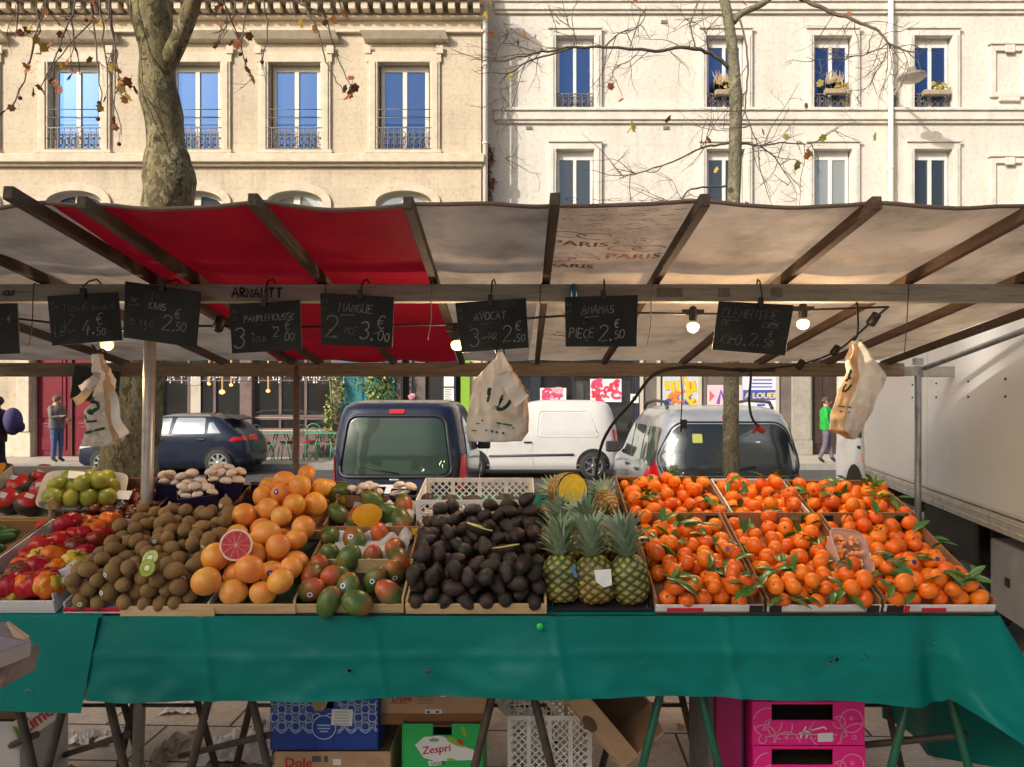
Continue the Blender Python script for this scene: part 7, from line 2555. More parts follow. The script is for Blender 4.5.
garlic = mat('pale_garlic', (.62, .58, .54), .5, (.5, .42, .42), scale=20)
for i, (a, b) in enumerate(((-1.44, .66), (-1.36, .65), (-1.28, .66), (-1.40, .71), (-1.32, .71), (-1.22, .68), (-1.24, .74))):
    m = MB().lathe([(0, -.02), (.022, -.014), (.027, 0), (.018, .014), (.006, .024), (.004, .036), (0, .036)], 14, 0, Matrix.Translation(pl(a, b, .06)), fn=lambda x, z: 1 + .05 * math.cos(7 * x))
    tag(m.build('garlic_bulb', garlic), 'pale garlic bulb in the dark blue box under the mushrooms', 'garlic', 'garlic bulbs at the back')
for p in protos:
    for q in list(p.children_recursive):
        bpy.data.objects.remove(q)
    bpy.data.objects.remove(p)
# ------------------------------------------------------------------ vehicles
tyre_m = mat('tyre_rubber', (.018, .018, .019), .8, (.03, .03, .03), scale=20)
alloy = mat('alloy_rim', (.55, .55, .55), .35, metal=.8)
dark_trim = mat('black_trim', (.022, .022, .024), .45, (.032, .032, .034), scale=10)
tail_red = mat('tail_lens', (.42, .006, .012), .12, coat=.5, emit=.15, ecol=(1, .02, .02))
lamp_clear = mat('clear_lens', (.6, .6, .62), .1, coat=.5)
car_glass = mat_glass('car_glass', (.006, .009, .009), .02, (.6, .75, .9), .015)
car_glass_green = mat_glass('green_reflection_glass', (.012, .03, .02), .012, (.5, .9, .65), .02)  # green of its surroundings painted into base and reflection tint
plate_m = mat('number_plate', (.7, .7, .68), .4)
def paint(name, col, metal=0, flake=None, rough=.32):
    return mat(name, col, rough, flake or [c * .93 for c in col], scale=3, metal=metal, coat=.6, dirt=([c * .7 + .02 for c in col], 5, .62, .9))

class Car:
    """body lofted through level slices; x across, y from tail (0) to nose, z up"""
    def __init__(s, name, loc, rotz, levels, m, label, p=7.0, cat='car'):
        s.t = thing(name, loc, label, cat, rot=(0, 0, rotz))
        s.L = levels
        s.p = p
        mb = MB()
        NS = 72
        rows = []
        zs = []
        for i in range(len(levels) - 1):
            n = 3
            zs += [lerp(levels[i][0], levels[i + 1][0], k / n) for k in range(n)]
        zs.append(levels[-1][0])
        vs, fs = [], []
        for z in zs:
            yr, yf, w = s.lev(z)
            for k in range(NS):
                a = 2 * PI * k / NS
                c, sn = math.cos(a), math.sin(a)
                q = (abs(c) ** p + abs(sn) ** p) ** (-1 / p)
                vs.append((w * c * q, (yr + yf) / 2 + (yf - yr) / 2 * sn * q, z))
        n = len(zs)
        for j in range(n - 1):
            for k in range(NS):
                k2 = (k + 1) % NS
                fs.append((j * NS + k, j * NS + k2, (j + 1) * NS + k2, (j + 1) * NS + k))
        fs.append(tuple(range(NS))[::-1])
        fs.append(tuple((n - 1) * NS + k for k in range(NS)))
        mb.add(vs, fs, 0, True)
        s.body = mb.build('body', m, s.t, local=True)
        s.paint = m
    def lev(s, z):
        L = s.L
        z = min(max(z, L[0][0]), L[-1][0])
        for i in range(len(L) - 1):
            if L[i][0] <= z <= L[i + 1][0]:
                t = (z - L[i][0]) / (L[i + 1][0] - L[i][0])
                return tuple(lerp(L[i][k], L[i + 1][k], t) for k in (1, 2, 3))
    def rear(s, x, z, off=.008):
        yr, yf, w = s.lev(z)
        q = max(0, 1 - min(1, abs(x) / w) ** s.p) ** (1 / s.p)
        return Vector((x, (yr + yf) / 2 - (yf - yr) / 2 * q - off, z))
    def front(s, x, z, off=.008):
        yr, yf, w = s.lev(z)
        q = max(0, 1 - min(1, abs(x) / w) ** s.p) ** (1 / s.p)
        return Vector((x, (yr + yf) / 2 + (yf - yr) / 2 * q + off, z))
    def side(s, y, z, sg, off=.008):
        yr, yf, w = s.lev(z)
        q = max(0, 1 - min(1, abs((y - (yr + yf) / 2) / ((yf - yr) / 2))) ** s.p) ** (1 / s.p)
        return Vector((sg * (w * q + off), y, z))
    def patch(s, name, outline, fn, m, parent=None, rad=.08, rings=6, thick=0):
        out = round_poly(outline, rad)
        n = len(out)
        cx = sum(a for a, b in out) / n; cy = sum(b for a, b in out) / n
        mb = MB()
        vs = [fn(cx, cy)]
        for r_ in range(1, rings + 1):
            f = r_ / rings
            vs += [fn(cx + (a - cx) * f, cy + (b - cy) * f) for a, b in out]
        fs = [(0, 1 + k, 1 + (k + 1) % n) for k in range(n)]
        for r_ in range(rings - 1):
            a0, b0 = 1 + r_ * n, 1 + (r_ + 1) * n
            fs += [(a0 + k, b0 + k, b0 + (k + 1) % n, a0 + (k + 1) % n) for k in range(n)]
        mb.add(vs, fs, 0, True)
        o = mb.build(name, m, parent or s.t, local=True)
        return o
    def seam(s, pts, fn, r_=.006, name='seal', m=None, parent=None):
        mb = MB()
        mb.tube([fn(a, b) for a, b in pts], r_, 5)
        return mb.build(name, m or dark_trim, parent or s.t, local=True)
    def wheel(s, x, y, z, r_, w=.19, spokes=7, rimm=None):
        sg = 1 if x > 0 else -1
        M_ = Matrix.Translation((x, y, z)) @ Matrix.Rotation(sg * PI / 2, 4, 'Y')
        mb = MB()
        mb.lathe([(r_ * .66, -w / 2), (r_ * .92, -w / 2), (r_, -w / 2 + .03), (r_, w / 2 - .03), (r_ * .93, w / 2), (r_ * .68, w / 2 + .002)], 32, 0, M_)
        wo = mb.build('wheel', tyre_m, s.t, local=True)
        m = MB()
        m.lathe([(r_ * .70, w / 2 - .005), (r_ * .64, w / 2 + .004), (r_ * .60, w / 2 - .01)], 32, 0, M_)
        for k in range(spokes):
            a = 2 * PI * k / spokes
            m2 = M_ @ Matrix.Rotation(a, 4, 'Z')
            m.prism([m2 @ Vector((r_ * .08, -.03, w / 2 - .008)), m2 @ Vector((r_ * .08, .03, w / 2 - .008)), m2 @ Vector((r_ * .63, .025, w / 2 - .004)), m2 @ Vector((r_ * .63, -.025, w / 2 - .004))], (M_.to_3x3() @ Vector((0, 0, .012))))
        m.lathe([(0, w / 2 + .008), (r_ * .15, w / 2 + .006), (r_ * .16, w / 2 - .02)], 20, 0, M_)
        ro = m.build('rim', rimm or alloy, wo, local=True)
        m = MB()
        m.lathe([(0, w / 2 - .035), (r_ * .62, w / 2 - .035)], 24, 0, M_)
        m.build('brake_disc', dark_trim, wo, local=True)
    def arch(s, y, z, r_, sg):
        mb = MB()
        pts = []
        n = 22
        for k in range(n + 1):
            a = PI * (1.08 - 1.16 * k / n)
            pts.append((y + r_ * math.cos(a), z + r_ * math.sin(a)))
        low = s.L[0][0] + .02
        c = s.side(y, z, sg, .004)
        vs = [c] + [s.side(a, max(b, low), sg, .005) for a, b in pts]
        mb.add(vs, [(0, k + 1, k + 2) for k in range(n)], 0)
        mb.build('wheel_arch', dark_trim, s.t, local=True)

def round_poly(pts, rad, n=6):
    out = []
    m = len(pts)
    P = [Vector((a, b)) for a, b in pts]
    for i in range(m):
        p, a, b = P[i], P[i - 1], P[(i + 1) % m]
        da, db = (a - p), (b - p)
        r_ = min(rad, da.length * .45, db.length * .45)
        s_, e = p + da.normalized() * r_, p + db.normalized() * r_
        for k in range(n + 1):
            t = k / n
            q = s_ * (1 - t) ** 2 + p * 2 * t * (1 - t) + e * t * t
            out.append((q.x, q.y))
    # densify long edges
    res = []
    for i in range(len(out)):
        a, b = Vector(out[i]), Vector(out[(i + 1) % len(out)])
        k = max(1, int((b - a).length / .12))
        for j in range(k):
            q = a.lerp(b, j / k)
            res.append((q.x, q.y))
    return res

RZ0 = -.14
van_lev = [(.20, .07, 3.92, .82), (.32, .0, 4.02, .885), (.55, .0, 4.03, .905), (.80, .03, 3.98, .915), (.95, .05, 3.74, .915), (1.03, .06, 3.25, .908), (1.09, .07, 2.98, .90), (1.30, .11, 2.68, .865), (1.52, .17, 2.38, .815), (1.64, .23, 2.15, .765), (1.70, .34, 2.0, .70), (1.735, .6, 1.8, .58), (1.745, .9, 1.55, .35)]
# --- dark blue leisure van, seen from behind
blue_p = paint('dark_blue_paint', (.012, .017, .042), metal=.25, flake=(.015, .023, .055))
c1 = Car('parked_van', (-1.60, 9.5, RZ0), 0, van_lev, blue_p, 'dark blue small van seen from behind in the middle of the photo', 6.5)
rw = c1.patch('rear_window', [(-.70, .79), (.70, .79), (.60, 1.50), (-.60, 1.50)], lambda a, b: c1.rear(a, b, .010), car_glass_green, rad=.13)
fr = MB()
ol = round_poly([(-.735, .755), (.735, .755), (.63, 1.535), (-.63, 1.535)], .14)
fr.tube([c1.rear(a, b, .006) for a, b in ol + ol[:1]], .022, 6)
fr.build('window_seal', dark_trim, c1.t, local=True)
for sg in (-1, 1):
    c1.patch('tail_light', [(sg * .80, .58), (sg * .895, .58), (sg * .885, 1.02), (sg * .83, 1.02)], lambda a, b: c1.rear(a, b, .014), tail_red, rad=.04)
    mb = MB()
    mb.box((sg * 1.02, 2.55, 1.05), (.2, .12, .19)); mb.bar((sg * .88, 2.6, .99), (sg * .97, 2.56, 1.0), .05, .05)
    mb.build('mirror', dark_trim, c1.t, local=True, bevel=.03)
    for a, b in ((.45, 1.25), (1.4, 2.35)):
        c1.patch('side_window', [(a, 1.0), (b, 1.0), (b - .12, 1.5), (a + .05, 1.5)], lambda y, z: c1.side(y, z, sg, .008), car_glass, rad=.06)
    for y in (.75, 3.3):
        c1.arch(y, .30, .36, sg); c1.wheel(sg * .80, y, .29, .29, .2, 7)
c1.patch('brake_light', [(-.10, 1.565), (.10, 1.565), (.10, 1.62), (-.10, 1.62)], lambda a, b: c1.rear(a, b, .02), tail_red, rad=.02)
c1.seam([(-.62, .62), (-.70, .80), (-.60, 1.56), (0, 1.60), (.60, 1.56), (.70, .80), (.62, .62)], lambda a, b: c1.rear(a * 1.12, b, -.002), .005, 'tailgate_seam')
c1.seam([(.05, .80), (-.2, .84), (-.42, .90)], lambda a, b: c1.rear(a, b, .03), .009, 'wiper')
c1.patch('bumper', [(-.89, .24), (.89, .24), (.89, .5), (-.89, .5)], lambda a, b: c1.rear(a, b, .03), dark_trim, rad=.05)
c1.patch('number_plate', [(-.26, .55), (.26, .55), (.26, .66), (-.26, .66)], lambda a, b: c1.rear(a, b, .016), plate_m, rad=.01)
MB().box((0, -.01, .72), (.12, .03, .03)).build('badge', alloy, c1.t, local=True, bevel=.008)
mb = MB(); mb.tube([(.05, 1.6, 1.74), (.06, 1.45, 2.05)], .006, 5); mb.build('aerial', dark_trim, c1.t, local=True)
for sg in (-1, 1):
    MB().box((sg * .28, 1.35, 1.02), (.34, .18, .62)).sphere((sg * .28, 1.3, 1.42), .13, 10, 8, sc=(1, .6, .8)).build('seat', dark_trim, c1.t, local=True, bevel=.05)
tag(MB().sphere(at(413, 397, 12.8), .08, 14, 8, sc=(1, 1, .8)).lathe([(.085, 0), (.09, .015), (.085, .03)], 14, 0, Matrix.Translation(at(413, 397, 12.8))).build('hat', mat('pink_knit', (.6, .06, .16), .8, (.75, .5, .5), scale=30)), 'small pink knitted hat lying on the roof of the dark blue van', 'hat')

# --- silver estate, seen from behind at the right
sil = paint('silver_paint', (.40, .42, .44), metal=.5, flake=(.47, .49, .51))
lev2 = [(.20, .07, 4.15, .80), (.32, .0, 4.27, .865), (.55, .0, 4.28, .885), (.80, .03, 4.2, .89), (.93, .05, 3.7, .885), (1.0, .06, 3.3, .88), (1.06, .08, 3.0, .865), (1.28, .14, 2.7, .82), (1.46, .20, 2.45, .765), (1.57, .27, 2.25, .71), (1.63, .38, 2.1, .65), (1.665, .62, 1.9, .55), (1.675, .9, 1.6, .33)]
c2c = Car('parked_car', (2.36, 8.2, RZ0), 0, lev2, sil, 'silver estate car with black roof rails seen from behind at the right', 6.5)
rw = c2c.patch('rear_window', [(-.74, .90), (.74, .90), (.80, 1.08), (.60, 1.47), (-.60, 1.47), (-.80, 1.08)], lambda a, b: c2c.rear(a, b, .010), car_glass, rad=.13)
ol = round_poly([(-.755, .88), (.755, .88), (.815, 1.08), (.615, 1.49), (-.615, 1.49), (-.815, 1.08)], .14)
fr = MB(); fr.tube([c2c.rear(a, b, .004) for a, b in ol + ol[:1]], .012, 6); fr.build('window_seal', dark_trim, c2c.t, local=True)
for sg in (-1, 1):
    c2c.patch('tail_light', [(sg * .775, .72), (sg * .885, .74), (sg * .865, 1.08), (sg * .82, 1.13)], lambda a, b: c2c.rear(a, b, .014), tail_red, rad=.04)
    mb = MB()
    mb.tube([(sg * .62, .6, 1.64), (sg * .615, .7, 1.715), (sg * .6, 1.5, 1.735), (sg * .6, 2.1, 1.70), (sg * .62, 2.2, 1.63)], .02, 8)
    mb.build('roof_rail', dark_trim, c2c.t, local=True)
    mb = MB()
    mb.box((sg * 1.0, 2.75, 1.06), (.19, .1, .16)); mb.bar((sg * .87, 2.78, 1.01), (sg * .95, 2.76, 1.03), .05, .05)
    mb.build('mirror', dark_trim, c2c.t, local=True, bevel=.03)
    for a, b, cq in ((.3, .92, .1), (1.0, 1.75, .02), (1.82, 2.65, .3)):
        c2c.patch('side_window', [(a, .98), (b, .98), (b - cq, 1.43), (a + .06, 1.43)], lambda y, z: c2c.side(y, z, sg, .008), mat_glass('side_glass', (.02, .03, .02), .22, (.95, 1, .95), .02), rad=.06)
    c2c.seam([(.3, .55), (2.9, .55)], lambda y, z: c2c.side(y, z, sg, .006), .02, 'side_moulding')
    for y in (1.78, .97):
        c2c.seam([(y, .4), (y, .7), (y, .97)], lambda y_, z: c2c.side(y_, z, sg, .001), .004, 'door_seam')
    for y in (1.15, 1.95):
        MB().box(c2c.side(y, .88, sg, .02), (.03, .16, .035)).build('door_handle', dark_trim, c2c.t, local=True, bevel=.01)
    for y in (.8, 3.45):
        c2c.arch(y, .30, .36, sg); c2c.wheel(sg * .78, y, .30, .30, .2, 7)
c2c.patch('brake_light', [(-.075, 1.52), (.075, 1.52), (.075, 1.555), (-.075, 1.555)], lambda a, b: c2c.rear(a, b, .02), tail_red, rad=.012)
c2c.seam([(-.66, .60), (-.78, .84), (-.80, 1.1), (-.60, 1.56), (0, 1.59), (.60, 1.56), (.80, 1.1), (.78, .84), (.66, .60)], lambda a, b: c2c.rear(a * 1.03, b, -.003), .004, 'tailgate_seam')
c2c.patch('bumper', [(-.87, .24), (.87, .24), (.87, .52), (-.87, .52)], lambda a, b: c2c.rear(a, b, .03), sil, rad=.05)
c2c.patch('number_plate', [(-.26, .58), (.26, .58), (.26, .69), (-.26, .69)], lambda a, b: c2c.rear(a, b, .016), plate_m, rad=.01)
c2c.patch('yellow_sticker', [(-.43, 1.26), (-.32, 1.26), (-.32, 1.36), (-.43, 1.36)], lambda a, b: c2c.rear(a, b, .014), mat('sticker_yellow', (.4, .42, .1), .5), rad=.01)
mb = MB(); mb.tube([c2c.rear(-.2, .93, .02), c2c.rear(.25, 1.0, .02)], .012, 6); mb.build('wiper', dark_trim, c2c.t, local=True)

# --- white panel van, side on, far side of the road
wh = paint('white_van_paint', (.66, .65, .63))
c3 = Car('parked_van', (at(622, 0, 16.2).x, 16.2 + .95, RZ0), R(90), van_lev, wh, 'white panel van parked side on across the road behind the cars', 6.5, 'van')
SGN = -1    # the side facing the camera after turning the nose to the left (local -x)
S3 = lambda y, z: c3.side(y, z, SGN, .008)
c3.patch('door_window', [(2.05, 1.0), (2.72, 1.0), (2.42, 1.42), (2.05, 1.46)], S3, car_glass, rad=.05)
c3.patch('panel_recess', [(.55, .98), (1.78, .98), (1.74, 1.46), (.75, 1.46)], lambda y, z: c3.side(y, z, SGN, .004), paint('white_panel_paint', (.62, .62, .61)), rad=.08)
ol = round_poly([(.5, .94), (1.86, .94), (1.8, 1.5), (.72, 1.5)], .09)
fr = MB(); fr.tube([c3.side(a, b, SGN, -.004) for a, b in ol + ol[:1]], .014, 6); fr.build('panel_rib', wh, c3.t, local=True)
c3.seam([(1.05, .55), (1.9, .54), (2.9, .52)], S3, .025, 'side_moulding', mat('grey_moulding', (.09, .09, .1), .5))
c3.seam([(1.93, .32), (1.95, .8), (1.93, 1.5)], lambda y, z: c3.side(y, z, SGN, .0), .006, 'door_seam', mat('seam_grey', (.3, .3, .3), .6))
c3.seam([(2.98, .4), (2.9, .8), (2.8, 1.02)], lambda y, z: c3.side(y, z, SGN, .0), .006, 'door_seam', mat('seam_grey', (.3, .3, .3), .6))
MB().box(c3.side(2.05, .82, SGN, .015), (.03, .17, .035)).build('door_handle', dark_trim, c3.t, local=True, bevel=.01)
mb = MB(); mb.box((SGN * 1.02, 2.72, 1.06), (.2, .12, .19)); mb.bar((SGN * .88, 2.75, .99), (SGN * .97, 2.72, 1.0), .05, .05); mb.build('mirror', dark_trim, c3.t, local=True, bevel=.03)
for y in (.62, 3.25):
    c3.arch(y, .31, .37, SGN); c3.wheel(SGN * .82, y, .30, .30, .2, 6, mat('steel_rim', (.2, .2, .2), .4, metal=.6)); c3.wheel(-SGN * .82, y, .30, .30, .2, 6)
c3.patch('tail_light', [(.03, .75), (.12, .75), (.2, 1.1), (.12, 1.1)], S3, tail_red, rad=.03)
c3.patch('headlight', [(3.55, .70), (3.9, .66), (3.8, .84), (3.5, .86)], S3, lamp_clear, rad=.04)
c3.patch('windscreen', [(-.7, 1.08), (.7, 1.08), (.6, 1.52), (-.6, 1.52)], lambda a, b: c3.front(a, b, .008), car_glass, rad=.1)

# --- dark hatchback, side on, at the left
lev4 = [(.17, .14, 3.88, .78), (.30, .03, 4.03, .86), (.52, .0, 4.06, .88), (.70, .03, 4.0, .885), (.82, .07, 3.8, .88), (.90, .12, 3.45, .87), (.96, .17, 3.08, .855), (1.08, .32, 2.82, .81), (1.22, .50, 2.52, .745), (1.34, .68, 2.2, .67), (1.40, .85, 2.0, .6), (1.43, 1.1, 1.8, .5), (1.44, 1.3, 1.6, .3)]
hb_p = paint('deep_navy_paint', (.012, .018, .04), metal=.3, flake=(.02, .03, .06))
c4 = Car('parked_car', (at(246, 0, 16.9).x, 16.9 + .95, RZ0), R(90), lev4, hb_p, 'dark navy hatchback parked side on behind the plane tree', 6.0)
S4 = lambda y, z: c4.side(y, z, -1, .008)
g4 = mat_glass('hatch_glass', (.10, .14, .18), .30, (.85, .95, 1), .02)
c4.patch('side_window', [(.62, .98), (.92, .98), (.92, 1.22), (.84, 1.24)], S4, g4, rad=.02)
c4.patch('side_window', [(.98, .97), (1.72, .97), (1.68, 1.33), (1.02, 1.33)], S4, g4, rad=.04)
c4.patch('side_window', [(1.8, .97), (2.85, .97), (2.25, 1.31), (1.78, 1.33)], S4, g4, rad=.04)
c4.seam([(.58, .95), (1.7, .94), (2.9, .94)], S4, .008, 'chrome_strip', alloy)
c4.patch('roof_edge_patch', [(.9, 1.36), (2.1, 1.36), (1.9, 1.41), (1.0, 1.41)], S4, mat('pale_roof', (.30, .27, .24), .3, metal=.4), rad=.02)  # paler patch along the roof edge facing the viewer
for y in (1.76, .95, 2.95):
    c4.seam([(y, .3), (y + .03, .7), (y, .95)], lambda a, b: c4.side(a, b, -1, 0), .005, 'door_seam')
for y in (1.05, 2.0):
    MB().box(c4.side(y, .84, -1, .015), (.03, .17, .03)).build('door_handle', dark_trim, c4.t, local=True, bevel=.01)
for y in (.66, 3.28):
    c4.arch(y, .32, .36, -1); c4.wheel(-.80, y, .31, .31, .2, 8); c4.wheel(.80, y, .31, .31, .2, 8)
c4.patch('tail_light', [(.035, .80), (.45, .78), (.36, .90), (.12, .94)], S4, tail_red, rad=.03)
c4.patch('headlight', [(3.5, .68), (3.93, .62), (3.85, .72), (3.45, .80)], S4, lamp_clear, rad=.03)
mb = MB(); mb.box((-1.0, 2.72, .98), (.18, .12, .15)); mb.bar((-.85, 2.75, .93), (-.95, 2.72, .95), .05, .04); mb.build('mirror', hb_p, c4.t, local=True, bevel=.03)
MB().box((0, .48, 1.33), (1.05, .35, .03), rot=(R(14), 0, 0)).build('spoiler', dark_trim, c4.t, local=True, bevel=.01)
mb = MB(); mb.tube([(-.1, .85, 1.40), (-.1, .6, 1.56)], .008, 5); mb.build('aerial', dark_trim, c4.t, local=True)
c4.patch('rear_bumper', [(.02, .2), (.55, .2), (.3, .4), (.02, .42)], S4, dark_trim, rad=.04)

# --- box truck on the right, side facing left
tr = thing('box_truck', (2.665, 3.72, 0), 'white box truck with riveted side panels parked along the right of the stall', 'truck', rot=(0, 0, -R(11.75)))
tw_ = mat('truck_panel', (.90, .87, .82), .38, (.84, .81, .75), scale=1.2, dirt=((.62, .57, .5), 2.2, .58, .85), coat=.15)
rail_m = mat('alloy_rail', (.66, .62, .55), .45, (.5, .46, .4), scale=6, metal=.2, dirt=((.2, .17, .13), 8, .55, .8))
chas = mat('chassis_black', (.02, .018, .016), .7, (.035, .03, .026), scale=8)
LB = 3.80
mb = MB(); mb.bx(0, 2.15, 0, LB, .93, 2.52); mb.build('box_body', tw_, tr, local=True, bevel=.03)
mb = MB(); mb.bx(-.012, .03, 0, LB, .83, .928); mb.bx(-.016, .02, 0, LB, .855, .865); mb.bx(-.016, .02, 0, LB, .90, .912); ra = mb.build('lower_rail', rail_m, tr, local=True, bevel=.004)
mb = MB(); mb.bx(-.012, .04, LB - .06, LB + .012, .93, 2.52); mb.bx(-.012, .03, 0, LB - .061, 2.46, 2.53); mb.build('edge_trim', rail_m, tr, local=True, bevel=.006)
mb = MB()
for y in (.55, 1.1, 1.15 + .55, 2.25):
    for z in (1.62, 1.72):
        mb.sphere((-.002, y, z), .008, 8, 5)
mb.build('rivets', chas, tr, local=True)
for y in (1.9,):
    MB().bx(-.0018, -.0002, y, y + .004, .935, 2.45).build('panel_seam', mat('panel_joint', (.5, .47, .42), .5), tr, local=True)
mb = MB()
mb.bx(.3, .42, -.1, LB + 1.6, .62, .82); mb.bx(1.7, 1.82, -.1, LB + 1.6, .62, .82)
for y in (.3, 1.2, 2.2, 3.2):
    mb.bx(.05, 2.1, y, y + .08, .72, .828)
mb.build('chassis', chas, tr, local=True)
def twheel(x, y, r_=.40):
    M_ = Matrix.Translation((x, y, r_)) @ Matrix.Rotation(-PI / 2, 4, 'Y')
    m = MB(); m.lathe([(.0, -.1), (r_ * .9, -.12), (r_, -.08), (r_, .09), (r_ * .92, .12), (r_ * .58, .11), (r_ * .52, .03), (0, .03)], 32, 0, M_)
    w_ = m.build('wheel', tyre_m, tr, local=True)
    m = MB(); m.lathe([(r_ * .56, .10), (r_ * .5, .04), (r_ * .25, .045), (r_ * .2, .1), (0, .11)], 24, 0, M_)
    m.build('rim', mat('dusty_rim', (.15, .14, .13), .5, metal=.4), w_, local=True)
twheel(.22, 1.55); twheel(1.95, 1.55); twheel(.22, LB + .75, .36); twheel(1.95, LB + .75, .36)
mb = MB(); mb.bx(.02, .05, 1.05, 2.05, .55, .83); mb.build('mudguard', chas, tr, local=True, bevel=.01)
mb = MB(); mb.bx(.08, .6, .45, .98, .30, .74); tb = mb.build('tool_box', mat('grey_tool_box', (.42, .41, .40), .5, (.34, .33, .32), scale=6), tr, local=True, bevel=.012)
MB().box((.075, .72, .52), (.012, .05, .05)).build('latch', chas, tb, local=True)
MB().bx(.1, .5, 1.0, 1.04, .35, .8).build('mud_flap', chas, tr, local=True)
cabm = mat('truck_cab_paint', (.78, .77, .75), .35, coat=.3)
mb = MB()
prof = [(LB + .1, .5), (LB + 1.75, .5), (LB + 1.82, .9), (LB + 1.7, 1.25), (LB + 1.15, 1.95), (LB + .35, 2.02), (LB + .1, 1.9)]
mb.prism([(.08, a, b) for a, b in prof], (1.95, 0, 0))
cb = mb.build('cab', cabm, tr, local=True, bevel=.05)
MB().bx(.066, .078, LB + .45, LB + 1.2, 1.2, 1.75).build('cab_window', car_glass, cb, local=True, bevel=.002)
MB().prism([(.072, LB + .75 + .5 * math.cos(k * PI / 10), .42 + .48 * math.sin(k * PI / 10)) for k in range(11)], (.004, 0, 0)).build('wheel_arch', chas, tr, local=True)
MB().bx(.05, .079, LB + .22, LB + .34, .95, 1.05).build('indicator', mat('orange_lens', (.75, .2, .02), .2, emit=.2), tr, local=True, bevel=.01)
MB().bx(.07, .079, LB + .5, LB + .62, 1.08, 1.11).build('door_handle', chas, cb, local=True)

# ------------------------------------------------------------------ café furniture on the far pavement
cg = mat('mint_green_iron', (.10, .36, .22), .45, (.08, .28, .17), scale=10)
cr_seat = mat('red_seat_pad', (.52, .025, .03), .6, (.42, .02, .025), scale=10)
def cafe_chair():
    t = thing('cafe_chair', (0, 0, 0), 'x', 'chair', 'green metal café chairs with red pads')
    for sx in (-.18, .18):
        for sy in (-.17, .17):
            MB().tube([(sx * .85, sy * .85, .44), (sx * 1.15, sy * 1.2, 0)], .016, 6).build('leg', cg, t)
    MB().lathe([(0, .45), (.2, .45), (.22, .435), (.2, .42), (0, .42)], 20).build('seat', cg, t)
    MB().lathe([(0, .49), (.18, .488), (.2, .47), (.19, .452), (0, .452)], 20).build('seat_pad', cr_seat, t)
    mb = MB()
    mb.tube([(-.18, .17, .44), (-.2, .22, .72)] + [(.2 * math.cos(a), .23, .74 + .2 * math.sin(a)) for a in [PI * (1 - k / 10) for k in range(11)]] + [(.2, .22, .72), (.18, .17, .44)], .015, 6)
    for k in range(2):
        mb.tube([(.1 * math.cos(a) * (1 - k * .5), .225, .74 + .1 * math.sin(a) * (1 - k * .5)) for a in [2 * PI * q / 12 for q in range(13)]], .01, 5)
    mb.build('backrest', cg, t)
    return t
chair0 = cafe_chair()
cs = [(206, 19.9, .3, 'green metal chair with red pad near the hatchback tail'), (230, 20.2, -.4, 'green metal chair seen against the café woodwork, second from the left'), (263, 19.7, 1.2, 'green metal chair left of the left mint table'), (287, 20.1, -1.0, 'green metal chair just left of the brown pole'),
      (306, 19.7, .9, 'green metal chair left of the right mint table'), (334, 20.0, -.9, 'green metal chair beside the thin climber'), (312, 20.5, .1, 'green metal chair behind the right mint table')]
for i, (px, d, a, lab) in enumerate(cs):
    o = chair0 if i == 0 else copy_tree(chair0)
    o.location = (at(px, 0, d).x, d, 0); o.rotation_euler = (0, 0, a); o['label'] = lab
def cafe_table(px, d, lab):
    x = at(px, 0, d).x
    t = thing('cafe_table', (x, d, 0), lab, 'table', 'mint café tables')
    MB().bx(x - .42, x + .42, d - .32, d + .32, .71, .735).build('table_top', cg, t, bevel=.008)
    for sx in (-1, 1):
        for sy in (-1, 1):
            MB().tube([(x + sx * .12, d + sy * .1, .705), (x + sx * .34, d + sy * .26, 0)], .016, 6).build('leg', cg, t)
cafe_table(281, 19.8, 'mint green café table right behind the top of the grapefruit pile')
cafe_table(325, 19.8, 'mint green café table next to the dark blue van')
fl_ = thing('fairy_lights', at(250, 376, YL - .4), 'icicle fairy lights strung along the top of the café windows', 'string lights')
rr = random.Random(61)
mb = MB()
mb.tube([at(160 + k * 6, 373 + .8 * math.sin(k), YL - .4) for k in range(32)], .012, 5)
mb.build('cable', white_paint, fl_)
for k in range(64):
    px = 158 + rr.uniform(0, 186)
    L = rr.choice((3, 4, 6, 9))
    MB().tube([at(px, 373.5, YL - .42), at(px, 373.5 + L, YL - .42)], .004, 4).sphere(at(px, 373.5 + L, YL - .42), .018, 6, 4).build('bulb', fairy, fl_)
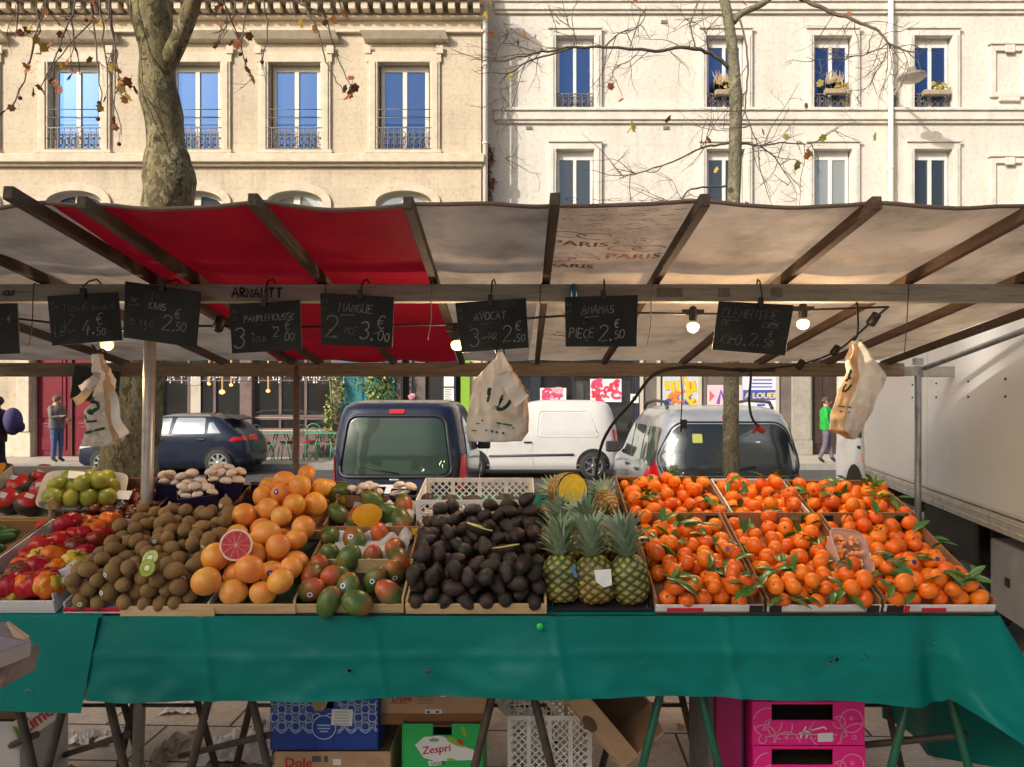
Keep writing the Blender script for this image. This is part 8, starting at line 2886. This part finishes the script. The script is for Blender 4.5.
# menu easel in front of the doorway is part of the facade; kerb planter left of the van
# ------------------------------------------------------------------ people
skin = mat('skin', (.50, .28, .19), .5, sss=.1)
def person(label, px, d, H, face, cols, J=None, hair=(.08, .05, .03), lean=0, extra=None, R_=1.0):
    """body: one skinned surface; cols = torso, legs, shoes; face = heading in radians, 0 looks at the camera"""
    x = at(px, 0, d).x
    t = thing('person', (x, d, 0), label, 'person', rot=(0, 0, face))
    P = {'pel': (0, 0, .53), 'spi': (0, .012, .62), 'che': (0, .01, .74), 'nec': (0, .0, .835), 'hd0': (0, -.005, .88), 'hd1': (0, -.008, .95),
         'shL': (.105, .01, .80), 'elL': (.135, .03, .64), 'wrL': (.135, -.01, .51), 'shR': (-.105, .01, .80), 'elR': (-.135, .03, .64), 'wrR': (-.135, -.01, .51),
         'hiL': (.05, 0, .50), 'knL': (.055, -.01, .28), 'anL': (.055, .01, .05), 'toL': (.06, -.075, .018), 'hiR': (-.05, 0, .50), 'knR': (-.055, -.005, .28), 'anR': (-.055, .015, .05), 'toR': (-.06, -.07, .018)}
    if J: P.update(J)
    rad = {'pel': .075, 'spi': .072, 'che': .085, 'nec': .034, 'hd0': .045, 'hd1': .05, 'shL': .045, 'elL': .032, 'wrL': .019, 'shR': .045, 'elR': .032, 'wrR': .019,
           'hiL': .06, 'knL': .042, 'anL': .03, 'toL': .02, 'hiR': .06, 'knR': .042, 'anR': .03, 'toR': .02}
    E = [('pel', 'spi'), ('spi', 'che'), ('che', 'nec'), ('nec', 'hd0'), ('hd0', 'hd1'), ('che', 'shL'), ('shL', 'elL'), ('elL', 'wrL'), ('che', 'shR'), ('shR', 'elR'), ('elR', 'wrR'),
         ('pel', 'hiL'), ('hiL', 'knL'), ('knL', 'anL'), ('anL', 'toL'), ('pel', 'hiR'), ('hiR', 'knR'), ('knR', 'anR'), ('anR', 'toR')]
    names = list(P)
    # five fingers on each hand
    for s_, sg in (('L', 1), ('R', -1)):
        w = Vector(P['wr' + s_]); e = Vector(P['el' + s_])
        dv = (w - e).normalized()
        P['pa' + s_] = tuple(w + dv * .035); rad['pa' + s_] = .017
        names.append('pa' + s_); E.append(('wr' + s_, 'pa' + s_))
    me = bpy.data.meshes.new('person')
    me.from_pydata([Vector(P[n]) * H for n in names], [(names.index(a), names.index(b)) for a, b in E], [])
    o = bpy.data.objects.new('tmp', me)
    COL.objects.link(o)
    md = o.modifiers.new('s', 'SKIN')
    md.use_smooth_shade = True
    sk = me.skin_vertices[0].data
    for i, n in enumerate(names):
        r_ = rad[n] * H * R_ if n[:2] not in ('hd', 'wr', 'pa', 'to', 'an') else rad[n] * H
        sk[i].radius = (r_ * (1.25 if n in ('che', 'pel', 'spi') else 1), r_ * (.85 if n in ('che', 'pel', 'spi') else 1))
        sk[i].use_root = (n == 'pel')
    ss = o.modifiers.new('d', 'SUBSURF'); ss.levels = 2; ss.render_levels = 2
    bpy.context.view_layer.update()
    dg = bpy.context.evaluated_depsgraph_get()
    nm = bpy.data.meshes.new_from_object(o.evaluated_get(dg))
    bpy.data.objects.remove(o)
    mb = MB()
    mats = [skin, cols[0], cols[1], cols[2]]
    V = [Vector(v.co) for v in nm.vertices]
    segs = [(Vector(P[a]) * H, Vector(P[b]) * H, a, b) for a, b in E]
    def region(p):
        best = None
        for a, b, na, nb in segs:
            ab = b - a
            tt_ = max(0, min(1, (p - a).dot(ab) / ab.length_squared))
            dd = (p - (a + ab * tt_)).length
            if best is None or dd < best[0]:
                best = (dd, na, nb, tt_)
        _, na, nb, tt_ = best
        if nb.startswith('hd') or (nb == 'nec' and tt_ > .8): return 0
        if nb.startswith('pa') or (nb.startswith('wr') and tt_ > .93): return 0
        if nb.startswith('to') or (nb.startswith('an') and tt_ > .9): return 3
        if nb.startswith('hi') or nb.startswith('kn') or nb.startswith('an'): return 2
        if na == 'pel' and nb == 'spi' and tt_ < .15: return 2
        return 1
    mb.v = V
    for p in nm.polygons:
        mb.f.append(list(p.vertices)); mb.m.append(region(Vector(p.center))); mb.sm.append(True)
    hd = (Vector(P['hd0']) + Vector(P['hd1'])) / 2 * H
    hr = .062 * H
    # nose, ears, fingers continue the same surface object
    mb.sphere(hd + Vector((0, -hr * .95, -hr * .12)), hr * .2, 8, 6, 0, (.7, .9, 1.2))
    for sg in (-1, 1):
        mb.sphere(hd + Vector((sg * hr * .92, 0, -.05 * hr)), hr * .26, 8, 6, 0, (.4, .8, 1.2))
    for s_, sg in (('L', 1), ('R', -1)):
        w, pa = Vector(P['wr' + s_]) * H, Vector(P['pa' + s_]) * H
        dv = (pa - w).normalized()
        side = Vector((0, -1, 0)); side = (side - dv * side.dot(dv)).normalized()
        for k, (L, off) in enumerate(((.034, -.016), (.04, -.005), (.038, .006), (.03, .016))):
            b0 = pa + side * off * H
            mb.tube([b0 - dv * .004 * H, b0 + dv * L * H * .5, b0 + dv * L * H * .95 - Vector((sg * .006 * H, 0, 0))], [.0058 * H, .0052 * H, .004 * H], 6, 0)
        mb.tube([w + dv * .012 * H + side * .012 * H, w + dv * .03 * H + side * .028 * H, w + dv * .05 * H + side * .03 * H], [.0065 * H, .006 * H, .0045 * H], 6, 0)
    b = mb.build('body', mats, t, local=True, recalc=False)
    m = MB()
    for sg in (-1, 1):
        m.sphere(hd + Vector((sg * hr * .36, -hr * .84, .06 * hr)), hr * .11, 8, 6)
    m.build('eyes', black_ink, b, local=True)
    m = MB(); m.tube([hd + Vector((-hr * .25, -hr * .86, -hr * .48)), hd + Vector((0, -hr * .94, -hr * .5)), hd + Vector((hr * .25, -hr * .86, -hr * .48))], hr * .06, 5)
    m.build('mouth', mat('lips', (.4, .12, .1), .5), b, local=True)
    m = MB()
    m.sphere(hd + Vector((0, .012 * H, .012 * H)), hr * 1.03, 16, 12, fn=lambda q: 1 if (q.y > -.35 or q.z > .45) and q.z > -.45 else .88)
    m.build('hair', mat('hair', hair, .7), t, local=True)
    if extra: extra(t, P, H)
    return t
cloth = lambda n, c, c2=None: mat(n, c, .8, c2 or [q * .7 for q in c], scale=9, bump=.3, bscale=30)
jeans = cloth('blue_jeans', (.045, .08, .19), (.07, .12, .26))
def jacket(t, P, H):
    m = MB()
    m.lathe([(.118 * H, .50 * H), (.122 * H, .56 * H), (.115 * H, .64 * H), (.128 * H, .74 * H), (.112 * H, .80 * H), (.05 * H, .84 * H)], 20, 0, Matrix.Diagonal((1, .72, 1, 1)))
    m.build('jacket', cloth('grey_jacket', (.10, .10, .115), (.17, .16, .16)), t, local=True)
person('grey jacketed man in jeans standing in front of the maroon door', 57, 19.2, 1.74, R(75), [cloth('tan_sleeves', (.22, .19, .17)), jeans, cloth('dark_shoes', (.03, .025, .02))],
       J={'elR': (-.13, -.03, .66), 'wrR': (-.06, -.12, .68), 'elL': (.13, -.02, .66), 'wrL': (.06, -.11, .64)}, hair=(.14, .09, .06), extra=jacket)
def greenbits(t, P, H):
    m = MB()
    m.lathe([(.112 * H, .50 * H), (.12 * H, .55 * H), (.112 * H, .64 * H), (.126 * H, .74 * H), (.11 * H, .80 * H), (.05 * H, .845 * H)], 20, 0, Matrix.Diagonal((1, .74, 1, 1)))
    m.build('jacket', cloth('bright_green_jacket', (.012, .40, .05), (.01, .3, .04)), t, local=True)
person('person in a bright green jacket and grey trousers walking beyond the truck cab', 826, 18.9, 1.70, R(70), [cloth('green_sleeves', (.012, .42, .055)), cloth('grey_trousers', (.16, .14, .19)), cloth('black_shoes', (.02, .02, .02))],
       J={'knL': (.055, -.05, .285), 'anL': (.055, -.09, .06), 'toL': (.06, -.165, .02), 'knR': (-.055, .01, .28), 'anR': (-.055, .09, .065), 'toR': (-.06, .02, .02), 'elL': (.14, .05, .66), 'wrL': (.13, .03, .53), 'elR': (-.14, .0, .65), 'wrR': (-.13, -.06, .54)}, extra=greenbits)
def pack_(t, P, H):
    m = MB()
    m.sphere((0, .16 * H, .70 * H), .125 * H, 18, 12, sc=(1.0, .75, 1.25))
    b_ = m.build('backpack', cloth('purple_backpack', (.055, .04, .13), (.08, .06, .17)), t, local=True)
    m = MB(); m.sphere((0, .235 * H, .64 * H), .07 * H, 14, 10, sc=(1.1, .6, .9)); m.build('pocket', cloth('violet_pocket', (.045, .03, .11)), b_, local=True)
    m = MB()
    m.lathe([(.12 * H, .47 * H), (.125 * H, .54 * H), (.118 * H, .64 * H), (.128 * H, .74 * H), (.11 * H, .80 * H), (.05 * H, .845 * H)], 20, 0, Matrix.Diagonal((1, .74, 1, 1)))
    m.build('coat', cloth('plum_coat', (.05, .02, .035)), t, local=True)
person('person with a rounded purple backpack walking out of the photo at the left edge', -3, 14.2, 1.70, R(-80), [cloth('plum_sleeves', (.05, .02, .035)), cloth('dark_trousers', (.03, .028, .03)), cloth('brown_shoes', (.06, .04, .03))],
       J={'knL': (.055, -.05, .285), 'anL': (.055, -.10, .06), 'toL': (.06, -.17, .02), 'knR': (-.055, .02, .28), 'anR': (-.055, .10, .07), 'toR': (-.06, .03, .02)}, extra=pack_)

# ------------------------------------------------------------------ camera, sky, sun
cam = bpy.data.cameras.new('camera')
cam.sensor_width = 36
cam.lens = F / 1024 * 36
cam.shift_x = (512 - CX) / 1024
cam.shift_y = (CY - 383.5) / 1024
cam.clip_start = .05
cam.clip_end = 400
co = bpy.data.objects.new('camera', cam)
co.location = (0, 0, CH)
co.rotation_euler = (PI / 2, 0, 0)
COL.objects.link(co)
SC.camera = co

AZ, EL = R(45), R(28)           # the sun stands behind the viewer, to the left
sv = Vector((-math.sin(AZ) * math.cos(EL), -math.cos(AZ) * math.cos(EL), math.sin(EL)))
S = bpy.data.lights.new('sun', 'SUN')
S.energy = SUN_E
S.angle = R(.5)
S.color = (1, .94, .84)
so = bpy.data.objects.new('sun', S)
so.rotation_euler = sv.to_track_quat('Z', 'Y').to_euler()
so.location = sv * 30
COL.objects.link(so)
W = bpy.data.worlds.new('World')
SC.world = W
W.use_nodes = True
nt = W.node_tree
bg = nt.nodes['Background']
sk = nt.nodes.new('ShaderNodeTexSky')
sk.sky_type = 'NISHITA'
sk.sun_disc = False
sk.sun_elevation = EL
sk.sun_rotation = R(180) + AZ
sk.air_density = 1.0
sk.dust_density = 8.0
sk.ozone_density = 1.5
nt.links.new(sk.outputs[0], bg.inputs[0])
bg.inputs[1].default_value = SKY_E
SC.view_settings.view_transform = 'Standard'
SC.view_settings.look = 'None'
SC.view_settings.exposure = 0
SC.view_settings.gamma = 1
SC.cycles.max_bounces = 8
SC.cycles.use_denoising = True
